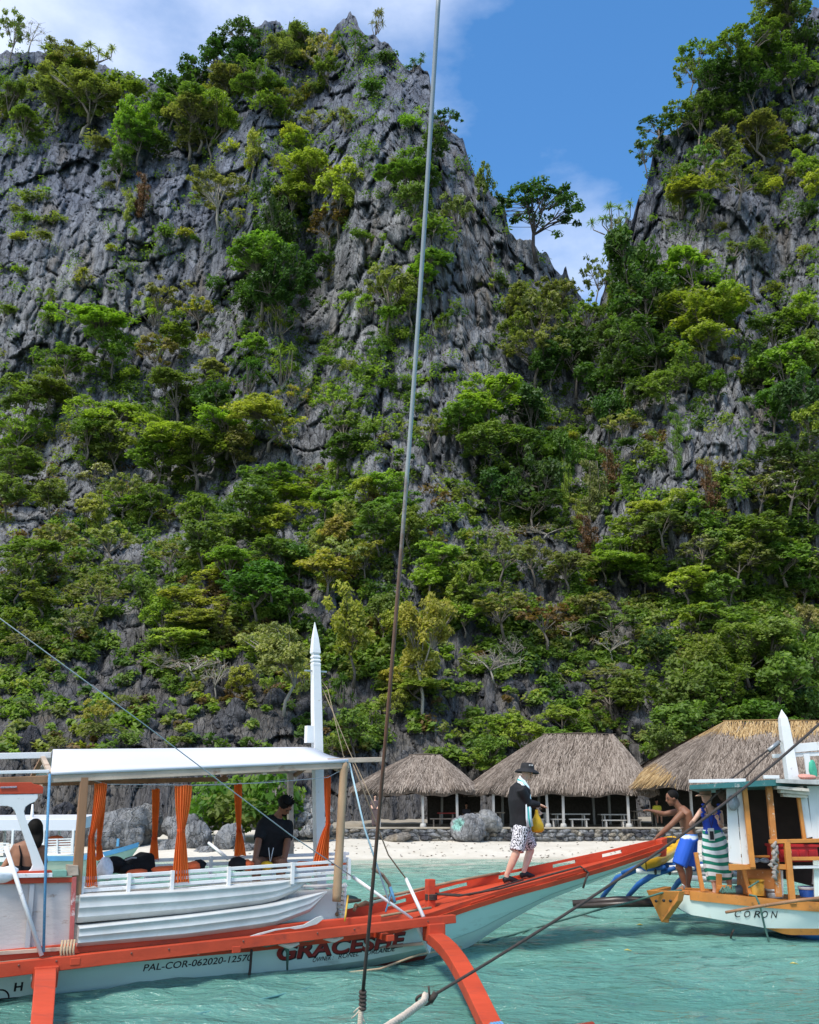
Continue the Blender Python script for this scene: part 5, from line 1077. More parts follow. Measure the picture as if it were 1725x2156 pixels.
# ---------------------------------------------------------------- people
def skinmat(name, col):
    m = simple(name, col, .55, .10, 12, spec=.35); b = m.node_tree.nodes['Principled BSDF']; b.inputs['Subsurface Weight'].default_value = .08; b.inputs['Subsurface Radius'].default_value = (.02, .008, .004); return m
SK_L, SK_M, SK_D, SK_T = skinmat('fair_skin', (.60, .36, .26)), skinmat('tan_skin', (.30, .145, .085)), skinmat('deep_tan_skin', (.20, .090, .052)), skinmat('light_tan_skin', (.58, .36, .27))
HAIR = simple('black_hair', (.007, .006, .005), .7, .4, 40, spec=.15, bump=.5, bsc=120, stretch=(1, 1, .2))
def organic(name, mb, mat, parent=None, voxel=.012, smooth=5, dec=0):
    me = D.meshes.new(name); me.from_pydata(mb.v, [], mb.f); bm = bmesh.new(); bm.from_mesh(me); bmesh.ops.recalc_face_normals(bm, faces=bm.faces); bm.to_mesh(me); bm.free()
    t = D.objects.new('t', me); COL.objects.link(t); r = t.modifiers.new('r', 'REMESH'); r.mode = 'VOXEL'; r.voxel_size = voxel; r.use_smooth_shade = True
    s = t.modifiers.new('s', 'SMOOTH'); s.iterations = smooth; s.factor = .5
    dg = bpy.context.evaluated_depsgraph_get(); dg.update(); m2 = D.meshes.new_from_object(t.evaluated_get(dg)); D.objects.remove(t); m2.name = name
    m2.materials.clear(); m2.materials.append(mat); m2.polygons.foreach_set('use_smooth', [True] * len(m2.polygons)); return link(name, m2, parent)
def ell(mb, c, r, ax=None, n=14):
    X, Y, Z = ax if ax else (Vector((1, 0, 0)), Vector((0, 1, 0)), Vector((0, 0, 1))); c = Vector(c); rows = []
    for i in range(1, n): t = math.pi * i / n; rows.append([c + X * r[0] * math.sin(t) * math.cos(a) + Y * r[1] * math.sin(t) * math.sin(a) + Z * r[2] * math.cos(t) for a in np.linspace(0, 2 * math.pi, 17)[:-1]])
    mb.grid(rows, True, True); mb.add(rows[0], [tuple(range(16))]); mb.add(rows[-1], [tuple(range(15, -1, -1))])
def rib(mb, pts, rads, lat, n=18):
    """lofted torso: rads = (half width along lat, half depth)"""
    rows = []; pts = [Vector(p) for p in pts]; m = len(pts)
    for i, p in enumerate(pts):
        t = (pts[min(i + 1, m - 1)] - pts[max(i - 1, 0)]).normalized(); L_ = (lat - t * lat.dot(t)).normalized(); F_ = t.cross(L_)
        rows.append([p + L_ * rads[i][0] * math.copysign(abs(math.cos(a)) ** .85, math.cos(a)) + F_ * rads[i][1] * math.copysign(abs(math.sin(a)) ** .85, math.sin(a)) for a in np.linspace(0, 2 * math.pi, n + 1)[:-1]])
    mb.grid(rows, True, True); mb.add(rows[0], [tuple(range(n))]); mb.add(rows[-1], [tuple(range(n - 1, -1, -1))])
def head(mb, c, face, up, s=1.0):
    """c centre of skull; face: facing direction; s: 1 = adult"""
    face = Vector(face).normalized(); up = Vector(up); up = (up - face * up.dot(face)).normalized(); lat = face.cross(up); ax = (lat, face, up)
    ell(mb, c + up * .02 * s, (.074 * s, .094 * s, .098 * s), ax); ell(mb, c - up * .045 * s + face * .028 * s, (.054 * s, .062 * s, .066 * s), ax); ell(mb, c - up * .092 * s + face * .062 * s, (.026 * s, .022 * s, .018 * s), ax, 8)
    mb.tube([c + up * .022 * s + face * .088 * s, c - up * .018 * s + face * .112 * s, c - up * .03 * s + face * .096 * s], [.009 * s, .014 * s, .013 * s], 8)
    mb.tube([c - up * .058 * s + face * .082 * s - lat * .02 * s, c - up * .058 * s + face * .093 * s, c - up * .058 * s + face * .082 * s + lat * .02 * s], [.007 * s, .010 * s, .007 * s], 6)
    for q in (1, -1): ell(mb, c + lat * .076 * s * q - up * .012 * s - face * .005 * s, (.012 * s, .018 * s, .030 * s), ax, 8)
    return lat, face, up
def eyes(par, c, ax, s=1.0):
    lat, face, up = ax
    for q in (1, -1): mb = MB(); ell(mb, c + lat * .030 * s * q + face * .083 * s + up * .010 * s, (.013 * s, .006 * s, .006 * s), ax, 8); mb.build('eye', INK, par)
    for q in (1, -1): mb = MB(); mb.tube([c + lat * .016 * s * q + face * .092 * s + up * .030 * s, c + lat * .046 * s * q + face * .078 * s + up * .030 * s], [.005, .003], 6); mb.build('eyebrow', HAIR, par)
def hand(mb, wrist, tip_dir, palm_n, s=1.0, curl=.4):
    d = Vector(tip_dir).normalized(); n = Vector(palm_n); n = (n - d * n.dot(d)).normalized(); sd = d.cross(n); w = Vector(wrist)
    mb.tube([w - d * .02, w + d * .04 * s, w + d * .085 * s], [.026 * s, .036 * s, .034 * s], 10, squash=.5 if abs(n.z) < 2 else 1)
    for i, (o, L) in enumerate(((-.030, .070), (-.010, .080), (.011, .075), (.031, .058))):
        a = w + d * .075 * s + sd * o * s; b = a + d * L * .5 * s + sd * o * .15; c = b + (d * (1 - curl) + n * curl).normalized() * L * .5 * s; mb.tube([a, b, c], [.0105 * s, .0100 * s, .008 * s], 7)
    a = w + d * .02 * s - sd * .025 * s; mb.tube([a, a + (d * .5 - sd * .8).normalized() * .04 * s, a + (d * .8 - sd * .6 + n * .3).normalized() * .075 * s], [.014 * s, .012 * s, .009 * s], 7)
def foot(mb, ankle, toe, s=1.0, h=.045):
    ankle, toe = Vector(ankle), Vector(toe); d = (toe - ankle); d.z = 0; d.normalize(); z = toe.z; heel = ankle - d * .045
    heel.z = z + .022; mb.tube([heel, Vector((ankle.x, ankle.y, z + .034)) + d * .03, toe - d * .06 + Vector((0, 0, .012)), toe], [.032 * s, .040 * s, .038 * s, .022 * s], 10); mb.tube([ankle + Vector((0, 0, .03)), Vector((ankle.x, ankle.y, z + .03))], [.036 * s, .036 * s], 10)
def limb(mb, pts, rads, n=12):
    """smooth tapered limb through joints"""
    P2 = []; R2 = []
    for i in range(len(pts) - 1):
        a, b = Vector(pts[i]), Vector(pts[i + 1])
        for k in range(4): t = k / 4; P2.append(a.lerp(b, t)); bulge = 1 + .10 * math.sin(math.pi * min(1, t * 1.4)); R2.append((rads[i] * (1 - t) + rads[i + 1] * t) * bulge)
    P2.append(Vector(pts[-1])); R2.append(rads[-1]); mb.tube(P2, R2, n)
# --- man walking along the foredeck ---------------------------------------------------------
def deck_v(px, py, v0=0.0):
    best = min(np.linspace(-.5, .5, 101), key=lambda v: abs(N_.L(px, py, v)[2] - (sheer(N_.L(px, py, v)[0]) + .04)))
    return float(best)
V1, V2 = deck_v(1068, 1858), deck_v(1108, 1848); vm = (V1 + V2) / 2
q = lambda px, py, dv=0.0: Np(px, py, vm + dv)
e = empty('person', q(1090, 1852), 'man walking up the red foredeck in black bucket hat, black rash guard and patterned shorts', 'person', 'people in the scene')
mb = MB(); U_, V_ = N_.U, N_.V; Zu = Vector((0, 0, 1)); hc = q(1110, 1627)
ax1 = head(mb, hc, U_ - Zu * .28, Zu + U_ * .2, .98); mb.tube([q(1098, 1655), q(1103, 1642), hc - Zu * .02 - U_ * .02], [.062, .055, .055], 10)
rib(mb, [q(1096, 1745), q(1095, 1715), q(1094, 1680), q(1097, 1655)], [(.15, .105), (.14, .10), (.175, .12), (.10, .07)], V_)
hipn, hipf = q(1098, 1745, .09), q(1100, 1745, -.09)
fR, fF = Np(1060, 1851, V1), Np(1098, 1845, V2)
kn1, kn2 = q(1088, 1794, .11), q(1118, 1786, -.10); an1, an2 = Np(1067, 1843, V1), Np(1103, 1836, V2); t1, t2 = Np(1090, 1861, V1), Np(1124, 1846, V2)
for a, b, c in ((hipn, kn1, an1), (hipf, kn2, an2)): limb(mb, [a, b], [.088, .060]); limb(mb, [b, b.lerp(c, .3), c], [.056, .058, .036])
z1_, z2_ = sheer(N_.L(1068, 1858, V1)[0]) + .038, sheer(N_.L(1108, 1848, V2)[0]) + .038
t1 = Vector((t1.x, t1.y, z1_)); t2 = Vector((t2.x, t2.y, z2_)); foot(mb, an1, t1); foot(mb, an2, t2)
el, wr = q(1112, 1692, .17), q(1136, 1694, .20); limb(mb, [q(1096, 1662, .17), el, wr], [.05, .042, .030]); hand(mb, wr, U_ * 1 - Zu * .35 + V_ * .1, -Zu, .95, .25)
el2, wr2 = q(1108, 1694, -.2), q(1130, 1700, -.10); limb(mb, [q(1098, 1662, -.16), el2, wr2], [.05, .042, .028]); hand(mb, wr2, -Zu * .8 + U_ * .5, V_, .95, .6)
organic('body', mb, SK_L, e)
eyes(e, hc, ax1, .98)
mb = MB(); rib(mb, [q(1097, 1742), q(1096, 1715), q(1094, 1685), q(1095, 1660), q(1100, 1648)], [(.19, .145), (.185, .14), (.205, .145), (.20, .12), (.075, .07)], V_)
limb(mb, [q(1096, 1660, .17), el, wr], [.075, .062, .046]); limb(mb, [q(1098, 1660, -.16), el2, wr2], [.07, .06, .045])
RASH = simple('black_rashguard', (.010, .010, .012), .7, .3, 10, spec=.3, bump=.3, bsc=25); organic('shirt', mb, RASH, e, .014, 4)
mb = MB(); rib(mb, [q(1097, 1738), q(1098, 1752)], [(.175, .135), (.17, .13)], V_)
for a, b in ((hipn, kn1), (hipf, kn2)): mb.tube([a + Zu * .03, a.lerp(b, .5), b + Zu * .01], [.115, .115, .108], 14)
pat, nt, b_ = M_base('patterned_cloth'); tc = nd(nt, 'ShaderNodeTexCoord'); n_ = noise(nt, mapping(nt, tc.outputs['Object'], (1.6, 1.6, 1)), 16, 5, .62); w2_ = nd(nt, 'ShaderNodeTexWave'); w2_.inputs['Scale'].default_value = 7; w2_.inputs['Distortion'].default_value = 16; w2_.inputs['Detail Scale'].default_value = 2.2; lk(nt, tc.outputs['Object'], w2_.inputs['Vector'])
lk(nt, ramp(nt, w2_.outputs['Fac'], [(.38, (.03, .03, .035)), (.48, (.66, .64, .66))]), b_.inputs['Base Color']); b_.inputs['Roughness'].default_value = .85
organic('shorts', mb, pat, e, .014, 3)
for f, t, zz, v_ in ((an1, t1, z1_, V1), (an2, t2, z2_, V2)):
    mb = MB(); d = (t - f); d.z = 0; d.normalize(); h0 = Vector((f.x, f.y, 0)); mb.tube([h0 - d * .055 + Zu * (zz + .035), h0 + d * .03 + Zu * (zz + .05), t - d * .06 + Zu * .022, t + d * .015 + Zu * .01], [.040, .048, .045, .026], 12); organic('shoe', mb, simple('black_rubber', (.012, .012, .012), .6), e, .011, 3)
mb = MB(); hu = (ax1[2] + Zu * .8 - U_ * .1).normalized(); hb = hc + hu * .045; mb.lathe(hb, [(.19, -.045), (.17, -.02), (.108, .012), (.106, .03), (.092, .085), (.075, .098), (.0, .10)], 24, hu, False); mb.lathe(hb, [(.188, -.048), (.10, .005)], 24, hu, False); ho = mb.build('bucket_hat', simple('black_hat_cloth', (.013, .013, .015), .8, .3, 20, bump=.4), e)
for k in (-.3, .0, .3): mb = MB(); dd = (V_ * math.cos(k) + U_ * math.sin(k)); mb.tube([hb + dd * .101 + hu * .052, hb + dd * .097 + hu * .072], .006, 6); mb.build('eyelet', WHITE, ho)
mb = MB(); mb.tube([hc + V_ * .075 + hu * .02 + U_ * .02, hc + V_ * .06 - hu * .06 + U_ * .03, hc - hu * .11 + U_ * .06], .004, 5); mb.build('chin_strap', INK, ho)
# towel round the neck
m, nt, b = M_base('striped_towel_teal'); uvn = nd(nt, 'ShaderNodeAttribute', attribute_name='band'); lk(nt, ramp(nt, uvn.outputs['Fac'], [(0, (.74, .78, .80)), (.30, (.74, .78, .80)), (.34, (.05, .36, .33)), (.52, (.05, .36, .33)), (.56, (.74, .78, .80)), (.80, (.40, .66, .74)), (.9, (.74, .78, .80))], 'LINEAR'), b.inputs['Base Color']); b.inputs['Roughness'].default_value = .95; TWM = m
def ribbon(name, pts, w, mat, par, lats, th=.018, nb=8, attr='band'):
    P2 = [Vector(p) for p in pts]; V = []; at_ = []; m_ = len(P2)
    for i, p in enumerate(P2):
        t = (P2[min(i + 1, m_ - 1)] - P2[max(i - 1, 0)]).normalized(); l = Vector(lats[i]); l = (l - t * l.dot(t)).normalized(); nn = t.cross(l)
        for k in range(nb): s = k / (nb - 1); V.append(tuple(p + l * (s - .5) * w + nn * (.012 * math.sin(s * 9 + i)))); at_.append(s)
    me = npmesh(name, V, gridfaces(m_, nb), [mat], True, None, {attr: at_}); o = link(name, me, par); md = o.modifiers.new('s', 'SOLIDIFY'); md.thickness = th; md.offset = 0; return o
tw = ribbon('towel', [q(1108, 1700, -.12), q(1106, 1670, -.12), q(1101, 1648, -.085), q(1094, 1640, 0), q(1092, 1641, .06), q(1101, 1647, .10), q(1108, 1658, .145), q(1112, 1680, .17), q(1113, 1700, .20), q(1114, 1722, .21), q(1117, 1741, .21)], .10, TWM, None,
            [U_, U_, U_, Zu, Zu + U_ * .3, U_, U_, U_, U_, U_, U_]); tag(tw, 'white towel with a teal stripe draped round the walking man\'s neck', 'towel')
mb = MB(); bc = q(1131, 1734, -.06)
mb.lathe(bc, [(.0, -.13), (.07, -.125), (.105, -.09), (.10, -.02), (.06, .07), (.028, .14), (.02, .20)], 14, Zu, False); bg_ = mb.build('bag', simple('yellow_dry_bag', (.72, .42, .015), .55, .12, 10, bump=.5, bsc=18)); tag(bg_, 'yellow bag dangling from the walking man\'s hand', 'bag')

# --- seated man in black under the canopy ----------------------------------------------------
s_ = lambda px, py, v=0.0: Np(px, py, v)
e = empty('person', s_(570, 1820), 'man in black shirt sitting bent forward under the canopy, head down', 'person', 'people in the scene')
Cd = V_; mb = MB(); hc = s_(600, 1697, .12); ax2 = head(mb, hc, Cd * .55 + U_ * .35 - Zu * .75, Zu * .8 + Cd * .5, .98)
mb.tube([s_(583, 1722), s_(592, 1710, .06), hc], [.06, .055, .05], 10); rib(mb, [s_(568, 1815, -.1), s_(568, 1780, -.06), s_(575, 1745), s_(583, 1722, .02)], [(.16, .12), (.155, .11), (.19, .12), (.08, .07)], U_)
sl, sr = s_(556, 1733), s_(604, 1731); ell_, elr = s_(545, 1768, .12), s_(606, 1768, .12); limb(mb, [sl, ell_, s_(537, 1812, .30)], [.052, .046, .034]); limb(mb, [sr, elr, s_(599, 1812, .32)], [.052, .046, .034])
hand(mb, s_(537, 1812, .30), -Zu + Cd * .3, Cd, .95, .4); hand(mb, s_(599, 1812, .32), -Zu + Cd * .3, Cd, .95, .4)
for a, k_, f_ in ((s_(556, 1820, -.05), s_(540, 1815, .30), s_(540, 1890, .30)), (s_(580, 1820, -.05), s_(592, 1815, .32), s_(590, 1890, .32))): limb(mb, [a, k_, f_], [.085, .062, .042]); foot(mb, f_, f_ + Cd * .16 - Zu * .05)
organic('body', mb, SK_D, e); eyes(e, hc, ax2)
mb = MB(); rib(mb, [s_(568, 1800, -.06), s_(569, 1775, -.04), s_(575, 1748), s_(582, 1728, .01), s_(586, 1720, .03)], [(.19, .15), (.19, .145), (.22, .145), (.19, .12), (.07, .07)], U_); limb(mb, [sl, sl.lerp(ell_, 1.0)], [.078, .072]); limb(mb, [sr, sr.lerp(elr, 1.0)], [.078, .072]); organic('shirt', mb, BLACKC, e, .014, 4)
mb = MB(); ell(mb, hc + ax2[2] * .040 - ax2[1] * .022, (.088, .103, .094), (ax2[0], ax2[1], ax2[2])); 
for i in range(16): a_ = i * .4; mb.tube([hc + ax2[2] * .07 + ax2[0] * .05 * math.cos(a_) + ax2[1] * .05 * math.sin(a_), hc + ax2[2] * .125 + ax2[0] * .085 * math.cos(a_) + ax2[1] * .08 * math.sin(a_)], [.02, .008], 5)
mb.build('hair', HAIR, e)
mb = MB(); ell(mb, hc - ax2[2] * .085 + ax2[1] * .045, (.048, .048, .035), ax2); mb.build('beard', HAIR, e)
for a, b, k in (((620 - 4, 1), (0, 0), 0),): pass
rope('rope', [s_(566, 1785, .22), s_(569, 1818, .30), s_(576, 1785, .22)], .006, WHITE, 'thin white cord looped over the seated man\'s lap', 'cord')
# --- woman with long black hair, seen from behind ---------------------------------------------
e = empty('person', s_(55, 1835, .45), 'woman with long black hair in a black swimsuit, seated with her back turned', 'person', 'people in the scene')
w_ = lambda px, py, v=.35: Np(px, py, v); mb = MB(); hc = w_(73, 1748); fd = -V_ + U_ * .1; ax3 = head(mb, hc, fd, Zu, .95); mb.tube([w_(65, 1778), hc], [.05, .045], 10)
rib(mb, [w_(50, 1850), w_(53, 1826), w_(57, 1800), w_(60, 1782), w_(64, 1772)], [(.165, .12), (.135, .10), (.155, .105), (.165, .08), (.06, .05)], U_)
limb(mb, [w_(36, 1782), w_(18, 1812, .25), w_(6, 1828, .42)], [.045, .038, .028]); hand(mb, w_(6, 1828, .42), -U_, -Zu, .9); limb(mb, [w_(86, 1782), w_(94, 1815, .3), w_(80, 1838, .1)], [.045, .038, .028]); hand(mb, w_(80, 1838, .1), -V_, -Zu, .9)
for sd_ in (-.09, .09): limb(mb, [w_(50, 1850) + U_ * sd_, w_(50, 1850) + U_ * sd_ - V_ * .4 + Zu * .04, w_(50, 1850) + U_ * sd_ - V_ * .42 - Zu * .38], [.085, .06, .04])
organic('body', mb, SK_M, e)
mb = MB(); rib(mb, [w_(50, 1848), w_(52, 1832), w_(54, 1822)], [(.175, .13), (.15, .112), (.142, .108)], U_); organic('swimsuit', mb, BLACKC, e, .013, 3)
for a in ((42, 84), (76, -1)): 
    mb = MB(); pp = [w_(a[0] - 1, 1780, .45), w_(a[0] + (3 if a[0] < 50 else 0), 1800, .47), w_(a[0] + (2 if a[0] < 50 else -2), 1824, .46)]; mb.tube(pp, [.012, .02, .03], 8, squash=.4); mb.build('swimsuit_strap', BLACKC, e)
mb = MB(); ell(mb, hc + Zu * .02 - fd * .02, (.086, .105, .108), ax3); rib(mb, [hc + V_ * .03 + Zu * .05, w_(75, 1762, .40), w_(77, 1775, .46), w_(78, 1787, .47)], [(.08, .08), (.085, .06), (.07, .035), (.03, .02)], U_); organic('hair', mb, HAIR, e, .013, 4)
# ---------------------------------------------------------------- the white boat with orange trim at the right
RB = Frame(0.0, (3.9, 15.15))
def Rp(px, py, v): return RB.W(px, py, v)
OR = simple('orange_paint', (.54, .215, .045), .55, .2, 4, wear=(.30, .14, .05), wamt=.2, wsc=9, bump=.15); ORB = simple('aged_orange_paint', (.46, .17, .04), .65, .25, 5, wear=(.62, .52, .40), wamt=.3, wsc=12)
WH2 = simple('worn_white_paint', (.66, .67, .66), .55, .06, 2, wear=(.42, .34, .26), wamt=.25, wsc=6, stretch=(1, 1, .25)); PALEM = simple('pale_mint_hull', (.62, .71, .66), .45, .05, 1.5, wear=(.55, .55, .42), wamt=.25, wsc=2.5); BLUEP = simple('blue_paint', (.02, .12, .40), .5, .2, 4, wear=(.05, .2, .3), wamt=.3)
TEALR = simple('teal_roof_paint', (.035, .15, .15), .55, .2, 5, wear=(.35, .36, .34), wamt=.35, wsc=8)
rb = empty('cabin_boat', RB.P(4, 0, 0), 'white boat with orange trim, teal-edged roof and CORON on its hull', 'boat')
def rbar(name, a, b, va, vb, w, h, mat, par=rb, bevel=.004, up=(0, 0, 1), **k):
    mb = MB(); mb.bar(Rp(*a, va), Rp(*b, vb), w, h, up, **k); return mb.build(name, mat, par, bevel=bevel)
hb = .60
def rs(px): return float(np.interp(px, [1361, 1436, 1500, 1600, 1725, 1900], [1876, 1882, 1889, 1899, 1909, 1920]))
def beam_r(u): return hb * float(np.interp(u, [-.3, .0, .25, .5, .9, 1.6, 3, 9], [.02, .03, .30, .62, .82, .97, 1.05, 1.08]))
def keel_r(u): return float(np.interp(u, [0.0, .25, .5, .9, 1.3, 1.6, 1.95, 2.4, 9], [.55, .34, .31, .25, .185, .09, -.03, -.15, -.3]))
S = []
for px in (1361, 1400, 1436, 1500, 1560, 1640, 1725, 1820, 1950, 2200):
    v = .4
    for _ in range(6): L_ = RB.L(px, rs(px), v); v = beam_r(L_[0])
    S.append((L_[0], L_[2]))
def sh_r(u): return float(interp(u, S))
us = np.concatenate([np.linspace(.06, 2.4, 20), np.linspace(2.7, 8.5, 16)])
for sd in (1, -1):
    def sec(u):
        b = beam_r(u) * sd; zs, k = sh_r(u) - .01, keel_r(u); rake = (1 - sm(np.array(u), .28, .9)) * 0
        l1 = max(.185, k); l2 = max(.095, k); return [(b, zs), (b * .97, zs * .6 + l1 * .4), (b * .88, l1), (b * .84, l2), (b * .55, min(k + .05, l2)), (0, k)]
    pt = lambda u, q: RB.P(u, q[0], q[1])
    mb = MB(); mb.grid([[pt(u, sec(u)[i]) for i in (0, 1, 2)] for u in us], True); mb.build('hull_side', PALEM, rb)
    mb = MB(); mb.grid([[pt(u, sec(u)[i]) for i in (2, 3)] for u in us], True); mb.build('hull_stripe', OR, rb)
    mb = MB(); mb.grid([[pt(u, sec(u)[i]) for i in (3, 4, 5)] for u in us], True); mb.build('hull_bottom', BLUEP, rb)
def hv_r(u, w): q = [sec_(u) for sec_ in (lambda u: [(beam_r(u), sh_r(u) - .01), (beam_r(u) * .97, (sh_r(u) - .01) * .6 + .185 * .4), (beam_r(u) * .88, .185)],)][0]; return float(np.interp(w, [p[1] for p in q][::-1], [p[0] for p in q][::-1]))
# bow plate
z0 = sh_r(0); T_ = [Rp(1361, 1876, .10), Rp(1436, 1880, .62), Rp(1427, 1897, .55), Rp(1395, 1941, .18)]
bp_ = MB(); A0, A1 = RB.P(-.02, -.42, z0 + .0), RB.P(.26, -.55, z0); bl = Rp(1362, 1876, .16); br = Rp(1428, 1895, .50)
plate = [Rp(1361, 1875, .05), Rp(1434, 1877, .46), Rp(1427, 1897, .46), Rp(1393, 1941, .0), ]
mirror = lambda p: Vector((p.x, 2 * 15.15 - p.y, p.z))
bp_.prism([Rp(1361, 1875, .0), Rp(1430, 1877, .42), Rp(1426, 1897, .40), Rp(1393, 1942, .0)], Vector((.10, .05, 0))); bo = bp_.build('bow_plate', OR, rb, bevel=.004)
bp_ = MB(); bp_.prism([mirror(p) for p in (Rp(1361, 1875, .0), Rp(1430, 1877, .42), Rp(1426, 1897, .40), Rp(1393, 1942, .0))], Vector((.10, -.05, 0))); bp_.build('bow_plate', OR, rb, bevel=.004)
for px, py in ((1382, 1897), (1398, 1896), (1412, 1897)): mb = MB(); c = Rp(px, py, (px - 1361) / 70 * .42 + .02); mb.lathe(c, [(.022, 0), (.022, .012)], 14, Vector((-.5, -.8, 0))); mb.build('bow_hole', INK, bo)
for sd in (1, -1):
    mb = MB(); rows = []
    for u in np.concatenate([np.linspace(.30, 1, 8), np.linspace(1.3, 8.5, 14)]):
        b = beam_r(u) * sd; z = sh_r(u); rows.append([RB.P(u, b + .03 * sd, z - .07), RB.P(u, b + .035 * sd, z + .055), RB.P(u, b - .04 * sd, z + .055), RB.P(u, b - .04 * sd, z - .07)])
    mb.grid(rows, False, True); mb.add(rows[0], [(0, 1, 2, 3)]); mb.build('gunwale', OR, rb)
for k in range(5):
    mb = MB(); rows = []
    for u in np.linspace(.12, 8.4, 28): b = beam_r(u) - .045; z = sh_r(u) + .03; b = max(b, .02); v0, v1 = -b + 2 * b * k / 5 + .003, -b + 2 * b * (k + 1) / 5 - .003; rows.append([RB.P(u, v0, z), RB.P(u, v1, z), RB.P(u, v1, z - .03), RB.P(u, v0, z - .03)])
    mb.grid(rows, False, True); mb.add(rows[0], [(0, 1, 2, 3)]); mb.build('deck_plank', ORB, rb)
surfR = lambda u, w, l: RB.P(u, hv_r(u, w) + l, w)
def onr(px, py):
    v = .6
    for _ in range(8): L_ = RB.L(px, py, v); v = hv_r(L_[0], L_[2])
    return L_[0], L_[2]
for ch, xa, xb in (('C', 1547, 1561), ('O', 1567, 1580), ('R', 1587, 1601), ('O', 1604, 1617), ('N', 1623, 1638)):
    yy = 1931 + (xa - 1547) * .02; a, b = onr(xa, yy), onr(xb, yy); lettering(ch, a[0], a[1], b[0], b[1], .135, INK, 'name_letter', rb, surfR, .25, .004)
# cabin
def pan(name, pts, v, mat, th=.03, par=rb, bevel=.004):
    mb = MB(); mb.prism([Rp(*p, v) for p in pts], Vector((0, th, 0))); return mb.build(name, mat, par, bevel=bevel)
pan('wall_panel', [(1530, 1655), (1549, 1655), (1562, 1820), (1536, 1816)], .42, WH2); pan('wall_panel', [(1551, 1656), (1571, 1656), (1583, 1818), (1565, 1822)], .44, WH2)
pan('wall_panel', [(1683, 1670), (1698, 1662), (1712, 1762), (1694, 1766)], .50, WH2); pan('wall_panel', [(1700, 1655), (1800, 1655), (1800, 1766), (1712, 1766)], .50, WH2)
pan('lower_panel', [(1713, 1812), (1740, 1812), (1740, 1890), (1716, 1890)], .5, PALEM); pan('lower_panel', [(1536, 1819), (1592, 1821), (1592, 1830), (1537, 1833)], .46, OR, .05)
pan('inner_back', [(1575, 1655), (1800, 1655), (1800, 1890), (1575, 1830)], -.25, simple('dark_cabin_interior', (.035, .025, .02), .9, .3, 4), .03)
pan('engine_box', [(1575, 1832), (1640, 1832), (1640, 1890), (1575, 1885)], .05, ORB, .5)
rbar('cabin_post', (1567, 1655), (1585, 1826), .52, .52, .07, .06, OR, up=(0, 1, 0)); rbar('cabin_post', (1618, 1648), (1640, 1888), .56, .56, .085, .07, ORB, up=(0, 1, 0))
rbar('cabin_post', (1680, 1668), (1694, 1768), .52, .52, .05, .05, OR, up=(0, 1, 0)); rbar('cabin_post', (1656, 1768), (1669, 1903), .60, .60, .085, .07, OR, up=(0, 1, 0))
rbar('rail', (1620, 1772), (1800, 1768), .60, .60, .06, .055, OR); rbar('rail', (1624, 1824), (1665, 1826), .58, .58, .05, .07, OR); rbar('rail', (1665, 1808), (1800, 1807), .6, .6, .04, .05, OR); rbar('rail', (1560, 1803), (1620, 1803), .2, .2, .05, .03, OR)
rbar('white_rail', (1668, 1826), (1800, 1824), .55, .55, .05, .04, WH2); rbar('prop', (1714, 1830), (1712, 1862), .2, .2, .03, .03, WH2, up=(0, 1, 0)); rbar('foot_post', (1646, 1832), (1647, 1885), .5, .5, .03, .04, WH2, up=(0, 1, 0))
rbar('deck_post', (1465, 1795), (1480, 1877), .05, .05, .06, .05, OR, up=(0, 1, 0)); rbar('deck_post', (1514, 1840), (1514, 1880), .0, .0, .08, .05, OR, up=(0, 1, 0)); rbar('deck_post', (1563, 1822), (1580, 1885), .3, .3, .05, .05, OR, up=(0, 1, 0)); rbar('cross_plank', (1510, 1868), (1540, 1868), .1, .1, .05, .06, OR)
# roof
mb = MB(); mb.hexa([Rp(1452, 1662, .75), Rp(1634, 1654, .75), RB.P(3.6, -.8, 2.12), RB.P(.9, -.8, 2.08), Rp(1452, 1653, .75), Rp(1634, 1641, .75), RB.P(3.6, -.8, 2.18), RB.P(.9, -.8, 2.14)]); mb.build('front_roof', TEALR, rb)
rbar('roof_edge', (1451, 1645), (1570, 1643), .6, .6, .04, .05, WHITE); rbar('roof_edge', (1608, 1636), (1640, 1636), .55, .55, .06, .05, WHITE)
mb = MB(); mb.hexa([Rp(1634, 1648, .78), Rp(1830, 1656, .78), RB.P(6.4, -.8, 2.15), RB.P(3.3, -.8, 2.16), Rp(1634, 1640, .78), Rp(1830, 1646, .78), RB.P(6.4, -.8, 2.22), RB.P(3.3, -.8, 2.23)]); mb.build('main_roof', simple('grey_roof_board', (.42, .42, .40), .8, .3, 6, wear=(.15, .12, .1), wamt=.4), rb)
for i, (xa, ya, xb, yb) in enumerate(((1632, 1658, 1700, 1664), (1640, 1666, 1702, 1671), (1646, 1674, 1698, 1677), (1655, 1664, 1690, 1658))): rbar('awning_board', (xa, ya), (xb, yb), .60 - .05 * i, .66 - .05 * i, .22, .045, simple('pale_board%d' % i, (.56, .52, .44), .7, .2, 8, wear=(.3, .25, .2), wamt=.4))
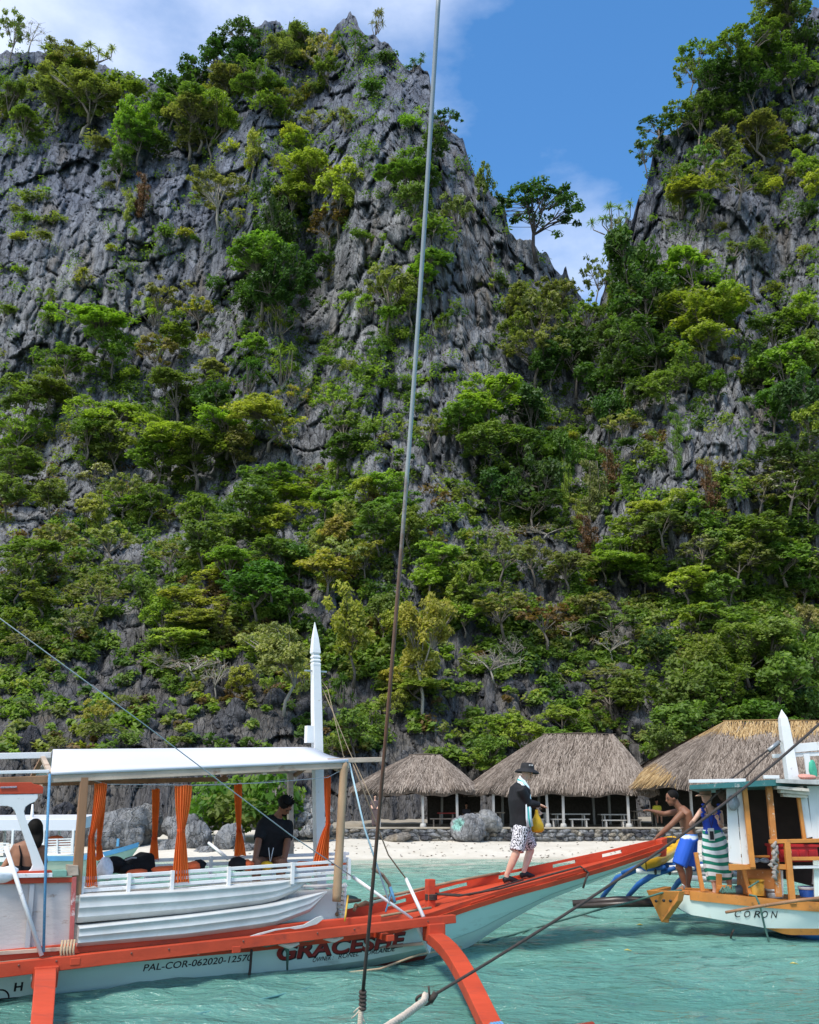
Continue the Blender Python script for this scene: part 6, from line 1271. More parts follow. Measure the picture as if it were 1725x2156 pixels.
# mast and cross bars
mb = MB(); a, b = RB.L(1646, 1495, .1), RB.L(1668, 1640, .1)
def m2(py): k = (py - 1495) / 145; return RB.P(a[0] + (b[0] - a[0]) * k, .1, a[2] + (b[2] - a[2]) * k)
mb.grid([[m2(py) + Vector((dx * r, dy * r, 0)) for dx, dy in ((-1, -1), (1, -1), (1, 1), (-1, 1))] for py, r in ((1494, .004), (1512, .055), (1530, .068), (1560, .075), (1642, .085))], False, True); mb.build('mast', WHITE, rb, bevel=.004)
rbar('crossbar', (1645, 1578), (1790, 1565), .05, .05, .05, .13, WH2); rbar('crossbar', (1627, 1592), (1790, 1584), .02, .02, .06, .06, WH2); rbar('stay_board', (1698, 1587), (1704, 1632), .1, .1, .09, .03, WH2, up=(0, 1, 0))
rbar('roof_pole', (1655, 1590), (1672, 1640), -.1, -.1, .04, .04, WH2, up=(0, 1, 0))
# far-side outrigger: blue arms, white bamboo rails, dark float
def rtube(name, pts, r, mat, n=9):
    mb = MB(); mb.tube([Rp(*p[:2], p[2]) for p in pts], r, n); return mb.build(name, mat, rb)
WBAM = simple('white_bamboo', (.70, .71, .70), .5, .08, 5, wear=(.30, .33, .4), wamt=.2, wsc=8)
for pts in ([(1400, 1826, -1.2), (1340, 1831, -1.7), (1300, 1848, -2.1), (1268, 1890, -2.5)], [(1420, 1828, -1.2), (1375, 1842, -1.7), (1345, 1862, -2.1), (1322, 1888, -2.4)], [(1470, 1822, -1.2), (1446, 1842, -1.6), (1428, 1858, -2.0), (1415, 1876, -2.4)]): rtube('outrigger_arm', pts, [.035, .048, .048, .038], BLUEP)
for pts, mt in (([(1340, 1834, -1.6), (1440, 1836, -1.4), (1570, 1842, -1.2)], WBAM), ([(1410, 1828, -1.3), (1500, 1824, -1.3), (1580, 1830, -1.3)], WBAM), ([(1450, 1848, -1.2), (1580, 1858, -1.0)], WBAM), ([(1310, 1838, -1.75), (1345, 1823, -1.6), (1480, 1820, -1.4)], BLUEP)): rtube('bamboo_rail', pts, .045, mt)
for x in (1380, 1410, 1450, 1485, 1520, 1550):
    mb = MB(); c = Rp(x, 1835 + (x - 1380) * .02, -1.35); mb.lathe(c, [(.05, -.012), (.056, 0), (.05, .012)], 10, Vector((1, 0, 0))); mb.build('lashing', INK, rb)
rtube('outrigger_float', [(1206, 1902, -2.45), (1300, 1896, -2.3), (1420, 1897, -2.2), (1560, 1896, -2.2)], [.055, .075, .075, .07], simple('dark_wet_bamboo', (.035, .026, .022), .35, .4, 10)); rtube('outrigger_float', [(1214, 1908, -2.3), (1320, 1903, -2.2), (1420, 1903, -2.1)], [.04, .055, .05], simple('dark_wet_bamboo2', (.04, .03, .024), .35, .4, 10))
# things on this boat
crate = empty('crate', Rp(1690, 1815, .4), 'red plastic crate behind the orange rail', 'crate'); RC = simple('red_plastic', (.42, .015, .018), .45, .15, 3)
A_, B_ = Rp(1639, 1815, .45), Rp(1722, 1778, .45); W_ = B_.x - A_.x; Hh = B_.z - A_.z
mb = MB(); mb.box((A_.x + W_ / 2, A_.y + .22, A_.z + Hh / 2), (W_, .42, Hh)); mb.build('box', RC, crate, bevel=.02)
mb = MB(); mb.box((A_.x + W_ / 2, A_.y + .22, A_.z + Hh - .02), (W_ + .03, .46, .04)); mb.build('rim', RC, crate, bevel=.008)
for k in range(4): mb = MB(); mb.box((A_.x + W_ * (.15 + .23 * k), A_.y + .005, A_.z + Hh * .45), (.10, .02, .11)); mb.build('rib_panel', RC, crate, bevel=.006)
mb = MB(); mb.box((A_.x + .18, A_.y - .004, A_.z + Hh * .62), (.06, .01, .06)); mb.build('sticker', simple('cream_sticker', (.6, .5, .3), .6), crate)
def bucket(px, pyb, pyt, wpx, v, mat, label, rim=None, hand_=None):
    c, t = Rp(px, pyb, v), Rp(px, pyt, v); r = (Rp(px + wpx / 2, pyb, v).x - c.x); h = t.z - c.z; e = empty('bucket', c, label, 'bucket', 'buckets on the boat')
    mb = MB(); mb.lathe(c, [(r * .9, 0), (r, h), (r * .97, h), (r * .86, .02)], 22, cap=False); mb.lathe(c, [(.001, .015), (r * .9, .015)], 22, cap=False); mb.build('tub', mat, e); mb = MB(); mb.lathe(c + Vector((0, 0, h - .025)), [(r * 1.0, -.01), (r * 1.06, 0), (r * 1.06, .025), (r * .99, .03)], 22, cap=False); mb.build('rim', rim or mat, e)
    mb = MB(); mb.lathe(c + Vector((0, 0, h * .93)), [(.0, 0), (r * .96, 0)], 22, cap=False); mb.build('lid', rim or mat, e)
    if hand_: mb = MB(); mb.tube([Rp(*p, v + .2) for p in hand_], .014, 6); mb.build('handle', ROPEG, e)
bucket(1594, 1885, 1852, 34, .25, simple('mustard_plastic', (.50, .27, .03), .5, .12), 'mustard yellow bucket with green handle at the cabin front', hand_=[(1576, 1869), (1584, 1864), (1598, 1855)])
bucket(1632, 1890, 1872, 36, .15, simple('grey_pot', (.22, .24, .26), .35, .2, metal=.4), 'grey metal pot beside the mustard bucket'); bucket(1700, 1888, 1867, 32, .25, simple('blue_plastic', (.02, .10, .42), .45), 'blue tub with white rim under the white rail', rim=WHITE)
mb = MB()
for i in range(9): x = 1634 + 3 * math.sin(i * 2.3); y = 1772 + i * 8; mb.tube([Rp(x, y, .62), Rp(x - 6 + 4 * math.sin(i), y + 9, .64), Rp(x + 2, y + 17, .62)], [.02, .035, .022], 7)
tag(mb.build('rope_bundle', simple('grey_rag', (.33, .29, .26), .9, .5, 30, bump=.6)), 'grey knotted rags and rope hanging from the orange cabin post', 'rope', 'ropes and lines')
lump('helmet', Rp(1545, 1690, .50), (.22, .14, .24), simple('smoky_plastic', (.25, .26, .27), .3, .2), 'round grey container hanging on the white cabin wall', 'container', 51); lump('brown_sack', Rp(1526, 1672, .0), (.26, .2, .24), simple('brown_sacking', (.09, .06, .045), .9, .4), 'dark brown bundle hanging under roof beside the visor woman', 'bundle', 52)
mb = MB(); mb.tube([Rp(1528, 1921, .80), Rp(1600, 1908, .78), Rp(1680, 1896, .74), Rp(1800, 1884, .72)], [.02, .022, .025, .03], 8); tag(mb.build('pole', TIMB), 'brown wooden pole lying along the orange gunwale', 'pole')
rope('rope', [Rp(1578, 1884, .62), Rp(1592, 1887, .68), Rp(1600, 1906, .70), Rp(1610, 1950, .64), Rp(1622, 1990, .62), Rp(1628, 2004, .62)], .015, ROPEG, 'green rope hanging over the CORON lettering into the water')
rope('rope', [gz(1538, 1978, .0), Rp(1541, 1965, .62), Rp(1545, 1958, .5)], .014, ROPED, 'short black rope end dipping in water under the hull')
mb = MB()
for k in range(7): a0 = k; mb.tube([Rp(1516 + 4 * k, 1878 + 3 * math.sin(k), .30), Rp(1522 + 4 * k, 1868 + 4 * math.sin(k * 2), .25), Rp(1530 + 3 * k, 1880, .35)], .018, 6)
tag(mb.build('rope', ROPEG), 'heap of grey-green rope on deck at the woman\'s feet', 'rope', 'ropes and lines')
lump('tyre_fender', Rp(1565, 1876, -.3), (.6, .2, .2), simple('slate_cloth', (.12, .16, .20), .7), 'slate grey roll behind the mustard bucket', 'roll', 53)
for i, px in enumerate((1589, 1609)): lump('bottle', Rp(px, 1811, .1), (.16, .12, .07), simple('blue_white_plastic%d' % i, (.35, .5, .66), .3), ['left pale blue bottle on shelf in the cabin door', 'right pale blue bottle on shelf in the cabin door'][i], 'bottle', 54 + i)
lump('flag_cloth', Rp(1712, 1622, .1), (.16, .08, .28), simple('green_cloth', (.06, .38, .24), .8), 'green cloth bundle on the cabin roof', 'cloth', 57); lump('red_cloth', Rp(1702, 1636, .3), (.34, .2, .09), simple('red_white_cloth', (.6, .28, .22), .8, .5, 20), 'red and white bundle on the cabin roof', 'cloth', 58)
mb = MB(); mb.tube([Rp(1440, 1873, .1), Rp(1442, 1866, .1), Rp(1436, 1862, .1)], .012, 6); mb.build('bow_cleat', GREYM, rb)
# --- shirtless man holding the red bow ---------------------------------------------------------
dk = sh_r(.7) + .032; fy = min(np.linspace(-.5, .5, 101), key=lambda v: abs(RB.L(1440, 1872, v)[2] - dk)); q = lambda px, py, dv=0.0: Rp(px, py, fy + dv)
X_ = Vector((1, 0, 0)); Yv = Vector((0, 1, 0)); e = empty('person', q(1442, 1872), 'shirtless tanned man in blue shorts leaning out to hold the red bow', 'person', 'people in the scene')
mb = MB(); hc = q(1415, 1681); ax4 = head(mb, hc, -X_ - Yv * .15 - Zu * .25, Zu - X_ * .2, 1.0); mb.tube([q(1432, 1702), q(1424, 1692), hc + X_ * .03], [.06, .055, .055], 10)
rib(mb, [q(1452, 1765), q(1450, 1748), q(1446, 1728), q(1441, 1712), q(1433, 1700)], [(.155, .11), (.14, .10), (.165, .115), (.17, .105), (.08, .065)], Yv)
ph = q(1360, 1707, -.20); limb(mb, [q(1434, 1708, -.17), q(1398, 1714, -.20), ph + X_ * .09], [.052, .043, .028]); hand(mb, ph + X_ * .09, -X_ + Zu * .1, -Zu, 1, .5)
gh = q(1374, 1770, .10); limb(mb, [q(1438, 1711, .16), q(1412, 1738, .18), gh + X_ * .07 + Zu * .05], [.054, .046, .030]); hand(mb, gh + X_ * .07 + Zu * .05, -X_ - Zu * .8, -Zu, 1, .7)
h1, h2 = q(1450, 1772, .09), q(1454, 1772, -.09); k1_, k2_ = q(1428, 1822, .10), q(1449, 1824, -.08); a1, a2 = q(1441, 1862, .06), q(1449, 1862, -.06)
for a, b, c in ((h1, k1_, a1), (h2, k2_, a2)): limb(mb, [a, b], [.09, .058]); limb(mb, [b, b.lerp(c, .3) + X_ * .02, c], [.056, .056, .036])
for a, tx, dv in ((a1, 1424, .06), (a2, 1434, -.06)): t = q(tx, 1872, dv); t.z = dk; foot(mb, a, t)
organic('body', mb, SK_D, e); eyes(e, hc, ax4)
mb = MB(); ell(mb, hc + ax4[2] * .040 - ax4[1] * .024, (.088, .102, .092), ax4); organic('hair', mb, HAIR, e, .011, 3)
m, nt, b = M_base('blue_shorts_cloth'); tcn = nd(nt, 'ShaderNodeTexCoord'); sp = nd(nt, 'ShaderNodeSeparateXYZ'); lk(nt, tcn.outputs['Object'], sp.inputs[0]); wz = q(1450, 1762).z
k = math_(nt, 'ADD', math_(nt, 'SUBTRACT', sp.outputs[2], wz - .5), math_(nt, 'MULTIPLY', noise(nt, tcn.outputs['Object'], 5, 2), .10))
lk(nt, ramp(nt, k, [(.52, (.012, .10, .56)), (.535, (.62, .68, .75)), (.56, (.62, .68, .75)), (.575, (.02, .18, .62))]), b.inputs['Base Color']); b.inputs['Roughness'].default_value = .7
mb = MB(); rib(mb, [q(1451, 1756), q(1452, 1770)], [(.165, .125), (.175, .135)], Yv)
for a, b_, in ((h1, k1_), (h2, k2_)): mb.tube([a + Zu * .04, a.lerp(b_, .5), b_ + Zu * .0 + X_ * .02], [.12, .125, .12], 14)
organic('shorts', mb, m, e, .013, 3)
# --- woman in a blue swimsuit with a striped towel ---------------------------------------------
fz = min(np.linspace(-.5, .6, 111), key=lambda v: abs(RB.L(1520, 1882, v)[2] - (sh_r(1.2) + .032))); q = lambda px, py, dv=0.0: Rp(px, py, fz + dv)
e = empty('person', q(1520, 1882), 'woman in a blue ruffled swimsuit and tan visor standing by the cabin', 'person', 'people in the scene')
mb = MB(); hc = q(1486, 1676); fdir = -X_ * .75 - Yv * .75 - Zu * .1; ax5 = head(mb, hc, fdir, Zu, .95); mb.tube([q(1494, 1702), q(1492, 1694), hc + X_ * .01], [.05, .045, .045], 10)
rib(mb, [q(1502, 1760), q(1500, 1742), q(1497, 1722), q(1496, 1708), q(1493, 1698)], [(.155, .11), (.125, .095), (.135, .10), (.15, .08), (.05, .045)], X_)
limb(mb, [q(1479, 1704), q(1461, 1728, .02), q(1448, 1742, -.2)], [.040, .034, .024]); hand(mb, q(1448, 1742, -.2), -X_, -Zu, .9); limb(mb, [q(1516, 1706), q(1521, 1740, .06), q(1514, 1733, .20)], [.040, .034, .026]); hand(mb, q(1514, 1733, .2), Zu - X_ * .2, Yv, .9, .4)
for a, b, c, d_ in ((q(1493, 1765, .02), q(1497, 1822, .05), q(1505, 1870, .05), (1500, 1882)), (q(1514, 1765), q(1530, 1824), q(1538, 1872), (1540, 1886))):
    limb(mb, [a, b, c], [.085, .055, .034]); t = q(*d_, .08); t.z = sh_r(1.2) + .032; foot(mb, c, t, .9)
organic('body', mb, SK_T, e); eyes(e, hc, ax5, .95)
BSW = simple('blue_swimsuit', (.008, .045, .36), .5, .15, 10); mb = MB(); rib(mb, [q(1501, 1756), q(1500, 1742), q(1497, 1724), q(1496, 1715)], [(.162, .122), (.138, .108), (.150, .115), (.135, .098)], X_); organic('swimsuit', mb, BSW, e, .012, 3)
for sx in (1481, 1513):
    mb = MB(); 
    for i in range(7): y = 1694 + i * 4; x = sx + (2.0 * math.sin(i * 2)) ; ell(mb, q(x, y, .10), (.030, .02, .020), None, 8)
    mb.build('ruffle_strap', BSW, e)
mb = MB(); ell(mb, hc + Zu * .03 + X_ * .042 + Yv * .045, (.072, .074, .085), None); ell(mb, hc + X_ * .075 + Yv * .075 - Zu * .06, (.04, .04, .07), None); organic('hair', mb, simple('brown_hair', (.05, .03, .02), .5, .3, 40), e, .012, 3)
vs = empty('visor', hc, 'tan sun visor on the head of the woman in blue', 'visor'); VM = simple('tan_cloth', (.48, .30, .20), .8); mb = MB(); fl = Vector((fdir.x, fdir.y, 0)).normalized(); lt = fl.cross(Zu)
mb.lathe(hc + Zu * .045, [(.088, -.02), (.094, .03), (.090, .03)], 20, Zu, False); mb.build('band', VM, vs); mb = MB(); rows = [[hc + Zu * (.035 - .035 * k) + (fl * math.cos(a) + lt * math.sin(a)) * (.09 + .09 * k * math.cos(a) ** .5) for a in np.linspace(-1.2, 1.2, 13)] for k in (0, .5, 1)]; mb.grid(rows, True); mb.build('brim', VM, vs, solid=.006)
# towel skirt
m, nt, b = M_base('green_striped_towel'); an = nd(nt, 'ShaderNodeAttribute', attribute_name='band'); st = math_(nt, 'FRACT', math_(nt, 'MULTIPLY', an.outputs['Fac'], 6.5)); lk(nt, ramp(nt, st, [(.0, (.012, .22, .14)), (.44, (.012, .22, .14)), (.47, (.74, .78, .78)), (.97, (.74, .78, .78)), (1, (.012, .22, .14))]), b.inputs['Base Color']); b.inputs['Roughness'].default_value = .95
bp = nd(nt, 'ShaderNodeBump'); bp.inputs['Strength'].default_value = .4; bp.inputs['Distance'].default_value = .01; lk(nt, noise(nt, an.outputs['Vector'], 90, 2), bp.inputs['Height'])
Vt = []; bt_ = []; nr, nc = 26, 48
for i in range(nr):
    k = i / (nr - 1)
    for j in range(nc):
        a = 2 * math.pi * j / nc; py = 1747 + 100 * k + 8 * k * math.sin(a * .5) * 1.0; cx = 1500 + 17 * k; rx = .155 + .05 * math.sin(math.pi * min(k * .9, 1)) + .015 * k; c = q(cx, py); f = 1 + (.05 + .05 * k) * math.sin(a * 7 + 2 * k) ; Vt.append((c.x + math.cos(a) * rx * f, c.y - math.sin(a) * (rx * .78) * f, c.z)); bt_.append(min(.999, k + .03 * math.sin(a * 2 + k * 3) * 1))
Fq = gridfaces(nr, nc); wrap = np.array([[i * nc + nc - 1, i * nc, (i + 1) * nc, (i + 1) * nc + nc - 1] for i in range(nr - 1)]); tk = link('towel', npmesh('towel', Vt, np.concatenate([Fq, wrap]), [m], True, None, dict(band=bt_))); md = tk.modifiers.new('s', 'SOLIDIFY'); md.thickness = .015; tag(tk, 'green and white striped towel wrapped round the woman\'s waist', 'towel')
ph = empty('phone_pouch', q(1498, 1757, .2), 'phone in a pale waterproof pouch hanging at the woman\'s waist', 'phone'); mb = MB(); mb.box(q(1498, 1757, .2), (.095, .012, .185)); mb.build('pouch', simple('pale_pouch', (.62, .62, .60), .35), ph, bevel=.004); mb = MB(); mb.box(q(1499, 1759, .208), (.060, .006, .125)); mb.build('screen', simple('dark_glass', (.03, .03, .035), .15), ph)
mb = MB(); mb.tube([q(1486, 1698, .08), q(1494, 1725, .15), q(1498, 1743, .2)], .004, 5); mb.tube([q(1504, 1698, .08), q(1502, 1725, .15), q(1498, 1743, .2)], .004, 5); mb.build('lanyard', simple('dark_cord', (.04, .02, .02), .8), ph)
# --- small figures under the huts --------------------------------------------------------------
def tiny(px, pyt, pyb, Y, shirt, label, skin=SK_M, seated=True):
    t, b = at(px, pyt, Y), at(px, pyb, Y); h = t.z - b.z; e = empty('person', b, label, 'person', 'people in the scene'); mb = MB(); s = h / (1.25 if seated else 1.7)
    hc = t - Zu * .11 * s; head(mb, hc, Vector((.3, -1, 0)), Zu, s); mb.tube([hc, hc - Zu * .2 * s], .05 * s, 8); sh = hc - Zu * .24 * s; hp = hc - Zu * .68 * s; rib(mb, [hp, (hp + sh) / 2, sh], [(.14 * s, .1 * s), (.14 * s, .1 * s), (.15 * s, .09 * s)], X_)
    for sd in (-1, 1):
        limb(mb, [sh + X_ * .16 * s * sd, sh + X_ * .2 * s * sd - Zu * .25 * s, sh + X_ * .12 * s * sd - Zu * .42 * s - Yv * .15], [.045 * s, .038 * s, .028 * s])
        if seated: limb(mb, [hp + X_ * .08 * s * sd, hp + X_ * .1 * s * sd - Yv * .35 * s, hp + X_ * .1 * s * sd - Yv * .35 * s - Zu * .4 * s], [.08 * s, .06 * s, .04 * s])
        else: limb(mb, [hp + X_ * .08 * s * sd, hp + X_ * .09 * s * sd - Zu * .42 * s, hp + X_ * .09 * s * sd - Zu * .82 * s], [.08 * s, .058 * s, .04 * s])
    organic('body', mb, skin, e, .03, 2); mb = MB(); rib(mb, [hp, (hp + sh) / 2, sh + Zu * .03 * s], [(.17 * s, .13 * s), (.165 * s, .125 * s), (.17 * s, .11 * s)], X_)
    for sd in (-1, 1): limb(mb, [sh + X_ * .16 * s * sd, sh + X_ * .2 * s * sd - Zu * .2 * s], [.062 * s, .055 * s])
    organic('shirt', mb, shirt, e, .03, 2)
    if not seated:
        mb = MB()
        for sd in (-1, 1): limb(mb, [hp + X_ * .08 * s * sd + Zu * .08, hp + X_ * .09 * s * sd - Zu * .42 * s, hp + X_ * .09 * s * sd - Zu * .78 * s], [.11 * s, .085 * s, .07 * s])
        organic('trousers', mb, shirt, e, .03, 2)
    mb = MB(); ell(mb, hc + Zu * .05 * s, (.085 * s, .09 * s, .085 * s)); mb.build('hair', HAIR, e)
tiny(982, 1690, 1742, TY + 2.8, simple('dark_print_shirt', (.05, .05, .06), .8), 'person seated in the dark at back of the smallest hut')
tiny(1382, 1682, 1736, TY + 1.8, simple('yellow_shirt', (.62, .55, .05), .8), 'person in a yellow shirt seated under the large hut')
tiny(790, 1672, 1744, TY + .2, simple('pink_shirt', (.10, .07, .07), .8), 'person standing at left edge of the smallest hut', SK_L, False)
# yellow kayak on the beach
mb = MB(); c = gz(1402, 1806, .25); dK = Vector((.75, .66, 0)).normalized(); lK = Vector((dK.y, -dK.x, 0)); rows = []
YK = simple('yellow_kayak_plastic', (.74, .42, .03), .35, .1, 3)
kl = Rp(1366, 1812, -1.2); kr = Rp(1412, 1776, -2.6); ky = kl.lerp(kr, .5); dK = (kr - kl); Lk = dK.length; dK.normalize(); lK = dK.cross(Zu).normalized()
for i in range(17):
    s = -1 + 2 * i / 16; w = .30 * (1 - abs(s) ** 2.6) ** .6 + .01; p = ky + dK * s * Lk * .62; up = Zu
    rows.append([p + lK * w * a + up * z for a, z in ((-1, .02), (-.92, .09), (-.7, .10), (-.6, .03), (0, .0), (.6, .03), (.7, .10), (.92, .09), (1, .02), (.7, -.09), (0, -.12), (-.7, -.09))])
mb.grid(rows, True, True); o = mb.build('kayak', YK); tag(o, 'bright yellow sit-on kayak lying tilted behind the red bow', 'kayak')
for k in (-.25, .25): mb = MB(); p = ky + dK * Lk * k + Zu * .12; mb.box(p, (.06, .40, .10), (dK, lK, Zu)); mb.build('seat_back', simple('black_foam', (.02, .02, .02), .9), o, bevel=.02)
# ---------------------------------------------------------------- moored boats behind, left
def small_hull(name, Y, pl, pr, pytop_l, pytop_r, pybot, mats, par, tiplen=1.4, beam=.55, gun=None, depthk=.0):
    """simple raised-bow hull pointing right at distance Y"""
    L_, R_ = at(pl, pytop_l, Y), at(pr, pytop_r, Y); zb = -.15; mb = MB(); mg = MB(); rows = []; gr = []
    for i in range(19):
        k = i / 18; x = L_.x + (R_.x - L_.x) * k; s = max(0, (x - (R_.x - tiplen)) / tiplen); z = L_.z + (R_.z - L_.z) * (0 if k < .5 else ((k - .5) / .5) ** 1.6); b = beam * (1 - s ** 1.8) + .03; kz_ = zb + (z - zb - .05) * s ** 1.5
        rows.append([Vector((x, Y - b, z)), Vector((x, Y - b * .85, z * .45 + kz_ * .55)), Vector((x, Y, kz_)), Vector((x, Y + b * .85, z * .45 + kz_ * .55)), Vector((x, Y + b, z))])
        gr.append([Vector((x, Y - b - .03, z - .05)), Vector((x, Y - b - .03, z + .05)), Vector((x, Y - b + .03, z + .05)), Vector((x, Y - b + .03, z - .05))])
    mb.grid(rows, True); mb.build('hull', mats[0], par); mg.grid(gr, False, True); mg.build('gunwale', mats[1], par)
    mb = MB(); mb.grid([[r[0] - Vector((0, 0, .04)), r[4] - Vector((0, 0, .04))] for r in rows], False); mb.build('deck', mats[2], par)
LTEAL = simple('faded_teal_paint', (.22, .36, .29), .6, .15, 3, wear=(.4, .45, .4), wamt=.4); CREAM = simple('cream_hull_paint', (.56, .60, .46), .6, .1, 3); LBLUE = simple('light_blue_paint', (.10, .30, .50), .55, .15, 3)
YA = 24.0; ea = empty('canopied_boat', at(75, 1820, YA), 'white canopied boat with slatted benches moored behind the wheelhouse pillar', 'boat')
small_hull('x', YA, -160, 190, 1806, 1800, 1830, (LTEAL, WHITE, WOOD), ea, 1.0, .7)
mb = MB(); a, b = at(-160, 1739, YA - .6), at(161, 1737, YA - .6); mb.hexa([a - Zu * .11, b - Zu * .13, b + Vector((0, 1.4, -.06)), a + Vector((0, 1.4, -.06)), a + Zu * .15, b + Zu * .13, b + Vector((0, 1.4, .22)), a + Vector((0, 1.4, .22))]); mb.build('canopy', TARP, ea, bevel=.01)
for px in (-40, 28, 93, 155): mb = MB(); mb.bar(at(px, 1748, YA - .6), at(px - 3, 1806, YA - .6), .05, .05, (0, 1, 0)); mb.build('post', WHITE, ea)
for px in (10, 60, 125): mb = MB(); mb.bar(at(px, 1748, YA + .7), at(px, 1806, YA + .7), .05, .05, (0, 1, 0)); mb.build('post', WHITE, ea)
for k in range(6): mb = MB(); mb.bar(at(92, 1768 + k * 5.2, YA - .5), at(152, 1766 + k * 5.2, YA - .5), .02, .032); mb.build('slat', WHITE, ea)
for px in (93, 121, 151): mb = MB(); mb.bar(at(px, 1766, YA - .53), at(px, 1797, YA - .53), .03, .035, (0, 1, 0)); mb.build('upright', WHITE, ea)
for k in range(4): mb = MB(); mb.bar(at(-60, 1776 + k * 6, YA - .5), at(20, 1776 + k * 6, YA - .5), .02, .035); mb.build('slat', WHITE, ea)
for px, py in ((105, 1776), (140, 1778), (118, 1766)): lump('life_vest', at(px, py, YA), (.4, .25, .14), VO, ['orange life vest behind left slats of the moored boat', 'orange life vest behind right slats of the moored boat', 'orange life vest on top of the moored boat bench'][(105, 140, 118).index(px)], 'life vest', 70)
mb = MB(); mb.tube([at(69, 1693, YA), at(67, 1735, YA)], [.02, .06], 6); mb.build('mast', WHITE, ea)
for i, (x0_, y0_, x1_, y1_) in enumerate(((98, 1801, 160, 1799), (130, 1812, 162, 1800), (100, 1805, 118, 1818))): mb = MB(); mb.tube([at(x0_, y0_, YA - 1.0), at(x1_, y1_, YA - 1.0)], .03, 6); mb.build('rail', WHITE, ea)
YBt = 22.0; eb = empty('moored_boat', at(225, 1820, YBt), 'small cream and blue boat with its bow pointing right behind the leftmost curtain', 'boat')
small_hull('x', YBt, 60, 293, 1804, 1778, 1822, (CREAM, LBLUE, LTEAL), eb, 1.3, .55)
mb = MB(); c = at(248, 1782, YBt - .5); mb.bar(c, c + Zu * .16, .05, .05, (0, 1, 0)); mb.build('mooring_post', LBLUE, eb)
lettering('ASCO', at(220, 1806, YBt - .66).x, at(220, 1806, YBt - .66).z, at(245, 1803, YBt - .66).x, at(245, 1803, YBt - .66).z, .10, INK, 'name_lettering', eb, lambda u, w, l: Vector((u, YBt - .60, w)), .2, .02) if False else None
rope('boat_pole', [at(209, 1790, YBt - 1), at(224, 1816, YBt - 1.2)], .035, WHITE, 'short white pole leaning on the small cream and blue boat', 'pole')
rope('boat_pole', [Np(440, 1775, -1.6), Np(480, 1808, -1.0)], .022, WHITE, 'white pole slanting behind the slats right of widest curtain', 'pole')
# ---------------------------------------------------------------- lines of the photographer's own boat, near the viewer
m, nt, b = M_base('rusty_steel_cable'); g = nd(nt, 'ShaderNodeNewGeometry'); sp = nd(nt, 'ShaderNodeSeparateXYZ'); lk(nt, g.outputs['Position'], sp.inputs[0])
k = math_(nt, 'ADD', sp.outputs[2], math_(nt, 'MULTIPLY', math_(nt, 'SUBTRACT', noise(nt, mapping(nt, g.outputs['Position'], (8, 8, 5)), 3, 5, .7), .5), 1.3))
lk(nt, ramp(nt, math_(nt, 'MULTIPLY', k, .2), [(.30, (.035, .028, .024)), (.46, (.13, .055, .03)), (.58, (.17, .10, .07)), (.66, (.34, .36, .36)), (.9, (.24, .27, .30))]), b.inputs['Base Color']); b.inputs['Roughness'].default_value = .6; b.inputs['Metallic'].default_value = .2
A = at(925, -30, 3.0); B_ = at(764, 2095, 4.0); pts = []
for k in range(40): s = k / 39; p = A.lerp(B_, s); pts.append(p + Vector((.02 * math.sin(s * math.pi), 0, 0)))
mb = MB(); mb.tube(pts, [.0095 - .0025 * (i / 39) for i in range(40)], 8); st = mb.build('stay_cable', m); tag(st, 'rusty steel stay running from the top of the view down to the water in front', 'cable', 'ropes and lines')
mb = MB()
for k in range(5): mb.lathe(B_ + Zu * (.01 - .014 * k), [(.013, -.006), (.0165, 0), (.013, .006)], 10, (A - B_).normalized())
tag(mb.build('rope_knot', ROPED), 'dark wrapped knot at the foot of the rusty stay', 'knot')
def strands(name, pts, r, mat, turns, label, n=60):
    """laid rope of three strands"""
    P = [Vector(p) for p in pts]; L = [0]
    for a, b in zip(P[:-1], P[1:]): L.append(L[-1] + (b - a).length)
    def ev(s):
        d = s * L[-1]
        for i in range(len(P) - 1):
            if d <= L[i + 1] + 1e-9: return P[i].lerp(P[i + 1], (d - L[i]) / max(1e-6, L[i + 1] - L[i])), (P[i + 1] - P[i]).normalized()
        return P[-1], (P[-1] - P[-2]).normalized()
    e_ = None; mb = MB()
    core = [ev(i / n)[0] for i in range(n + 1)]; mb.tube(core, r * .62, 6)
    for q_ in range(3):
        pp = []
        for i in range(n + 1):
            c, t = ev(i / n); u = t.orthogonal().normalized(); v = t.cross(u); a = 2 * math.pi * (turns * i / n + q_ / 3); pp.append(c + (u * math.cos(a) + v * math.sin(a)) * r * .52)
        mb.tube(pp, r * .52, 6)
    return tag(mb.build(name, mat), label, 'rope', 'ropes and lines')
CRE = simple('cream_rope', (.58, .48, .38), .9, .2, 50, bump=.5, bsc=200)
strands('rope', [at(763, 2112, 4.0), at(760, 2135, 4.0), at(757, 2175, 4.0)], .011, CRE, 5, 'pale frayed rope end hanging under the knot of the rusty stay')
for i, (dx, py) in enumerate(((-16, 2128), (-20, 2140), (8, 2150), (-11, 2165))): mb = MB(); mb.tube([at(761, 2118 + i * 4, 4.0), at(761 + dx * .6, py - 3, 4.0), at(761 + dx, py + 4, 4.0)], .0028, 5); tag(mb.build('rope_fray', CRE), ['uppermost frayed strand left of the pale rope end', 'second frayed strand left of the pale rope end', 'frayed strand right of the pale rope end', 'lowest frayed strand left of the pale rope end'][i], 'rope strand')
KN_ = at(905, 2100, 5.0); far_ = at(1740, 1510, 9.0); pts = []
for k in range(50): s = k / 49; pts.append(KN_.lerp(far_, s) - Zu * (.10 * 4 * s * (1 - s)))
mb = MB(); mb.tube(pts, [.0075 + .005 * (i / 49) for i in range(50)], 8); tag(mb.build('rope', ROPED), 'long dark mooring rope crossing from lower centre up to the right edge', 'rope', 'ropes and lines')
for k, (x, y) in enumerate(((1353, 1812), (1430, 1752), (1535, 1672))): pass
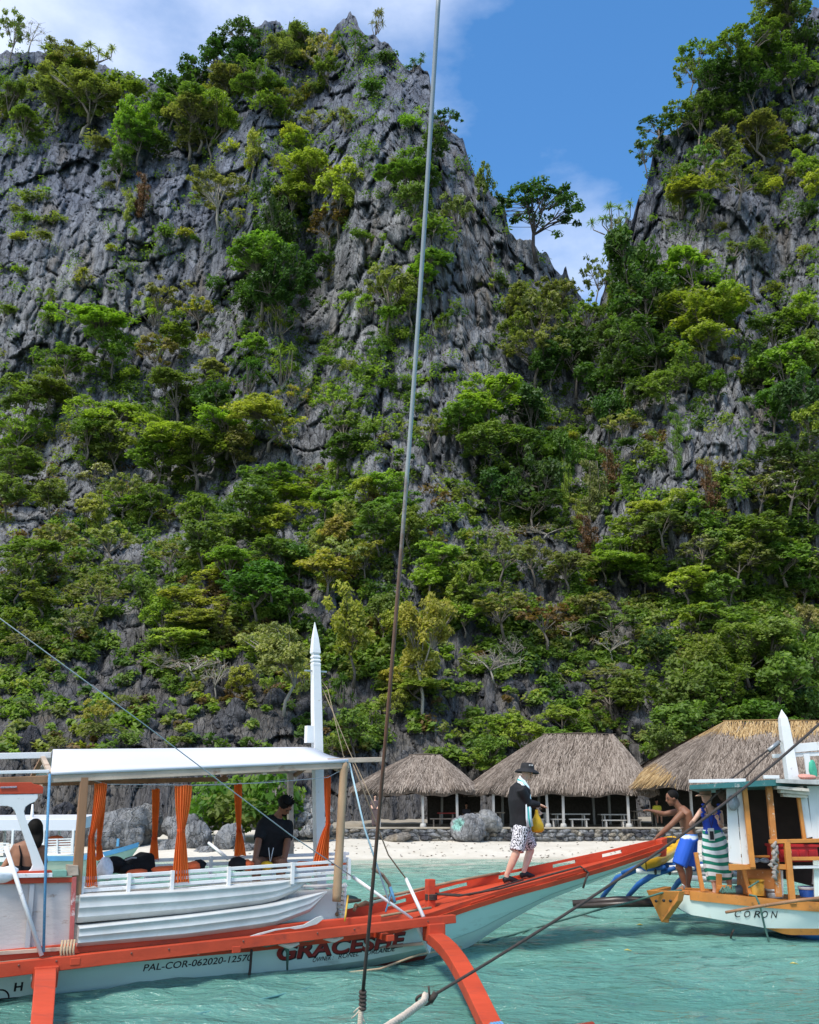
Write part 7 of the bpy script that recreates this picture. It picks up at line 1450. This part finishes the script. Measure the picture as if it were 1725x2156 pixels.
strands('rope', [KN_ + Vector((-.02, 0, .01)), at(893, 2108, 4.9), at(850, 2140, 4.6), at(790, 2178, 4.3)], .0175, CRE, 9, 'thick pale twisted rope tied to the end of the dark rope')
mb = MB(); lp = []
for k in range(20): a_ = 2 * math.pi * k / 19; lp.append(KN_ + Vector((.035 * math.cos(a_) - .03, .01 * math.sin(a_ * 2), .022 * math.sin(a_) - .01)))
mb.tube(lp, .007, 6); mb.tube([KN_, KN_ + Vector((-.005, 0, .05))], .006, 6); mb.tube([KN_ + Vector((.03, 0, .02)), KN_ + Vector((.0, 0, -.02))], .015, 7); tag(mb.build('rope_knot', ROPED), 'dark looped knot joining the dark and the pale twisted rope', 'knot')
rope('rope', [at(-30, 1280, 5.0), at(300, 1522, 6.4), at(612, 1758, 9.2), Np(743, 1846, .75)], [.003, .0034, .005, .006], ROPEW, 'thin grey line slanting from the left edge across the white canopy')
rope('rope', [mp(1425), N_.W(706, 1510, 0), N_.W(735, 1580, 0), N_.W(768, 1650, 0), N_.W(790, 1700, .2)], .006, ROPET, 'thin brown cord running down right of the white mast')
rope('rope', [mp(1425), N_.W(690, 1450, 0), N_.W(725, 1598, .5)], .005, ROPET, 'second thin cord from the mast pin to the roof corner')
# ropes of the right boat
rope('rope', [Rp(1643, 1560, .1), Rp(1590, 1600, .3), Rp(1540, 1640, .5), Rp(1480, 1700, .6)], .014, ROPED, 'dark stay from the right mast slanting down left, upper one')
rope('rope', [Rp(1641, 1566, .12), Rp(1600, 1604, .3), Rp(1566, 1640, .5)], .012, ROPED, 'short dark stay from the right mast to the teal roof edge')
mb = MB(); mb.tube([Rp(1640, 1562, .12), Rp(1618, 1580, .2)], .03, 8); tag(mb.build('turnbuckle', GREYM), 'grey turnbuckle where the dark stays meet the right mast', 'fitting')
rope('rope', [Rp(1436, 1874, .3), Rp(1396, 1879, .2), Rp(1330, 1899, .0), Rp(1266, 1914, -.2), gz(1140, 1950, .05), gz(1030, 1982, .02), gz(985, 1994, .02)], .016, ROPEG, 'green mooring rope sagging from the orange bow to the mint hull')
rope('rope', [gz(780, 2048, .02), gz(690, 2070, .03), gz(590, 2095, .02), gz(480, 2121, .03), gz(384, 2143, .02), gz(250, 2175, .02)], .013, simple('sea_green_rope', (.10, .26, .24), .7, .2), 'green rope floating on the water below the painted name')
rope('rope', [gz(700, 2052, .05), gz(800, 2040, .06), onhull and N_.P(5.2, .46, .10), N_.P(5.9, .32, .12)], .013, ROPET, 'tan rope along the waterline under the painted name')
rope('rope', [Np(1240, 1838, .42), Np(1234, 1850, .43), Np(1228, 1870, .40)], .016, ROPED, 'dark rope turned over the edge of the red bow')
# small fallen leaf on the water and a second small leaf
for i, (px, py) in enumerate(((1348, 1948), (1322, 2002), (1672, 2030))):
    mb = MB(); c = gz(px, py, .075); mb.add([c + Vector((-.05, 0, .01)), c + Vector((0, .025, .02)), c + Vector((.055, 0, .0)), c + Vector((0, -.025, .015))], [(0, 1, 2, 3)]); tag(mb.build('fallen_leaf', simple('yellow_leaf%d' % i, (.45, .36, .08), .7), solid=.004), ['yellow leaf floating nearest the orange bow', 'yellow leaf floating between the two boats', 'small leaf floating below the CORON hull'][i], 'leaf')
